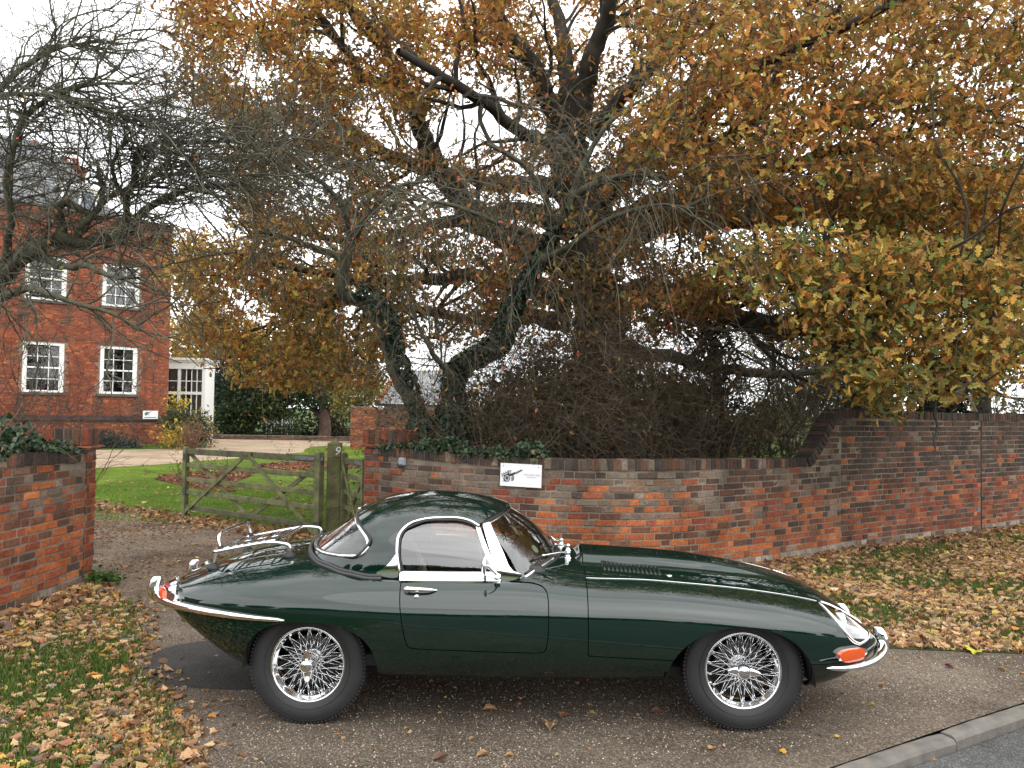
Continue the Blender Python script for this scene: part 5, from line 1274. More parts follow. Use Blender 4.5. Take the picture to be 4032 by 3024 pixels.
# dormer and chimneys
du, dz = hp_(188, 425); g = G(); hbox(g, du-.75, du+.75, HTOP-.2, dz+.55, -1.0, -1.1); hbox(g, du-.85, du+.85, dz+.55, dz+.68, -.9, -2.4); hbox(g, du-.75, du-.55, HTOP-.2, dz+.55, -.98, -2.4); hbox(g, du+.55, du+.75, HTOP-.2, dz+.55, -.98, -2.4); hbox(g, du-.04, du+.04, HTOP-.2, dz+.55, -.97, -1.02)
do = g.build('dormer', WHITE, house); g = G()
for s_ in (-1, 1): g.add([HV(du+s_*.30-.24, dz-.45, -.985), HV(du+s_*.30+.24, dz-.45, -.985), HV(du+s_*.30+.24, dz+.45, -.985), HV(du+s_*.30-.24, dz+.45, -.985)], [(0, 1, 2, 3)])
g.build('pane', mat('dormer_pane', (.10, .12, .15), rough=.08, spec=.8), do)
cu_, cz0 = hp_(185, 352); CLAY = mat('chimney_clay', (.34, .10, .05), rough=.8, var=.3, scale=5)
g = G(); hbox(g, cu_-.9, cu_+.7, HTOP+1.2, cz0+.6, -3.2, -3.9); hbox(g, cu_-.98, cu_+.78, cz0+.45, cz0+.62, -3.1, -4.0); ch = g.build('chimney', mat('chimney_brick', (.25, .08, .05), rough=.9, var=.4, scale=5), house)
for s_ in (-.55, -.1, .35):
    q = HV(cu_+s_, cz0+.6, -3.55); g = G(); g.lathe([(.15, 0), (.13, .35), (.15, .38), (.15, .45), (.10, .45), (.10, .2)], 'z', 14, q); g.build('chimney_pot', CLAY, ch, True)
# white bay at the side, set back
BP = at(405, 860, 41.5); bx = np.array((1., 0.12, 0)); bx /= np.linalg.norm(bx); bn = np.array((bx[1], -bx[0], 0))
def BB(px, py): q = on_plane(px, py, BP, bn)-np.array((BP[0], BP[1], 0)); return float(q@bx), float(q[2])
bl_, bt = BB(350, 772); br, bb = BB(441, 925); O3 = np.array((BP[0], BP[1], 0))-HP
def BV(u, z, o=0.): q = O3+bx*u+bn*o; return (q[0], q[1], z)
def bbox(g, u0, u1, z0, z1, o0, o1):
    V = [BV(u, z, o) for u in (u0, u1) for o in (o0, o1) for z in (z0, z1)]; g.add(V, [(0, 1, 3, 2), (4, 6, 7, 5), (0, 4, 5, 1), (2, 3, 7, 6), (0, 2, 6, 4), (1, 5, 7, 3)])
g = G(); zt1 = BB(400, 797)[1]; bbox(g, bl_, br, zt1, bt-.12, -2.0, .05); bbox(g, bl_, br+.16, bt-.12, bt, -2.2, .18); bbox(g, bl_, br+.08, bt-.20, bt-.12, -2.1, .12)
bay = g.build('bay_window', WHITE, house)
tr_ = BB(400, 849)[1]; split = BB(386, 860)[0]; g = G()
bbox(g, br-.16, br, -.1, zt1, -1.9, .03); bbox(g, split-.07, split+.07, -.1, zt1, -.15, .02); bbox(g, bl_, br-.16, tr_-.07, tr_+.07, -.12, .01); bbox(g, bl_, br-.16, -.1, BB(400, 905)[1], -.12, .01)
g.build('bay_frame', WHITE, bay)
ub = np.linspace(split+.07, br-.16, 5)
for u in ub[1:-1]:
    m = G(); bbox(m, u-.022, u+.022, BB(400, 905)[1], zt1, -.10, -.03); m.build('glazing_bar', WHITE, bay)
for z in ((zt1+tr_)/2,):
    m = G(); bbox(m, bl_, br-.16, z-.02, z+.02, -.10, -.035); m.build('glazing_bar', WHITE, bay)
for (z0, z1) in ((tr_+.07, zt1), (BB(400, 905)[1], tr_-.07)):
    for (u0, u1) in [(bl_, split-.07)]+list(zip(ub[:-1], ub[1:])):
        p = G(); p.add([BV(u0, z0, -.07), BV(u1, z0, -.07), BV(u1, z1, -.07), BV(u0, z1, -.07)], [(0, 1, 2, 3)]); p.build('pane', PANE, bay)
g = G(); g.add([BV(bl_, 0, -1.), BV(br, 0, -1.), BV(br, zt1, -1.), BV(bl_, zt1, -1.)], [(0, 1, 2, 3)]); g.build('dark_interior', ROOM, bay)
g = G(); V = []
for k in range(41):
    u = bl_+(br-bl_)*k/40; V += [BV(u, .4, -.25+.04*sin(k*1.9)), BV(u, zt1, -.25+.04*sin(k*1.9))]
g.add(V, [(2*k, 2*k+2, 2*k+3, 2*k+1) for k in range(40) if (k % 20) > 6]); g.build('curtain', mat('pale_curtain', (.40, .39, .36), rough=.9), bay)
# two cables and the direction sign on the front
g = G()
for px in (316, 334):
    u, z1 = hp_(px, 782); _, z0 = hp_(px, 886); g.tube([np.array(HV(u, z0, .03)), np.array(HV(u, z1, .03))], .016, 6)
g.build('drain_pipe', mat('brown_pipe', (.14, .06, .045), rough=.6), house)
u0, z1 = hp_(307, 887); u1, z0 = hp_(339, 905); q = np.array(HV((u0+u1)/2, (z0+z1)/2, .10))+HP
hs = empty('direction_sign', tuple(q), atan2(-hu[1], -hu[0]), 'small white sign with cart and arrow on the corner of the brick house', 'sign')
wS, hS = abs(u1-u0), abs(z1-z0); g = G(); g.box((0, 0, 0), (wS, .02, hS)); g.build('board', SIGNW, hs)
cart(hs, INK, wS*.46, -.014, -wS*.42, -hS*.10)
g = G(); bar(g, (-wS*.40, -hS*.32), (wS*.34, -hS*.32), hS*.05, -.014); g.add([(wS*.30, -.014, -hS*.38), (wS*.42, -.014, -hS*.32), (wS*.30, -.014, -hS*.26)], [(0, 1, 2)]); g.build('arrow', INK, hs)
# ---------------------------------------------------------------- things beyond the garden
# brick garden wall with its pier, seen past the gate
fw = at(815, 900, 36.); fwall = empty('far_garden_wall', (fw[0], 36., 0), 0, 'distant brick garden wall beyond the wicket gate, its end pier orange', 'wall')
x0 = float(at(757, 920, 36.)[0]); x1 = float(at(812, 920, 36.)[0]); x2 = float(at(990, 920, 36.)[0]); zt = float(at(800, 878, 36.)[2])
fp = Path([(x0, 36.), ((x0+x1)/2, 36.02), (x1, 36.05)]); fp2 = Path([(x1, 36.25), ((x1+x2)/2, 36.3), (x2, 36.4)])
lay(fwall, fp, 0, fp.L, 0, lambda s: zt, lambda *a: dict(red=1, orange=1), 81, ch=.075, wall_origin=(fw[0], 36., 0), limit=200)
lay(fwall, fp2, 0, fp2.L, 0, lambda s: zt-.1, lambda s, z, h, r: dict(sooty=1, brown=1, red=.8) if z > 1 else dict(red=1, orange=1, brown=.5), 82, ch=.075, wall_origin=(fw[0], 36., 0), limit=100)
# slate-roofed outbuilding behind it
ob = empty('outbuilding', tuple(np.append(at(850, 900, 46.)[:2], 0)), 0, 'low outbuilding with grey slate roof behind the ivy-clad stems', 'building')
oc = np.append(at(850, 900, 46.)[:2], 0.); P = lambda px, py, Y=46.: at(px, py, Y)-oc
g = G(); a, b = P(815, 872), P(960, 872); e, f = P(860, 800, 50.), P(975, 800, 50.)
g.add([a, b, f, e], [(0, 1, 2, 3)]); g.build('roof', SLATE[1], ob)
g = G(); g.tube([a+(0, 0, .05), e+(0, 0, .06)], .16, 6); g.build('hip_tile', CLAY, ob)
g = G(); g.box(((a[0]+b[0])/2, .6, a[2]/2), (b[0]-a[0]-.6, .3, a[2])); g.build('wall', mat('render_wall', (.55, .55, .53), rough=.9), ob)
g = G(); g.box(((a[0]+b[0])/2, -.02, a[2]-.06), (b[0]-a[0], .12, .14)); g.build('gutter', BLACKI, ob)
# white picket fence under the trees
pf0, pf1 = at(575, 925, 47.), at(632, 925, 47.); pf = empty('picket_fence', (pf0[0], 47., 0), 0, 'white picket fence in the shade under the far trees', 'fence')
zt = float(at(600, 906, 47.)[2])
for k in range(11):
    if k == 5: continue
    g = G(); x = (pf1[0]-pf0[0])*k/10; h = zt*random.uniform(.92, 1.06); g.add([(x-.032, 0, .2), (x+.032, 0, .2), (x+.032, 0, h-.08), (x, 0, h), (x-.032, 0, h-.08)]+[(x-.032, .03, .2), (x+.032, .03, .2), (x+.032, .03, h-.08), (x, .03, h), (x-.032, .03, h-.08)], [(0, 1, 2, 3, 4), (9, 8, 7, 6, 5)]+[(i, 5+i, 5+(i+1) % 5, (i+1) % 5) for i in range(5)]); g.build('picket', WHITE, pf)
g = G(); g.box(((pf1[0]-pf0[0])/2, .05, zt*.5), (pf1[0]-pf0[0], .04, .05)); g.box(((pf1[0]-pf0[0])/2, .05, zt*.8), (pf1[0]-pf0[0], .04, .09)); g.build('fence_rail', WHITE, pf)
# low brick edging at the far side of the forecourt
ed = empty('brick_edging', tuple(np.append(at(600, 945, 44.)[:2], 0)), 0, 'low brick edging along the far side of the pale gravel', 'edging')
e0, e1 = at(440, 945, 44.)[0], at(756, 945, 44.)[0]; ec = at(600, 945, 44.)[0]; ep = Path([(e0, 44.), ((e0+e1)/2, 44.1), (e1, 44.)])
lay(ed, ep, 0, ep.L, 0, lambda s: .24, lambda *a: dict(sooty=1, brown=1), 83, ch=.075, wall_origin=(ec, 44., 0), limit=120)
# ---------------------------------------------------------------- plant helpers (vectorised)
def unit(v): return v/np.maximum(np.linalg.norm(v, axis=-1, keepdims=True), 1e-9)
def tubes_np(P, R, sides=3):
    """P (B,K,3), R (B,K): open tubes"""
    P = np.asarray(P, float); B, K, _ = P.shape
    if B == 0: return np.zeros((0, 3)), np.zeros((0, 4), int)
    T = unit(np.gradient(P, axis=1)); ref = np.where(np.abs(T[..., 2:3]) < .85, np.array((0, 0, 1.)), np.array((1., 0, 0)))
    ref = np.broadcast_to(ref[:, :1], T.shape)
    u = unit(np.cross(T, ref)+1e-6); w = np.cross(T, u); a = np.arange(sides)*2*pi/sides
    V = P[:, :, None]+R[:, :, None, None]*(np.cos(a)[:, None]*u[:, :, None]+np.sin(a)[:, None]*w[:, :, None])
    idx = np.arange(B*K*sides).reshape(B, K, sides)
    F = np.stack([idx[:, :-1], np.roll(idx, -1, 2)[:, :-1], np.roll(idx, -1, 2)[:, 1:], idx[:, 1:]], -1).reshape(-1, 4)
    return V.reshape(-1, 3), F
def cat_vf(parts):
    V, F, n = [], [], 0
    for v, f in parts:
        V.append(v); F.append(f+n); n += len(v)
    return np.concatenate(V), np.concatenate(F)
def level(start, d, L_, r0, r1, K, wander, trop, rng):
    """B branches grown step by step: trop is a pull on the direction"""
    B = len(start); P = np.zeros((B, K+1, 3)); D = np.zeros((B, K+1, 3)); P[:, 0] = start; d = unit(d); D[:, 0] = d
    for k in range(K):
        d = unit(d+wander*rng.normal(size=(B, 3))+np.asarray(trop)); P[:, k+1] = P[:, k]+d*(L_/K)[:, None]; D[:, k+1] = d
    t = np.linspace(0, 1, K+1)
    return P, D, r0[:, None]*(1-t)+r1[:, None]*t
def kids(P, D, n, tmin, spread, rng, R=None):
    """n side shoots for every branch"""
    B, K, _ = P.shape; b = np.repeat(np.arange(B), n); t = tmin+(1-tmin)*rng.random(B*n); f = t*(K-1); k = np.minimum(f.astype(int), K-2); f = (f-k)[:, None]
    s = P[b, k]*(1-f)+P[b, k+1]*f; d = D[b, k]; q = rng.normal(size=(B*n, 3)); q = unit(q-d*(q*d).sum(1, keepdims=True))
    sp = spread*(.6+.8*rng.random((B*n, 1))); r = None if R is None else R[b, k]
    return s, unit(d*np.cos(sp)+q*np.sin(sp)), t, r
def in_poly(poly, x, y): return sdf_poly(poly, x, y) < 0
def fan_leaf(half, fold=.12, curl=.0):
    """leaf outline (t along, w half width) -> vertices, two ngons along the midrib; tip points along +x, face +z"""
    n = len(half); V = []
    for t, w in half: V.append((t, w, w*fold*2-curl*(t-.5)**2*2))
    for t, w in half[1:-1]: V.append((t, -w, w*fold*2-curl*(t-.5)**2*2))
    a = list(range(n)); b = [0]+list(range(n, n+n-2))+[n-1]
    return np.array(V), np.array([a[::-1], b])
OAK = fan_leaf([(0, 0), (.24, .20), (.36, .09), (.52, .31), (.64, .13), (.80, .27), (1, 0)], .15, .15)
OVAL = fan_leaf([(0, 0), (.25, .20), (.6, .24), (1, 0)], .18, .2)
IVYL = fan_leaf([(0, 0), (.10, .30), (.30, .45), (.45, .25), (.62, .30), (1, 0)], .10, .15)
SMALL = fan_leaf([(0, 0), (.5, .30), (1, 0)], .15, .1)
MAPLE = fan_leaf([(0, 0), (.12, .22), (.10, .42), (.34, .30), (.42, .55), (.60, .34), (.70, .42), (.74, .17), (1, 0)], .08, .3)
DRYOAK = fan_leaf([(0, 0), (.14, .12), (.24, .24), (.33, .13), (.48, .32), (.58, .17), (.74, .30), (.84, .14), (1, 0)], .22, .5)
def leaves_mesh(name, tmpl, P, X, Nn, size, col, m, parent=None, kind='stuff', squash=None):
    """one mesh of many leaves: P base points, X pointing direction, Nn face normal"""
    T, F = tmpl; n = len(P); X = unit(X); Y = unit(np.cross(Nn, X)); Z = np.cross(X, Y); k = len(T)
    V = P[:, None]+size[:, None, None]*(T[None, :, 0:1]*X[:, None]+T[None, :, 1:2]*Y[:, None]*(1 if squash is None else squash[:, None, None])+T[None, :, 2:3]*Z[:, None])
    FF = (np.arange(n)[:, None, None]*k+F[None]).reshape(-1, F.shape[1])
    o = mesh_obj(name, V.reshape(-1, 3), FF, m, parent, False, col=np.repeat(col, k, axis=0))
    if kind: o['kind'] = kind
    return o
def pal(cols, w, n, rng, jit=.15):
    c = np.array(cols)[rng.choice(len(cols), n, p=np.array(w)/np.sum(w))]; return np.clip(c*(1+jit*rng.normal(size=(n, 1)))*(1+.05*rng.normal(size=(n, 3))), .003, 1)
LEAF = mat('tree_leaf', src='col', rough=.6, trans=.42, spec=.3); LEAFG = mat('glossy_leaf', src='col', rough=.35, trans=.12, spec=.5)
DRY = mat('fallen_leaf', src='col', rough=.75, trans=.15, spec=.25)
BARK = mat('oak_bark', (.055, .046, .036), rough=.95, var=.5, scale=6, bump=.8, bscale=22, dark=(.022, .020, .015))
BARKG = mat('lichen_bark', (.115, .115, .070), rough=.95, var=.6, scale=9, bump=.6, bscale=40, dark=(.05, .044, .030))
TWIG = mat('grey_twig', (.112, .108, .070), rough=.9, var=.5, scale=5, dark=(.045, .041, .03)); TWIGB = mat('brown_twig', (.115, .084, .052), rough=.9, var=.5, scale=4, dark=(.035, .027, .019))
WX = np.array([-9, *[c[0] for c in CP[:-1]], 4.31, 12.]); WY = np.array([10.6, *[c[1] for c in CP[:-1]], 10.85, 16.])
def over_wall(P):
    """shoots that would hang down through or in front of the garden walls"""
    x, y, z = P[..., 0], P[..., 1], P[..., 2]; top = np.where(x > 3.9, 2.0, 1.42)
    left = (x > -4.35) & (x < -3.0) & (y < 9.0) & (z < 1.5)
    return (((y < np.interp(x, WX, WY)+.16) & (z < top) & (x > -1.8)) | left).any(1)
def limb(pts, n=24):
    """pts: (px, py, depth, radius) read off the photograph -> curve in the place"""
    p = np.array([at(a, b, d) for a, b, d, r in pts]); q = curve3(p, n); t = np.linspace(0, 1, n)
    s = np.r_[0, np.cumsum(np.linalg.norm(np.diff(p, axis=0), axis=1))]; s /= s[-1]
    return q, np.interp(t, s, [r for *_, r in pts])
def gnarl(q, r, rng, a=.25):
    n = len(q); w = np.cumsum(rng.normal(size=(n, 3)), 0); w -= np.linspace(0, 1, n)[:, None]*w[-1]; return q+w*r[:, None]*a

# ---------------------------------------------------------------- the great oak behind the wall
def build_oak():
    rng = np.random.default_rng(21)
    D0 = 15.2
    base = at(1275, 900, D0); o = empty('oak_tree', (base[0], base[1], 0), 0, 'great spreading oak with dark trunk and orange-brown autumn leaves behind the wall', 'tree'); off = np.array((base[0], base[1], 0))
    L = []
    T = [(1280, 985, D0, .72), (1276, 860, D0, .58), (1270, 740, D0, .52), (1262, 620, D0, .50), (1252, 500, D0, .50), (1236, 400, D0, .44), (1222, 330, D0-.1, .36)]
    L.append(T)
    L += [[(1222, 345, D0, .30), (1212, 300, D0, .24), (1193, 230, D0-.2, .19), (1148, 150, D0-.5, .15), (1081, 56, D0-.9, .11), (1030, -40, D0-1.2, .08), (980, -140, D0-1.5, .05)],
          [(1228, 350, D0, .28), (1236, 260, D0+.2, .2), (1223, 130, D0+.5, .15), (1196, 0, D0+.8, .11), (1180, -150, D0+1, .06)],
          [(1240, 360, D0, .28), (1256, 242, D0-.4, .22), (1275, 130, D0-.8, .17), (1308, 37, D0-1.3, .13), (1340, -80, D0-1.8, .09), (1380, -200, D0-2.3, .05)],
          [(1244, 580, D0, .34), (1170, 552, D0-.2, .30), (1110, 520, D0-.4, .26), (1052, 484, D0-.6, .23), (988, 394, D0-.9, .20), (921, 327, D0-1.1, .17), (888, 231, D0-1.4, .14), (858, 156, D0-1.6, .12), (817, 82, D0-1.9, .09), (747, 0, D0-2.2, .07), (690, -70, D0-2.5, .04)],
          [(1230, 420, D0, .2), (1090, 395, D0+.4, .16), (1010, 385, D0+.7, .14), (933, 372, D0+.9, .13), (847, 335, D0+1.1, .11), (784, 305, D0+1.2, .10), (717, 268, D0+1.3, .08), (657, 257, D0+1.4, .06), (550, 260, D0+1.5, .04), (470, 245, D0+1.5, .025)],
          [(845, 180, D0-1.5, .11), (784, 171, D0-1.7, .10), (760, 130, D0-1.8, .08), (732, 93, D0-1.9, .07), (672, 0, D0-2.2, .05), (640, -60, D0-2.4, .03)],
          [(800, 305, D0+1.2, .08), (740, 260, D0+.8, .08), (680, 190, D0+.4, .08), (642, 149, D0+.2, .07), (598, 97, D0, .06), (560, 62, D0-.1, .05), (480, 50, D0-.2, .03), (400, 30, D0-.2, .02)],
          [(1235, 640, D0, .24), (1130, 612, D0-.4, .17), (1020, 588, D0-.8, .13), (940, 592, D0-1.1, .11), (869, 600, D0-1.3, .10), (776, 603, D0-1.6, .08), (690, 590, D0-1.9, .06), (600, 570, D0-2.2, .045), (500, 540, D0-2.5, .03)],
          [(1235, 690, D0, .2), (1150, 680, D0+.3, .14), (1060, 690, D0+.5, .11), (960, 670, D0+.7, .09), (850, 660, D0+.9, .07), (740, 650, D0+1, .06), (620, 690, D0+1.2, .04), (520, 720, D0+1.3, .025)],
          [(1240, 500, D0, .25), (1120, 455, D0+.6, .17), (1020, 470, D0+.9, .14), (900, 500, D0+1.2, .11), (780, 520, D0+1.5, .09), (640, 500, D0+1.8, .06), (520, 480, D0+2, .04)],
          [(1270, 420, D0, .28), (1350, 350, D0-.4, .22), (1410, 318, D0-.7, .18), (1485, 298, D0-1.1, .16), (1559, 275, D0-1.5, .14), (1624, 214, D0-1.9, .11), (1681, 133, D0-2.2, .09), (1740, 40, D0-2.6, .06), (1790, -60, D0-3, .04)],
          [(1290, 480, D0, .30), (1380, 450, D0-.5, .24), (1460, 425, D0-1, .21), (1511, 400, D0-1.4, .19), (1576, 348, D0-1.8, .16), (1648, 307, D0-2.2, .13), (1740, 262, D0-2.7, .10), (1850, 225, D0-3.2, .07), (1980, 170, D0-3.8, .04)],
          [(1540, 425, D0-1.4, .15), (1616, 380, D0-1.8, .13), (1713, 348, D0-2.2, .11), (1850, 318, D0-2.6, .08), (1990, 280, D0-3, .05), (2140, 230, D0-3.4, .03)],
          [(1300, 520, D0, .26), (1420, 480, D0+.3, .2), (1530, 460, D0+.5, .17), (1616, 447, D0+.6, .15), (1701, 449, D0+.7, .13), (1794, 437, D0+.7, .11), (1903, 433, D0+.7, .08), (2050, 410, D0+.7, .05), (2200, 395, D0+.7, .03)],
          [(1300, 560, D0, .22), (1440, 500, D0-.8, .16), (1559, 481, D0-1.2, .13), (1681, 481, D0-1.6, .11), (1843, 457, D0-2, .08), (2000, 480, D0-2.4, .05), (2150, 500, D0-2.7, .03)],
          [(1300, 670, D0, .28), (1400, 655, D0-.9, .22), (1500, 668, D0-1.9, .18), (1580, 676, D0-2.7, .16), (1630, 690, D0-3.3, .14), (1662, 700, D0-3.7, .12), (1690, 685, D0-4, .11), (1714, 655, D0-4.3, .10), (1772, 640, D0-4.8, .08), (1870, 610, D0-5.5, .06), (1980, 600, D0-6, .04), (2120, 560, D0-6.5, .025)],
          [(1640, 690, D0-3.4, .10), (1720, 700, D0-3.9, .09), (1800, 735, D0-4.5, .07), (1890, 760, D0-5.2, .05), (1990, 780, D0-5.8, .035), (2090, 800, D0-6.2, .02)],
          [(1300, 740, D0, .20), (1420, 760, D0+1, .14), (1560, 790, D0+1.8, .11), (1700, 800, D0+2.3, .09), (1850, 790, D0+2.8, .06)],
          [(1262, 300, D0-.4, .16), (1360, 180, D0-1.2, .13), (1450, 80, D0-1.8, .10), (1520, -20, D0-2.3, .07), (1590, -140, D0-2.8, .04)],
          [(1280, 440, D0-.2, .16), (1400, 260, D0+.6, .13), (1520, 160, D0+1, .10), (1650, 60, D0+1.4, .07), (1760, -30, D0+1.8, .05)],
          [(1240, 300, D0-.4, .13), (1170, 300, D0-1.6, .11), (1060, 240, D0-2.8, .09), (960, 170, D0-3.7, .07), (860, 110, D0-4.3, .05)],
          [(1300, 430, D0-.5, .15), (1420, 330, D0-2.2, .12), (1560, 200, D0-3.8, .09), (1720, 100, D0-5, .07), (1900, 20, D0-6, .05), (2050, -80, D0-6.6, .03)]]
    parts = []; nodes = []; nr = []; SP, SD, SR = [], [], []
    for i, pts in enumerate(L):
        n = 40 if i == 0 else max(20, 5*len(pts)); q, r = limb(pts, n); q = gnarl(q, r, rng, .10 if i == 0 else .22)
        q, = [q-off]
        parts.append(tubes_np(q[None], r[None], 12 if i == 0 else 8)); tn_ = unit(np.gradient(q, axis=0))
        if i: nodes += list(q[4:]); nr += list(r[4:])
        if i:
            k = rng.integers(n//4, n, n//2); SP.append(q[k]); SD.append(tn_[k]); SR.append(r[k])
    V, F = cat_vf(parts); mesh_obj('trunk', V, F, BARK, o, True)
    # secondary boughs
    SP, SD, SR = np.concatenate(SP), np.concatenate(SD), np.concatenate(SR)
    q = rng.normal(size=SP.shape); q = unit(q-SD*(q*SD).sum(1, keepdims=True)); d = unit(SD*.7+q*.75+np.array((0, 0, .12)))
    P1, D1, R1 = level(SP, d, 1.0+1.5*rng.random(len(SP)), np.minimum(SR*.55, .045), np.full(len(SP), .010), 8, .22, (0, 0, .03), rng)
    parts = [tubes_np(P1, R1, 5)]; nodes += list(P1[:, 2:].reshape(-1, 3)); nr += list(R1[:, 2:].ravel())
    # where the leaves hang: areas of the crown with their density and depth
    areas = [  # outline in the picture, leaf sprays, near, far
        ([(370, -30), (1110, -30), (1090, 140), (900, 260), (780, 330), (640, 300), (520, 290), (430, 230), (400, 140), (380, 60)], 1230, 11.2, 16.2),
        ([(1110, -30), (1470, -30), (1430, 180), (1380, 320), (1250, 260), (1120, 260), (1080, 120)], 430, 14.2, 17.5),
        ([(1400, -30), (2230, -30), (2230, 120), (2190, 230), (2230, 420), (1960, 420), (1830, 400), (1640, 400), (1500, 420), (1380, 340), (1400, 160)], 1950, 8.6, 15.5),
        ([(1800, 390), (2230, 380), (2230, 600), (1950, 560), (1820, 480)], 620, 9.5, 15),
        ([(1560, 560), (1640, 500), (1760, 480), (1900, 510), (2060, 540), (2230, 500), (2230, 770), (2150, 800), (2095, 872), (2040, 840), (1960, 860), (1905, 890), (1870, 850), (1800, 820), (1755, 740), (1690, 640), (1600, 650)], 900, 8.2, 11.2),
        ([(1330, 620), (1560, 560), (1620, 650), (1540, 700), (1400, 720)], 110, 10.5, 13),
        ([(385, 500), (620, 470), (860, 480), (880, 640), (860, 740), (800, 840), (600, 830), (480, 800), (400, 720), (375, 600)], 1450, 12, 18),
        ([(850, 330), (1240, 300), (1250, 560), (1130, 700), (900, 760), (860, 600)], 560, 12.8, 17.5),
        ([(500, 280), (860, 300), (860, 480), (520, 480)], 460, 13, 17),
        ([(300, -700), (1900, -760), (2230, -400), (2230, -30), (370, -30)], 1500, 9.5, 19),
        ([(2230, -300), (2700, -200), (2700, 700), (2230, 770)], 1000, 8.5, 16),
        ([(1300, 320), (1560, 400), (1560, 560), (1330, 560)], 260, 11.5, 14),
        ([(1560, 405), (1850, 395), (1850, 480), (1580, 480)], 230, 11, 14.5),
        ([(1030, 540), (1250, 560), (1480, 570), (1560, 640), (1500, 720), (1300, 760), (1080, 750), (1000, 680)], 520, 12.6, 17.5)]
    C = []; CA = []
    for ai, (poly, n, d0, d1) in enumerate(areas):
        poly = np.array(poly, float); a, b = poly.min(0), poly.max(0); got = 0
        while got < n:
            x = a[0]+(b[0]-a[0])*rng.random(n*2); y = a[1]+(b[1]-a[1])*rng.random(n*2); ok = in_poly(poly, x, y)
            # leaves gather in masses with gaps of sky between
            f = n2(x, y, .018, ai)+.5*n2(x, y, .045, ai+3); ok &= (f+.75*rng.random(n*2) > (1.10 if ai not in (2, 4) else .95))
            for px, py in zip(x[ok], y[ok]):
                if got >= n: break
                C.append(at(px, py, d0+(d1-d0)*rng.random()**1.1)); CA.append(ai); got += 1
    C = np.array(C)-off; CA = np.array(CA)
    from mathutils import kdtree
    nodes = [np.array(v) for v in nodes]; order = None
    # join every spray to the nearest wood, nearest first, growing new wood as it goes
    kd = kdtree.KDTree(len(nodes)); [kd.insert(v, i) for i, v in enumerate(nodes)]; kd.balance()
    dist = np.array([kd.find(c)[2] for c in C]); order = np.argsort(dist); TP, TR = [], []; base_n = len(nodes)
    new = []
    for cnt, i in enumerate(order):
        if cnt % 350 == 0 and new:
            nodes += new; new = []; kd = kdtree.KDTree(len(nodes)); [kd.insert(v, j) for j, v in enumerate(nodes)]; kd.balance()
        s, j, ds = kd.find(C[i]); s = np.array(s); e = C[i]; v = e-s; K = 6; t = np.linspace(0, 1, K)[:, None]
        bend = unit(rng.normal(size=3))*ds*.16+np.array((0, 0, .10*ds)); p = s+v*t+bend*np.sin(pi*t)+rng.normal(size=(K, 3))*.012*t*(1-t)*4
        TP.append(p); TR.append(np.linspace(min(.016, .005+.006*ds), .003, K)); new += [p[2], p[3], p[4]]
    parts.append(tubes_np(np.array(TP), np.array(TR), 3)); V, F = cat_vf(parts); mesh_obj('branches', V, F, BARK, o)['kind'] = 'stuff'
    # the leaves
    nl = 11; n = len(C)*nl; b = np.repeat(np.arange(len(C)), nl); P = C[b]+rng.normal(size=(n, 3))*np.array((.19, .19, .075))
    X = unit(rng.normal(size=(n, 3))+np.array((0, 0, -.25))); N_ = unit(rng.normal(size=(n, 3))*.8+np.array((0, -.25, .9)))
    cols = [(.44, .195, .036), (.36, .145, .030), (.50, .265, .055), (.24, .095, .026), (.52, .35, .07), (.28, .24, .045), (.13, .17, .035)]
    wts = {0: (4, 3, 2, 1.5, 2, 1, .3), 4: (2.2, .7, 3.2, .3, 4.8, 4.4, 3.2), 3: (2.5, 1.5, 2, 1, 2, 2, 1.6), 2: (4, 2.6, 2.8, 1.2, 2, 1.4, .8), 10: (2, 1, 2, 1, 2, 2, 2), 13: (2, 3, .6, 4, .5, 1.2, .6), 6: (4, 1.5, 4, .8, 4, 1.5, .4)}
    col = np.zeros((n, 3)); sprayf = (1+.30*rng.normal(size=len(C)))[b]
    for ai in range(len(areas)):
        k = CA[b] == ai; col[k] = pal(cols, wts.get(ai, wts[0]), int(k.sum()), rng)
    hue = np.clip(n2(C[:, 0]*1.3+C[:, 1], C[:, 2]*1.5, .8, 4)+.15*rng.normal(size=len(C))-.42, 0, .5)[b][:, None]; col = col*(1-hue)+pal([(.17, .17, .035), (.22, .20, .05)], (2, 1), n, rng)*hue
    col = np.clip(col*np.clip(sprayf, .5, 1.5)[:, None]*np.array((.93, .93, 1.0))+np.array((0, .002, .010)), .01, .85)
    leaves_mesh('crown', OAK, P, X, N_, .080+.055*rng.random(n), col, LEAF, o)
    return o
build_oak()

# ---------------------------------------------------------------- bare, ivy-clad crab apple with two stems behind the wall
def ivy_on(curves, n, size, rng, off, parent, thick=.05, name='ivy'):
    P, X, Nn = [], [], []
    for q, r, w in curves:
        m = int(n*w); k = rng.integers(0, len(q)-1, m); f = rng.random((m, 1)); c = q[k]*(1-f)+q[k+1]*f; t = unit(q[k+1]-q[k]); d = rng.normal(size=(m, 3)); d = unit(d-t*(d*t).sum(1, keepdims=True))
        P.append(c+d*(r[k][:, None]+thick*rng.random((m, 1)))); Nn.append(unit(d+.35*rng.normal(size=(m, 3))+np.array((0, 0, .25)))); x = rng.normal(size=(m, 3))*.7+np.array((0, 0, -1)); X.append(x)
    P, X, Nn = np.concatenate(P), np.concatenate(X), np.concatenate(Nn); X = unit(X-Nn*(X*Nn).sum(1, keepdims=True)); m = len(P)
    col = pal([(.014, .034, .016), (.020, .046, .020), (.030, .060, .024), (.012, .026, .014)], (3, 3, 1.5, 2), m, rng)
    return leaves_mesh(name, IVYL, P-off, X, Nn, size*(.7+.6*rng.random(m)), col, LEAFG, parent)
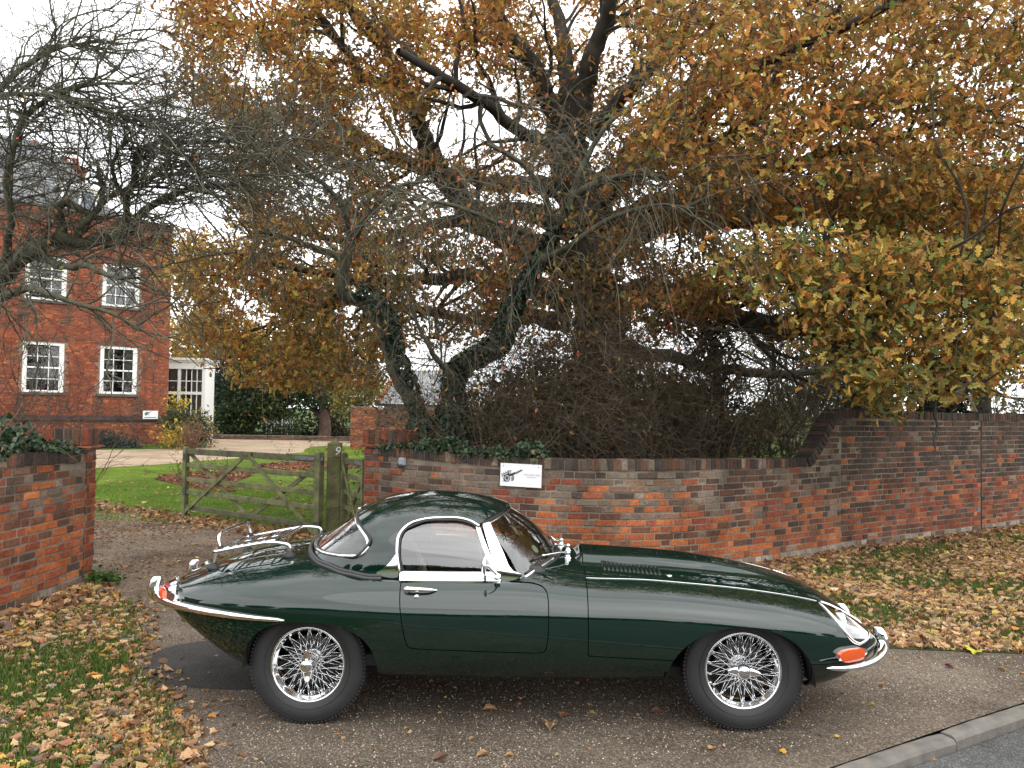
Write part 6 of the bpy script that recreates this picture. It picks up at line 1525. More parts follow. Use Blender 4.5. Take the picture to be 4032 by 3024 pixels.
def twig_obj(name, parts, m, parent, off):
    V, F = cat_vf(parts); o = mesh_obj(name, V-off, F, m, parent); o['kind'] = 'stuff'; return o
def sphere_mesh(name, m, r=1., n=8):
    g = G(); g.lathe([(1e-3, -r)]+[(r*sin(pi*k/6), -r*cos(pi*k/6)) for k in range(1, 6)]+[(1e-3, r)], 'z', n); V = np.concatenate(g.V); me = bpy.data.meshes.new(name); me.from_pydata([tuple(v) for v in V], [], g.F); me.materials.append(m); [setattr(p, 'use_smooth', True) for p in me.polygons]; return me
APPLE = sphere_mesh('crab_apple', mat('crab_apple_skin', (.42, .035, .022), rough=.3, spec=.6, var=.3, scale=30))
def apples(P, parent, rng, r=.013):
    for p in P:
        o = bpy.data.objects.new('crab_apple', APPLE); COL.objects.link(o); o.parent = parent; o.location = p; s = r*(.8+.5*rng.random()); o.scale = (s, s, s*.95)
def build_crab():
    rng = np.random.default_rng(5); d = 10.9
    base = at(960, 985, d); off = np.array((base[0], base[1], 0)); o = empty('crab_apple_tree', tuple(off), 0, 'leafless crab apple with two ivy-clad stems and hanging red fruit just behind the curved wall', 'tree')
    A = limb([(930, 1000, d, .12), (905, 900, d, .085), (872, 800, d, .085), (850, 740, d, .085), (838, 685, d-.1, .085), (800, 640, d-.2, .08), (757, 612, d-.3, .085), (752, 560, d-.4, .07), (758, 510, d-.5, .055), (748, 470, d-.7, .04), (700, 400, d-1, .03), (640, 360, d-1.4, .02)], 60)
    B = limb([(975, 1000, d, .15), (980, 900, d, .125), (986, 800, d, .115), (1020, 772, d-.1, .11), (1075, 745, d-.2, .10), (1095, 690, d-.3, .10), (1120, 640, d-.4, .09), (1160, 570, d-.5, .08), (1195, 500, d-.7, .07), (1230, 440, d-.9, .06), (1290, 400, d-1.2, .045), (1370, 380, d-1.5, .03), (1450, 385, d-1.8, .018)], 64)
    extra = [[(752, 570, d-.4, .05), (700, 540, d-.5, .035), (640, 520, d-.7, .025), (560, 500, d-1, .016)], [(757, 520, d-.5, .045), (800, 460, d-.8, .035), (860, 410, d-1.1, .025), (940, 390, d-1.4, .015)], [(1200, 500, d-.7, .05), (1170, 420, d-1, .04), (1120, 350, d-1.3, .03), (1050, 310, d-1.6, .02)],
             [(1225, 450, d-.9, .05), (1270, 330, d-1, .035), (1330, 250, d-1.1, .025), (1400, 210, d-1.3, .014)], [(1160, 570, d-.5, .05), (1230, 530, d-1, .04), (1320, 470, d-1.4, .03), (1420, 440, d-1.9, .02), (1500, 450, d-2.2, .012)], [(1185, 520, d-.6, .04), (1080, 480, d-1.3, .03), (980, 440, d-1.9, .02), (880, 430, d-2.3, .012)], [(985, 830, d, .05), (940, 780, d-.4, .03), (900, 700, d-.6, .02), (880, 640, d-.8, .012)]]
    ex = [limb(e, 24) for e in extra]; allc = [A, B]+ex
    parts = []
    for i, (q, r) in enumerate(allc):
        q2 = gnarl(q, r, rng, .18); parts.append(tubes_np(q2[None], r[None], 10 if i < 2 else 7))
    V, F = cat_vf(parts); mesh_obj('trunk', V-off, F, BARKG, o, True)
    # hanging shoots
    parts = []
    S, D_ = [], []
    for i, (q, r) in enumerate(allc):
        lo = {0: 42, 1: 40}.get(i, 5); n = {0: 26, 1: 34}.get(i, 18)
        k = rng.integers(lo, len(q)-1, n); S.append(q[k]); D_.append(unit(np.gradient(q, axis=0))[k])
    S, D_ = np.concatenate(S), np.concatenate(D_); q = rng.normal(size=S.shape); d1 = unit(D_*.5+unit(q)*.9+np.array((0, 0, .30)))
    P1, D1, R1 = level(S, d1, .6+.9*rng.random(len(S)), np.full(len(S), .009), np.full(len(S), .005), 8, .14, (0, 0, -.10), rng); P1, D1, R1 = [a[~over_wall(P1)] for a in (P1, D1, R1)]; parts.append(tubes_np(P1, R1, 4))
    s, dd, t, _ = kids(P1, D1, 5, .25, .8, rng); P2, D2, R2 = level(s, dd, .4+.95*rng.random(len(s)), np.full(len(s), .0042), np.full(len(s), .0022), 7, .12, (0, 0, -.27), rng); P2, D2, R2 = [a[~over_wall(P2)] for a in (P2, D2, R2)]; parts.append(tubes_np(P2, R2, 3))
    s, dd, t, _ = kids(P2, D2, 3, .15, .8, rng); P3, D3, R3 = level(s, dd, .10+.35*rng.random(len(s)), np.full(len(s), .0026), np.full(len(s), .0016), 4, .2, (0, 0, -.12), rng); P3, R3 = [a[~over_wall(P3)] for a in (P3, R3)]; parts.append(tubes_np(P3, R3, 3))
    twig_obj('twigs', parts, TWIG, o, off)
    ivy_on([(A[0][:34], A[1][:34]-.01, .40), (B[0][:30], B[1][:30]-.005, .75), (B[0][26:44], B[1][26:44]-.01, .22), (B[0][:10], B[1][:10]+.06, .26), (A[0][:9], A[1][:9]+.04, .16)], 3600, .070, rng, off, o)
    tips = P2[:, -1]; k = rng.choice(len(tips), 800, replace=False); n = 800
    leaves_mesh('leaves', OVAL, tips[k]-off, rng.normal(size=(n, 3))*.5+np.array((0, 0, -1)), unit(rng.normal(size=(n, 3))), .05+.03*rng.random(n), pal([(.42, .20, .07), (.38, .14, .06), (.45, .30, .10), (.25, .25, .07)], (3, 2, 2, 1), n, rng), LEAF, o)
    vis = tips[(tips[:, 2] > 2.2)]; apples(vis[rng.choice(len(vis), 110, replace=False)]-off+np.array((0, 0, -.015)), o, rng)
build_crab()

# ---------------------------------------------------------------- bare tree leaning in from the left
def build_left():
    rng = np.random.default_rng(9); d = 8.4
    base = np.array((-5.6, 8.9, 0)); off = base; o = empty('hawthorn_tree', tuple(off), 0, 'leafless lichen-grey thorn tree reaching in over the left wall', 'tree')
    Lm = [[(-75, 1000, 9.0, .17), (-110, 800, 9.0, .15), (-60, 680, 8.8, .14), (0, 610, 8.6, .13), (43, 571, 8.5, .12), (86, 551, 8.4, .115), (129, 537, 8.4, .11), (180, 541, 8.5, .09), (240, 530, 8.6, .075), (285, 505, 8.7, .06), (300, 468, 8.8, .055), (357, 433, 8.9, .05), (430, 407, 9, .04), (520, 400, 9.1, .03), (620, 420, 9.2, .018)],
          [(118, 540, 8.4, .07), (116, 500, 8.35, .065), (120, 466, 8.3, .06), (140, 448, 8.3, .055), (172, 457, 8.3, .05), (206, 476, 8.35, .035), (240, 470, 8.4, .02)],
          [(180, 541, 8.5, .06), (178, 505, 8.4, .05), (195, 470, 8.3, .045), (222, 440, 8.3, .04), (225, 390, 8.2, .035), (210, 350, 8.1, .02)],
          [(285, 505, 8.7, .05), (275, 440, 8.6, .05), (297, 386, 8.5, .045), (301, 330, 8.5, .04), (327, 313, 8.5, .036), (430, 308, 8.6, .03), (560, 312, 8.8, .022), (680, 330, 9, .012)],
          [(278, 440, 8.6, .035), (262, 415, 8.5, .034), (241, 386, 8.4, .03), (245, 340, 8.3, .025), (290, 290, 8.2, .016)],
          [(86, 551, 8.4, .06), (140, 575, 8.2, .05), (190, 570, 8.0, .04), (240, 595, 7.8, .03), (300, 600, 7.6, .015)],
          [(-60, 680, 8.8, .08), (20, 640, 8.2, .06), (90, 640, 7.8, .045), (170, 660, 7.6, .03), (280, 700, 7.6, .018), (360, 745, 7.7, .01)],
          [(0, 610, 8.6, .06), (30, 500, 8.3, .05), (20, 380, 8.0, .045), (60, 250, 7.8, .035), (160, 190, 7.8, .025), (300, 180, 7.9, .015)],
          [(-60, 680, 8.8, .08), (-70, 420, 8.4, .06), (-40, 250, 8.1, .05), (40, 150, 8, .035), (140, 100, 8, .022), (260, 110, 8, .012)],
          [(-90, 300, 8.2, .04), (0, 210, 7.9, .035), (100, 200, 7.7, .028), (230, 240, 7.7, .02), (330, 260, 7.8, .012)],
          [(222, 440, 8.3, .03), (330, 380, 8.1, .026), (450, 370, 8.0, .02), (580, 380, 8.1, .012)]]
    cur = [limb(p, 30) for p in Lm]; cur = [(q, r*.74) for q, r in cur]; parts = []
    for q, r in cur: parts.append(tubes_np(gnarl(q, r, rng, .3)[None], r[None], 8))
    V, F = cat_vf(parts); mesh_obj('trunk', V-off, F, BARKG, o, True)
    S, D_ = [], []
    for i, (q, r) in enumerate(cur):
        n = (50, 6, 10, 54, 16, 12, 20, 50, 54, 40, 44)[i]; k = rng.integers(8 if i in (0, 7, 8) else 3, len(q)-1, n); S.append(q[k]); D_.append(unit(np.gradient(q, axis=0))[k])
    S, D_ = np.concatenate(S), np.concatenate(D_); q = unit(rng.normal(size=S.shape)); d1 = unit(D_*.6+q*.8+np.array((.35, 0, .12)))
    parts = []
    P1, D1, R1 = level(S, d1, .6+1.0*rng.random(len(S)), np.full(len(S), .010), np.full(len(S), .005), 10, .22, (.015, 0, -.02), rng); parts.append(tubes_np(P1, R1, 4))
    s, dd, t, _ = kids(P1, D1, 5, .15, .9, rng); P2, D2, R2 = level(s, dd, .25+.5*rng.random(len(s)), np.full(len(s), .0045), np.full(len(s), .0025), 6, .28, (0, 0, -.02), rng); parts.append(tubes_np(P2, R2, 3))
    s, dd, t, _ = kids(P2, D2, 4, .15, 1.0, rng); P3, D3, R3 = level(s, dd, .06+.22*rng.random(len(s)), np.full(len(s), .0026), np.full(len(s), .0018), 3, .3, (0, 0, 0), rng); parts.append(tubes_np(P3, R3, 3))
    twig_obj('twigs', parts, TWIG, o, off)
    tips = P3[:, -1]; n = 260; k = rng.choice(len(tips), n, replace=False)
    leaves_mesh('leaves', SMALL, tips[k]-off, rng.normal(size=(n, 3)), unit(rng.normal(size=(n, 3))), .03+.03*rng.random(n), pal([(.35, .16, .06), (.25, .25, .08), (.40, .28, .08)], (3, 2, 1), n, rng), LEAF, o)
    apples(tips[rng.choice(len(tips), 24, replace=False)]-off, o, rng, .010)
build_left()
# ---------------------------------------------------------------- tangled hedge, shrubs and the trees beyond
def thicket(name, label, cat, foot, top_fn, n, length, m, rng, up=.9, spread=.5, kids1=4, kids2=2, r0=.008, leaves=None, tropz=-.03, extra_wander=.2):
    """many thin stems from points on the ground (foot (n,3))"""
    off = foot.mean(0)*np.array((1, 1, 0)); o = empty(name, tuple(off), 0, label, cat); n = len(foot)
    d = unit(rng.normal(size=(n, 3))*spread+np.array((0, 0, up))); parts = []
    P1, D1, R1 = level(foot, d, length*(.6+.6*rng.random(n)), np.full(n, r0), np.full(n, r0*.4), 10, extra_wander*.7, (0, 0, tropz), rng); P1, D1, R1 = [a[~over_wall(P1)] for a in (P1, D1, R1)]; parts.append(tubes_np(P1, R1, 4))
    s, dd, t, _ = kids(P1, D1, kids1, .2, .7, rng); P2, D2, R2 = level(s, dd, length*.35*(.5+.8*rng.random(len(s))), np.full(len(s), r0*.5), np.full(len(s), r0*.25), 7, extra_wander, (0, 0, tropz*1.5), rng); P2, D2, R2 = [a[~over_wall(P2)] for a in (P2, D2, R2)]; parts.append(tubes_np(P2, R2, 3))
    tips = P2.reshape(-1, 3)
    if kids2:
        s, dd, t, _ = kids(P2, D2, kids2, .2, .8, rng); P3, D3, R3 = level(s, dd, length*.16*(.5+.8*rng.random(len(s))), np.full(len(s), r0*.3), np.full(len(s), r0*.18), 4, extra_wander, (0, 0, tropz), rng); P3, R3 = [a[~over_wall(P3)] for a in (P3, R3)]; parts.append(tubes_np(P3, R3, 3)); tips = P3.reshape(-1, 3)
    twig_obj('stems', parts, m, o, off)
    if leaves:
        tm, cnt, size, cols, w = leaves; tp = tips if top_fn is None else tips[top_fn(tips)]; k = rng.integers(0, len(tp), cnt); P = tp[k]+rng.normal(size=(cnt, 3))*.04
        leaves_mesh('leaves', tm, P-off, rng.normal(size=(cnt, 3))+np.array((0, 0, -.2)), unit(rng.normal(size=(cnt, 3))+np.array((0, 0, .5))), size*(.6+.8*rng.random(cnt)), pal(cols, w, cnt, rng), LEAF, o)
    return o, off
rg = np.random.default_rng(33)
def feet(x0, x1, y0, y1, n, z=0.): return np.column_stack([x0+(x1-x0)*rg.random(n), y0+(y1-y0)*rg.random(n), np.full(n, z)])
# the brown mound behind the wall
hf = np.concatenate([feet(-.75, 3.0, 10.2, 12.6, 300), feet(-.5, 2.8, 10.0, 11.8, 220, .8)])
hf[:, 1] += .25; hf = hf[(hf[:, 1] > np.interp(hf[:, 0], WX, WY)+.45)]
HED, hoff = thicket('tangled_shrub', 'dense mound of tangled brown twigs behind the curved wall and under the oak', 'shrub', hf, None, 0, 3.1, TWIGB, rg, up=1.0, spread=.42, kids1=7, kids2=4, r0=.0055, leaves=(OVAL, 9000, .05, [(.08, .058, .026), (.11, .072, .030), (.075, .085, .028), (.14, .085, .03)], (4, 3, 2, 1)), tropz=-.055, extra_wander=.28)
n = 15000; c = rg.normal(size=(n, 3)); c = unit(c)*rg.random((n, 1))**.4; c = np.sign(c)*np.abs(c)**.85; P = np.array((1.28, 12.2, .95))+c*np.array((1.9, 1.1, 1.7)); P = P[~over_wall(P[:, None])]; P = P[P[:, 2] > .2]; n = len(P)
leaves_mesh('leaf_core', OVAL, P-hoff, rg.normal(size=(n, 3)), unit(rg.normal(size=(n, 3))+np.array((0, -.3, .4))), .07+.06*rg.random(n), pal([(.065, .046, .021), (.085, .058, .025), (.06, .062, .022), (.11, .065, .026)], (3, 2, 1.4, 1), n, rg), LEAF, HED)  # dense dark leaves added as the mound's core to block light
# open bare shrub at the dip in the wall
thicket('bare_shrub', 'open bare shrub with thin fanning stems left of the ramped wall', 'shrub', feet(3.2, 4.4, 12.0, 13.4, 46), None, 0, 2.6, TWIGB, rg, up=1.0, spread=.34, kids1=6, kids2=3, r0=.013, tropz=-.01, leaves=(SMALL, 500, .05, [(.12, .10, .04), (.2, .12, .04)], (1, 1)))
# reddish stems and ivy above the left wall
thicket('red_stemmed_shrub', 'thicket of reddish upright stems growing above the left wall', 'shrub', feet(-5.9, -4.55, 7.6, 9.0, 95, .3), None, 0, 1.75, mat('red_twig', (.13, .060, .040), rough=.9, var=.5, scale=4, dark=(.05, .03, .022)), rg, up=1.2, spread=.26, kids1=5, kids2=3, r0=.007, tropz=.0)
def foliage(name, label, cat, blobs, n, size, cols, w, tmpl, rng, trunk=None, m=LEAF, clump=10, cl_r=.22, group=None, bark=BARK, normal_up=.5, partname='crown'):
    """crown of leaf clumps inside ellipsoids (centre, radii), on a trunk"""
    cs = np.array([b[0] for b in blobs], float); foot = np.array((cs[:, 0].mean(), cs[:, 1].mean(), 0)) if trunk is None else np.array((trunk[0][0], trunk[0][1], 0.))
    o = empty(name, tuple(foot), 0, label, cat, group); vol = np.array([np.prod(b[1])**.67 for b in blobs]); cnt = np.maximum(1, (n/clump*vol/vol.sum()).astype(int)); C = []
    for (c, r), k in zip(blobs, cnt):
        q = unit(rng.normal(size=(k, 3)))*(.55+.5*rng.random((k, 1))**.6); C.append(np.array(c)+q*np.array(r))
    C = np.concatenate(C); b = np.repeat(np.arange(len(C)), clump); m_ = len(b); P = C[b]+rng.normal(size=(m_, 3))*cl_r
    P[:, 2] = np.maximum(P[:, 2], .05); sh = np.clip(1+.25*rng.normal(size=len(C)), .5, 1.6)[b]
    leaves_mesh(partname, tmpl, P-foot, rng.normal(size=(m_, 3))+np.array((0, 0, -.3)), unit(rng.normal(size=(m_, 3))+np.array((0, -.2, normal_up))), size*(.65+.7*rng.random(m_)), np.clip(pal(cols, w, m_, rng)*sh[:, None], .004, .9), m, o)
    if trunk is not None:
        parts = []; top = np.array(trunk[1], float); r = trunk[2]; q = curve3([trunk[0], (np.array(trunk[0])*.5+top*.5)+rng.normal(size=3)*r*.5, top], 14); parts.append(tubes_np(gnarl(q, np.linspace(r, r*.45, 14), rng, .2)[None], np.linspace(r, r*.45, 14)[None], 8))
        k = rng.choice(len(C), min(len(C), 36), replace=False); s = q[rng.integers(5, 14, len(k))]; t = np.linspace(0, 1, 7)[None, :, None]; Pb = s[:, None]*(1-t)+C[k][:, None]*t+np.sin(pi*t)*rng.normal(size=(len(k), 1, 3))*.12*np.linalg.norm(C[k]-s, axis=1)[:, None, None]
        parts.append(tubes_np(Pb, np.repeat(np.linspace(r*.3, r*.05, 7)[None], len(k), 0), 5)); V, F = cat_vf(parts); mesh_obj('trunk', V-foot, F, bark, o, True)
    return o
DK = [(.026, .046, .018), (.042, .066, .025), (.06, .085, .032), (.018, .030, .013)]
GRN = [(.055, .085, .025), (.08, .11, .035), (.11, .125, .042), (.04, .065, .022)]
OLV = [(.10, .085, .030), (.13, .10, .035), (.08, .09, .03), (.16, .11, .035)]
def A3(px, py, Y): return tuple(at(px, py, Y))
def ptm(Y): return Y/1789.                            # metres per picture unit at a depth
def blob(px, py, Y, rx, ry, rd=None): return (A3(px, py, Y), (rx*ptm(Y), (rd or rx)*ptm(Y), ry*ptm(Y)))
def tr(px, py, Y, ptop, r): b = at(px, py, Y); t = at(*ptop, Y); return ((b[0], b[1], 0), tuple(t), r)
rf_ = np.random.default_rng(44)
# beside and beyond the house
foliage('evergreen_shrub', 'grey-green shrub with yellow tips at the corner of the brick house', 'shrub', [blob(405, 920, 35, 36, 30), blob(435, 935, 35, 22, 24), blob(378, 905, 35.5, 16, 26)], 2200, .16, [(.07, .08, .04), (.10, .11, .05), (.05, .06, .03), (.30, .22, .03)], (3, 2, 2, .8), SMALL, rf_)
foliage('yellow_shrub', 'small bright yellow shrub before the corner of the house', 'shrub', [blob(376, 943, 33.5, 15, 13), blob(385, 872, 36, 10, 14)], 420, .16, [(.42, .30, .03), (.50, .38, .06), (.22, .20, .04)], (3, 2, 1), SMALL, rf_)
thicket('brown_grass_clump', 'clump of dry brown stems in the border by the house corner', 'shrub', np.array([at(412+rg.normal()*5, 957, 33.) *np.array((1, 1, 0)) for _ in range(70)]), None, 0, 1.3, mat('dry_stem', (.16, .085, .05), rough=.9), rg, up=1.0, spread=.35, kids1=2, kids2=0, r0=.012)
for k, (px, py) in enumerate(((228, 950), (257, 958), (285, 962))):
    foliage('border_plant', ('blue-green bushy plant', 'low dark plant', 'small trailing plant')[k]+' at the foot of the brick house', 'plant', [blob(px, py, 33.5, 15-3*k, 13-3*k)], 420-80*k, .12, [(.05, .075, .07), (.04, .06, .045)], (1, 1), SMALL, rf_)
foliage('conifer_tree', 'tall blue-green conifer standing beside the white bay', 'tree', [blob(492, 800, 50, 42, 95), blob(478, 870, 50, 34, 60), blob(520, 880, 49, 40, 50)], 5200, .22, [(.035, .065, .050), (.05, .08, .055), (.025, .045, .035), (.09, .09, .04)], (3, 2, 2, .6), SMALL, rf_, tr(490, 950, 50, (490, 720), .3))
foliage('holly_tree', 'dark holly tree behind the pale gravel, left of the picket fence', 'tree', [blob(540, 850, 48, 55, 62), blob(505, 905, 47, 40, 40)], 4600, .20, DK+[(.20, .16, .03)], (3, 3, 2, 2, .35), SMALL, rf_, tr(545, 955, 48, (545, 830), .25))
foliage('holly_tree', 'dark spreading holly tree behind the pale gravel, right of the picket fence', 'tree', [blob(612, 850, 47.5, 55, 55), blob(585, 880, 47.2, 30, 30), blob(640, 800, 49, 60, 50)], 4600, .20, GRN, (3, 3, 2, 2), SMALL, rf_, tr(594, 955, 47.5, (600, 830), .3))
foliage('yew_tree', 'broad yew with bare reddish trunk standing in deep shade', 'tree', [blob(695, 850, 47, 48, 38), blob(660, 830, 48, 45, 45), blob(720, 810, 48.5, 50, 45)], 4200, .19, [(.025, .06, .02), (.04, .08, .025), (.02, .04, .014)], (2, 2, 2), SMALL, rf_, tr(700, 955, 47, (695, 840), .38), bark=mat('yew_bark', (.10, .055, .042), rough=.9, var=.4, scale=5))
foliage('golden_shrub', 'tall golden-leaved shrub above the distant brick wall', 'shrub', [blob(770, 850, 44, 42, 30), blob(800, 830, 44.5, 30, 26), blob(745, 870, 43.5, 22, 20)], 3000, .17, [(.28, .24, .04), (.20, .19, .04), (.12, .13, .035)], (2, 2, 2), SMALL, rf_, tr(775, 950, 44, (770, 860), .15))
foliage('laurel_hedge', 'dark hedge filling the shade behind the picket fence', 'hedge', [blob(540, 930, 51, 110, 32, 30), blob(660, 925, 51, 90, 36, 30), blob(760, 920, 51, 80, 36, 30), blob(870, 925, 52, 100, 40, 30)], 5600, .24, [(.020, .032, .014), (.030, .042, .018), (.05, .05, .02)], (1, 1, .5), SMALL, rf_)
foliage('snowberry_bush', 'dark low bush half hiding the picket fence', 'shrub', [blob(585, 930, 46, 16, 18), blob(632, 928, 46, 20, 20), blob(606, 938, 46, 16, 10)], 900, .16, DK, (2, 3, 2, 1), SMALL, rf_)
foliage('autumn_tree', 'distant golden tree spreading behind the house corner and the white bay', 'tree', [blob(430, 740, 62, 70, 60), blob(400, 790, 60, 50, 50), blob(500, 720, 64, 60, 50), blob(600, 760, 63, 80, 60), blob(700, 790, 62, 70, 50)], 9500, .30, [(.42, .24, .05), (.34, .20, .05), (.24, .19, .05)], (2, 2, 1.4), SMALL, rf_, tr(430, 960, 62, (430, 760), .35))
foliage('poplar_tree', 'slim dark evergreen spire seen through the oak leaves', 'tree', [blob(715, 700, 66, 28, 110), blob(720, 800, 66, 34, 60)], 3000, .30, DK, (2, 3, 3, 1), SMALL, rf_, tr(716, 960, 66, (716, 640), .3))
# right-hand background
foliage('holly_bush', 'dark glossy evergreen behind the right end of the twig mound', 'shrub', [blob(1520, 790, 12.8, 45, 80), blob(1560, 840, 12.4, 36, 60), blob(1550, 940, 12.2, 45, 45), blob(1540, 710, 13, 36, 34)], 3000, .075, [(.010, .020, .011), (.016, .030, .016), (.024, .040, .022)], (2, 2, 1), OVAL, rf_, tr(1555, 985, 12.6, (1545, 740), .07), m=LEAFG, cl_r=.10)
foliage('bird_cherry_tree', 'olive-brown tree in the far garden, framed by the bare shrub', 'tree', [blob(1700, 880, 42, 70, 45), blob(1640, 910, 44, 60, 40), blob(1780, 860, 43, 60, 60)], 4200, .2, OLV, (2, 2, 2, 1), SMALL, rf_, tr(1700, 985, 42, (1700, 880), .2))
foliage('far_hedge', 'distant brown hedge across the back of the right garden', 'hedge', [blob(1500, 950, 55, 160, 30, 30), blob(1720, 945, 55, 160, 34, 30), blob(1950, 930, 55, 180, 46, 30), blob(2200, 925, 55, 160, 50, 30)], 5200, .26, [(.12, .075, .04), (.09, .07, .035), (.14, .09, .045), (.06, .07, .03)], (2, 2, 1, 1), SMALL, rf_)
foliage('ivy_clad_tree', 'dark ivy-clad trunk rising behind the tall wall', 'tree', [blob(1865, 850, 14.5, 30, 70), blob(1850, 920, 14.4, 26, 50), blob(1910, 900, 14.6, 20, 40)], 2600, .085, DK, (3, 2, 1, 3), IVYL, rf_, tr(1862, 960, 14.5, (1868, 700), .26), m=LEAFG, cl_r=.12)
foliage('cypress_tree', 'narrow black-green cypress just behind the tall wall', 'tree', [blob(2040, 850, 16, 42, 70), blob(2035, 900, 15.8, 46, 40)], 3000, .085, [(.008, .016, .008), (.012, .024, .011)], (1, 1), SMALL, rf_, tr(2038, 960, 16, (2040, 800), .1), cl_r=.10)
foliage('maple_tree', 'olive-green autumn tree filling the upper right corner', 'tree', [blob(2080, 470, 20, 130, 120), blob(2200, 620, 19, 110, 130), blob(2010, 640, 21, 100, 80), blob(2190, 330, 20, 110, 90), blob(2120, 780, 20, 120, 70), blob(2330, 500, 20, 130, 200)], 9000, .13, [(.16, .12, .035), (.11, .11, .035), (.22, .13, .04), (.08, .09, .03)], (2, 2, 2, 2), OAK, rf_, tr(2140, 960, 20, (2130, 600), .28))
thicket('broom_bush', 'dark upswept bush of fine stems behind the far end of the tall wall', 'shrub', np.array([at(2110+rg.normal()*10, 940, 15.5)*np.array((1, 1, 0)) for _ in range(70)]), None, 0, 2.5, mat('black_twig', (.03, .026, .02), rough=.9), rg, up=1.0, spread=.45, kids1=6, kids2=3, r0=.012, tropz=0.)
thicket('bare_ash_tree', 'tall bare tree with fine grey twigs behind the oak boughs on the right', 'tree', np.array([at(1760, 900, 24)*np.array((1, 1, 0))+rg.normal(size=3)*np.array((.6, .6, 0)) for _ in range(16)]), None, 0, 6.8, TWIG, rg, up=1.5, spread=.25, kids1=14, kids2=9, r0=.05, tropz=.02)
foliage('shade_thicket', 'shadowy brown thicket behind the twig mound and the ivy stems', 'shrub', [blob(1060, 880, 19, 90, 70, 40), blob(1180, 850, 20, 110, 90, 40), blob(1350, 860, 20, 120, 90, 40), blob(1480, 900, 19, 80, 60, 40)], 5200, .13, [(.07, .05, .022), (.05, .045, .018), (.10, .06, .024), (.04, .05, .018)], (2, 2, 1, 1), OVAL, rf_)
_q = gp(205, 1264); foliage('weed_tuft', 'small green weed tuft at the foot of the left wall end', 'plant', [((_q[0], _q[1], .05), (.22, .14, .05))], 420, .05, [(.05, .11, .02), (.07, .14, .03)], (1, 1), SMALL, rf_, cl_r=.05)
# ivy spilling along the tops of the walls
def wall_ivy(name, label, path, s0, s1, top, n, rng, size=.058, hang=.10, up=.16, back=.25):
    s = s0+(s1-s0)*rng.random(n); P = np.zeros((n, 3)); 
    for i, v in enumerate(s):
        p, t = path.at(v); nr = np.array((t[1], -t[0])); k = rng.random(); w = .5+.5*sin(v*5.3)+.4*sin(v*11.7+1)
        q = p-nr*(back*rng.random()-.03); P[i] = (q[0], q[1], top(v)+.11+up*max(.1, w)*rng.random()-(hang*rng.random()*max(0, w-.4) if k < .25 else 0))
    off = np.array((P[:, 0].mean(), P[:, 1].mean(), 0)); o = empty(name, tuple(off), 0, label, 'ivy'); col = pal([(.018, .042, .016), (.028, .058, .022), (.042, .078, .03), (.012, .026, .012), (.16, .10, .04)], (3, 3, 1, 2, .3), n, rng)
    leaves_mesh('ivy_leaves', IVYL, P-off, rng.normal(size=(n, 3))+np.array((0, -.3, -.5)), unit(rng.normal(size=(n, 3))*.6+np.array((0, -.5, .8))), size*(.6+.7*rng.random(n)), col, LEAFG, o)
    parts = []; st = P[rng.integers(0, n, 60)]; Pq, Dq, Rq = level(st, rng.normal(size=(60, 3))*np.array((1, .4, .3)), .3+.3*rng.random(60), np.full(60, .004), np.full(60, .002), 6, .3, (0, 0, -.02), rng); V, F = tubes_np(Pq, Rq, 3); mesh_obj('ivy_stems', V-off, F, TWIGB, o)['kind'] = 'stuff'
wall_ivy('ivy', 'ivy mat spilling over the coping of the left wall', lpath, LS0, lpath.L-.05, ltop, 3600, np.random.default_rng(3), back=.45, up=.22, hang=.04)
wall_ivy('ivy', 'ivy running along the top of the curved wall under the two stems', cpath, CS0-.1, CS0+2.4, ctop, 2200, np.random.default_rng(4), back=.40, up=.14)
# rose bushes in the beds
for k, (px, py) in enumerate(((382, 1040), (425, 1032), (480, 1045), (470, 1028), (620, 1006), (670, 1006))):
    c = gp(px, py); thicket('rose_bush', ('leggy rose bush left of the gate stile', 'rose bush with few leaves behind the gate brace', 'low rose bush near the tip of the bed', 'rose bush at the back of the near bed', 'thin rose bush in the far bed left of the strap hinge', 'thin rose bush in the far bed beside the strap hinge')[k], 'rose bush', c+rg.normal(size=(7, 3))*np.array((.12, .12, 0)), None, 0, .75, mat('rose_stem', (.06, .07, .03), rough=.8), rg, up=1., spread=.35, kids1=3, kids2=0, r0=.006, leaves=(OVAL, 40, .06, [(.06, .09, .03), (.30, .10, .04)], (2, 1)))

# the wood across the road, behind the camera: what the paintwork reflects
_c = []
for k, (x, y, h, w) in enumerate(((-34, -16, 7.5, 5), (-24, -19, 6.0, 5), (-16, -24, 4.2, 6), (-7, -25, 3.6, 6), (2, -25, 3.4, 6), (11, -24, 3.8, 6), (20, -22, 4.6, 6), (30, -18, 7.5, 5))):
    m_ = 1500; q = unit(rf_.normal(size=(m_, 3)))*(.5+.5*rf_.random((m_, 1))); _c.append(np.array((x, y, h*.5))+q*np.array((w, 2.2, h*.5)))
_c = np.concatenate(_c); _c = _c[_c[:, 2] > .05]; m_ = len(_c)
leaves_mesh('roadside_wood', SMALL, _c, rf_.normal(size=(m_, 3)), unit(rf_.normal(size=(m_, 3))), .5+.5*rf_.random(m_), pal(GRN, (2, 2, 1, 2), m_, rf_), LEAF)
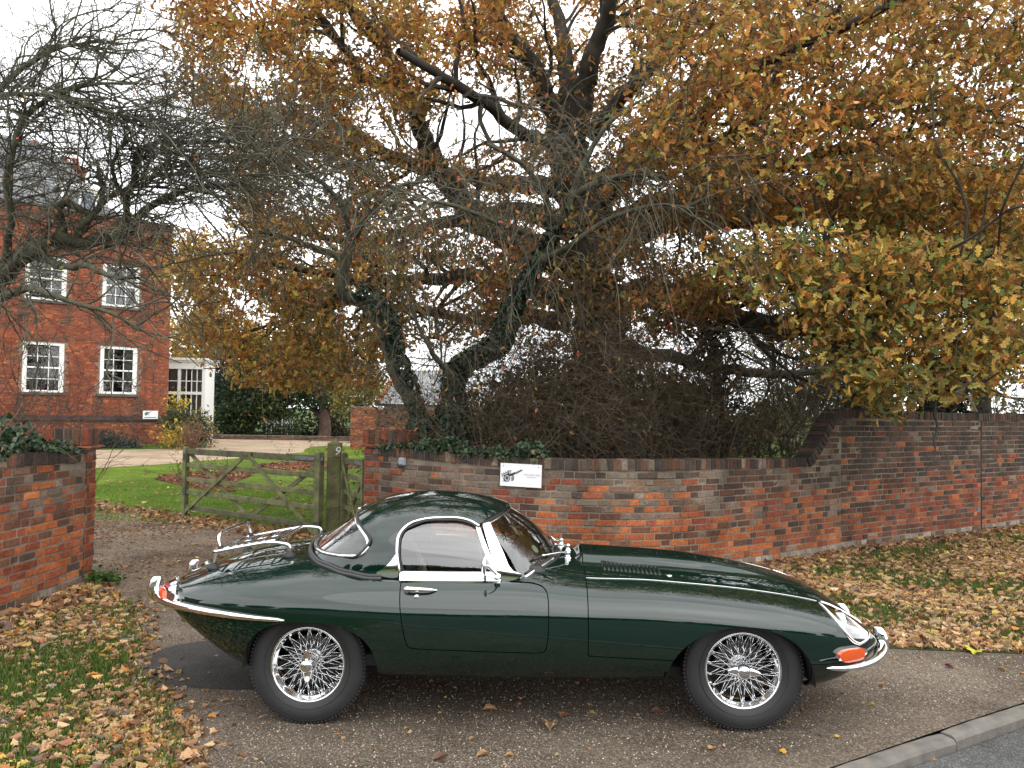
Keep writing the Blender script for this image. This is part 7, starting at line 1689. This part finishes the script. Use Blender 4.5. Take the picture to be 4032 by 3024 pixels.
# ---------------------------------------------------------------- fallen leaves and grass
rl = np.random.default_rng(77)
DRYC = [(.40, .25, .13), (.32, .18, .09), (.46, .31, .165), (.23, .12, .065), (.46, .33, .09), (.40, .17, .045), (.20, .16, .13), (.16, .09, .05)]
def scatter(poly, n, dens=None):
    poly = np.asarray(poly, float); a, b = poly.min(0), poly.max(0); out = []
    got = 0
    while got < n:
        x = a[0]+(b[0]-a[0])*rl.random(n*2); y = a[1]+(b[1]-a[1])*rl.random(n*2); ok = in_poly(poly, x, y)
        if dens is not None: ok &= rl.random(n*2) < dens(x, y)
        q = np.column_stack([x[ok], y[ok]]); out.append(q); got += len(q)
    return np.concatenate(out)[:n]
def litter(name, pts, size, w, tmpl=DRYOAK, lift=.012, tilt=.35, cols=DRYC, label=None):
    n = len(pts); z = gz(pts[:, 0], pts[:, 1])+.006+lift*rl.random(n); an = rl.random(n)*2*pi
    X = np.column_stack([np.cos(an), np.sin(an), rl.normal(size=n)*tilt*.6]); N_ = unit(np.column_stack([rl.normal(size=(n, 2))*tilt, np.where(rl.random(n) < .8, 1., -1.)]))
    sz = size*(.55+.75*rl.random(n)); return leaves_mesh(name, tmpl, np.column_stack([pts, z])-X*sz[:, None]*.5, X, N_, sz, pal(cols, w, n, rl, .2), DRY)
def blades(name, pts, h, cols, w, lean=.45, wid=.006):
    n = len(pts); z = gz(pts[:, 0], pts[:, 1])+.002; hh = h*(.5+.8*rl.random(n)); an = rl.random(n)*2*pi; d = np.column_stack([np.cos(an), np.sin(an)]); p = np.column_stack([-d[:, 1], d[:, 0]])*(wid*(.6+.8*rl.random(n)))[:, None]; le = (lean*rl.random(n)*hh)[:, None]*d
    B = np.column_stack([pts, z]); V = np.stack([B+np.column_stack([p, np.zeros(n)]), B-np.column_stack([p, np.zeros(n)]), B+np.column_stack([le*.4-p*.7, hh*.6]), B+np.column_stack([le*.4+p*.7, hh*.6]), B+np.column_stack([le, hh])], 1)
    i = np.arange(n)[:, None]*5; F4 = i+np.array([[0, 1, 2, 3]]); F3 = i+np.array([[3, 2, 4]]); F = [tuple(f) for f in F4.tolist()]+[tuple(f) for f in F3.tolist()]
    o = mesh_obj(name, V.reshape(-1, 3), F, LEAFB, None, False, col=np.repeat(pal(cols, w, n, rl, .2), 5, axis=0)); o['kind'] = 'stuff'; return o
LEAFB = mat('grass_blade', src='col', rough=.6, trans=.25, spec=.3)
GC = [(.065, .115, .018), (.09, .145, .022), (.115, .15, .035), (.14, .135, .055)]
VRp = [(1.0, 9.05), (1.35, 8.0), (1.85, 7.05), (2.35, 6.55), (2.85, 6.30), (3.6, 6.24), (5, 6.22), (9, 6.1), (9.5, 14), (8.2, 13.4), (5.2, 11.4), (3.2, 9.85), (1.9, 9.1)]
clump = lambda x, y: np.clip(1.35*n2(x, y, 1.4, 2)+.35*n2(x, y, 4., 1)-.30, .06, 1)
litter('leaf_litter', scatter(VRp, 15500, lambda x, y: np.clip(1.15-1.15*clump(x, y), .2, 1)), .075, (6, 3.5, 6, 1.6, 1.7, .8, .6, .8), tilt=.28, lift=.028)
litter('leaf_litter', scatter(VRp, 420, None), .10, (1, 1, 3, 0, 6, 4, 0, 0), MAPLE)
blades('grass_blades', scatter(VRp, 34000, lambda x, y: clump(x, y)), .034, GC, (3, 3, 2, 1))
# leaves drifted along the foot of the walls
for pth, s0, s1, n in ((cpath, s_at_x(cpath, .9), CS1, 900), (tpath, .3, 8.8, 1500)):
    s = s0+(s1-s0)*rl.random(n); q = np.array([pth.at(v)[0]+np.array((pth.at(v)[1][1], -pth.at(v)[1][0]))*(.02+.28*rl.random()**1.8) for v in s]); litter('leaf_drift', q, .085, (3, 4, 3, 4, 1, 1, 1, 3), lift=.05, tilt=.6)
VLp = [(-4.06, 8.0), (-3.72, 7.95), (-3.46, 7.5), (-3.14, 6.85), (-2.82, 6.26), (-2.56, 5.60), (-2.16, 5.12), (-1.90, 4.70), (-1.73, 4.30), (-1.58, 3.9), (-1.42, 3.2), (-4.6, 3.2), (-4.4, 5), (-4.2, 6.5)]
litter('leaf_litter', scatter(VLp, 6400, lambda x, y: np.clip(1.1-1.1*clump(x+5, y), .16, 1)), .066, (5, 3.5, 5, 2.2, 1.2, 1.0, 1.6, 1.2), tilt=.28, lift=.03)
litter('leaf_litter', scatter(VLp, 170, None), .095, (1, 1, 2, 0, 4, 4, 1, 0), MAPLE, tilt=.4, lift=.03)
blades('grass_blades', scatter(VLp, 34000, lambda x, y: clump(x+5, y)), .034, GC, (3, 3, 1.5, .7))
s = LS0+2.2+(lpath.L-LS0-2.2)*rl.random(500); q = np.array([lpath.at(v)[0]+np.array((lpath.at(v)[1][1], -lpath.at(v)[1][0]))*(.02+.30*rl.random()**1.6) for v in s]); litter('leaf_drift', q, .10, (3, 4, 3, 4, 1, 1, 1, 3), lift=.06, tilt=.6)
# the edge of the left verge frays out over the grit; scattered bits on the drive
e = np.array(VL[2:11], float); k = rl.integers(0, len(e)-1, 900); f = rl.random((900, 1)); q = e[k]*(1-f)+e[k+1]*f+rl.normal(size=(900, 2))*np.array((.12, .09))+np.array((.03, .0)); litter('leaf_litter', q, .062, (3, 4, 3, 3, .5, .7, 2, 3))
blades('grass_blades', e[k]*(1-f)+e[k+1]*f+rl.normal(size=(900, 2))*.05+np.array((.02, 0)), .05, GC, (2, 2, 1, 1))
dr = [(-3.6, 9.5), (2.4, 8.6), (2.9, 6.2), (6.5, 6.1), (3.1, 5.3), (1.6, 4.4), (-1.4, 3.6), (-2.4, 5.8), (-3.2, 7.2)]
litter('leaf_crumbs', scatter(dr, 420, lambda x, y: np.clip(n2(x, y, 1.1, 5)-.1, .05, 1)), .032, (2, 2, 2, 3, .3, .5, 2, 3), lift=.004, tilt=.2)
en = [(-4.0, 8.6), (-3.2, 8.2), (-2.2, 8.6), (-2.0, 10.5), (-5.0, 12.8), (-9, 14.6), (-9, 13), (-5.2, 10)]
litter('leaf_crumbs', scatter(en, 2600, lambda x, y: np.clip(1.3*n2(x, y, .9, 8)-.15, .08, 1)), .045, (1, 2, 1, 5, .2, .3, 1.5, 6), lift=.004, tilt=.2)
# along the lawn edge and behind the gate
le = np.array([gp(*p)[:2] for p in ((150, 1087), (190, 1092), (300, 1106), (400, 1122), (470, 1133), (560, 1146), (660, 1160), (760, 1172))]); k = rl.integers(0, len(le)-1, 1900); f = rl.random((1900, 1)); litter('leaf_drift', le[k]*(1-f)+le[k+1]*f+rl.normal(size=(1900, 2))*np.array((.25, .16)), .085, (3, 4, 3, 4, 1, 1, 1, 3), lift=.03, tilt=.5)
litter('leaf_litter', scatter(lawn, 1500, lambda x, y: np.clip(1.4-.09*(y-12), .04, 1)), .09, (3, 3, 3, 2, 3, 1, 1, 1))
for B_ in (BED1, BED2): litter('leaf_mulch', scatter(B_, 700), .12, (1, 4, 1, 5, .6, 2, 1, 4), lift=.03, tilt=.5, cols=[(.30, .14, .09), (.26, .11, .07), (.36, .2, .13), (.18, .075, .05), (.45, .25, .06), (.42, .14, .03), (.2, .15, .12), (.12, .06, .04)])
blades('grass_blades', scatter([(-9, 13.2), (-5.4, 12.6), (-2.2, 11.4), (-1.9, 12.5), (-3, 17), (-9, 19)], 30000), .020, [(.11, .205, .022), (.135, .235, .028), (.15, .23, .04)], (2, 2, 1), wid=.008)
# single leaves one can point at on the open tarmac and road
LB = mat('lone_leaf', src='obj', rough=.7, trans=.15, spec=.25)
lone = [((1058, 1540), MAPLE, .12, (.33, .20, .10), 'curled tan leaf on the drive under the middle of the car'), ((1188, 1578), DRYOAK, .15, (.40, .25, .13), 'large crumpled tan oak leaf on the drive below the door'), ((1220, 1556), DRYOAK, .12, (.22, .11, .06), 'dark brown leaf lying just above the large crumpled oak leaf'), ((1420, 1550), DRYOAK, .11, (.18, .09, .05), 'dull brown oak leaf left of the front tyre'),
        ((1536, 1628), MAPLE, .05, (.42, .22, .09), 'small tan leaf below the front tyre'), ((1690, 1638), MAPLE, .055, (.50, .26, .03), 'small orange-yellow leaf right of the front tyre'), ((1811, 1607), MAPLE, .05, (.50, .30, .06), 'yellow leaf on the drive beyond the front wheel'), ((1968, 1405), DRYOAK, .11, (.46, .30, .14), 'pale leaf on the drive by the front bumper'),
        ((1965, 1650), MAPLE, .10, (.50, .18, .02), 'bright orange leaf on the road beside the kerb'), ((2005, 1645), MAPLE, .09, (.48, .20, .03), 'second orange leaf on the road, right of the brightest one'), ((2068, 1614), DRYOAK, .085, (.46, .33, .16), 'pale buff oak leaf on the road under the kerb'), ((2120, 1585), MAPLE, .04, (.40, .26, .06), 'tiny yellow leaf in the gutter'),
        ((2210, 1468), MAPLE, .06, (.42, .20, .07), 'tan leaf at the right edge of the drive'), ((2050, 1455), DRYOAK, .085, (.16, .05, .05), 'dark maroon leaf on the drive ahead of the car'), ((2215, 1530), DRYOAK, .06, (.40, .25, .10), 'small buff leaf near the kerb at the right edge'), ((2165, 1462), DRYOAK, .085, (.24, .15, .08), 'flat brown leaf on the drive ahead of the car'), ((2105, 1423), MAPLE, .16, (.45, .42, .05), 'large yellow-green maple leaf at the edge of the leafy verge'),
        ((405, 1640), MAPLE, .16, (.46, .28, .15), 'large pale leaf at the corner of the left verge'), ((430, 1590), DRYOAK, .10, (.42, .28, .17), 'pale oak leaf on the grit beside the left verge'), ((1042, 1638), DRYOAK, .09, (.36, .21, .10), 'tan leaf at the bottom edge of the drive'), ((1100, 1640), DRYOAK, .06, (.42, .24, .10), 'small buff leaf at the bottom edge of the drive'), ((950, 1645), DRYOAK, .12, (.15, .09, .06), 'dark curled leaf at the bottom edge of the drive')]
for (pp, tm, sz, c, lab) in lone:
    on_road = pp in ((1965, 1650), (2005, 1645), (2068, 1614), (2120, 1585)); p = gp(*pp, -.045 if on_road else 0.); z = -.04 if on_road else float(gz(p[0], p[1]))
    T, F = tm; T = T.copy(); T[:, 0] -= .5; T[:, 2] = T[:, 2]*.5+.07*np.sin(T[:, 0]*5+random.random()*3)+.06*np.abs(T[:, 1]); T[:, 2] -= T[:, 2].min()
    o = mesh_obj('fallen_leaf', T*sz*.8, F, LB); o.color = (*c, 1); o.location = (p[0], p[1], z+.006); o.rotation_euler = (random.uniform(-.08, .08), random.uniform(-.08, .08), random.random()*6.28); tag(o, lab, 'leaf', 'single leaves on the tarmac')
# loose grit on the drive
n = 9000; q = scatter([(-2.3, 5.2), (-1.4, 3.6), (1.7, 4.4), (3.2, 5.4), (6, 6.1), (2.6, 6.2), (0, 6.4), (-1.6, 6.2)], n); V0 = np.array([(1, 0, 0), (-.5, .8, 0), (-.5, -.8, 0), (0, 0, .8), (.1, .1, -.3)]); F0 = np.array([(0, 1, 3), (1, 2, 3), (2, 0, 3)])
s = .0028+.0042*rl.random(n)**2; an = rl.random(n)*6.28; ca, sa = np.cos(an), np.sin(an); V = np.stack([V0[None, :4, 0]*ca[:, None]-V0[None, :4, 1]*sa[:, None], V0[None, :4, 0]*sa[:, None]+V0[None, :4, 1]*ca[:, None], np.repeat(V0[None, :4, 2], n, 0)], -1)*s[:, None, None]+np.column_stack([q, gz(q[:, 0], q[:, 1])])[:, None]
o = mesh_obj('grit', V.reshape(-1, 3), (np.arange(n)[:, None, None]*4+F0[None]).reshape(-1, 3), mat('grit_stone', src='col', rough=.8), col=np.repeat(pal([(.42, .36, .29), (.30, .25, .2), (.5, .45, .38), (.15, .13, .11)], (3, 3, 1, 2), n, rl), 4, axis=0)); o['kind'] = 'stuff'
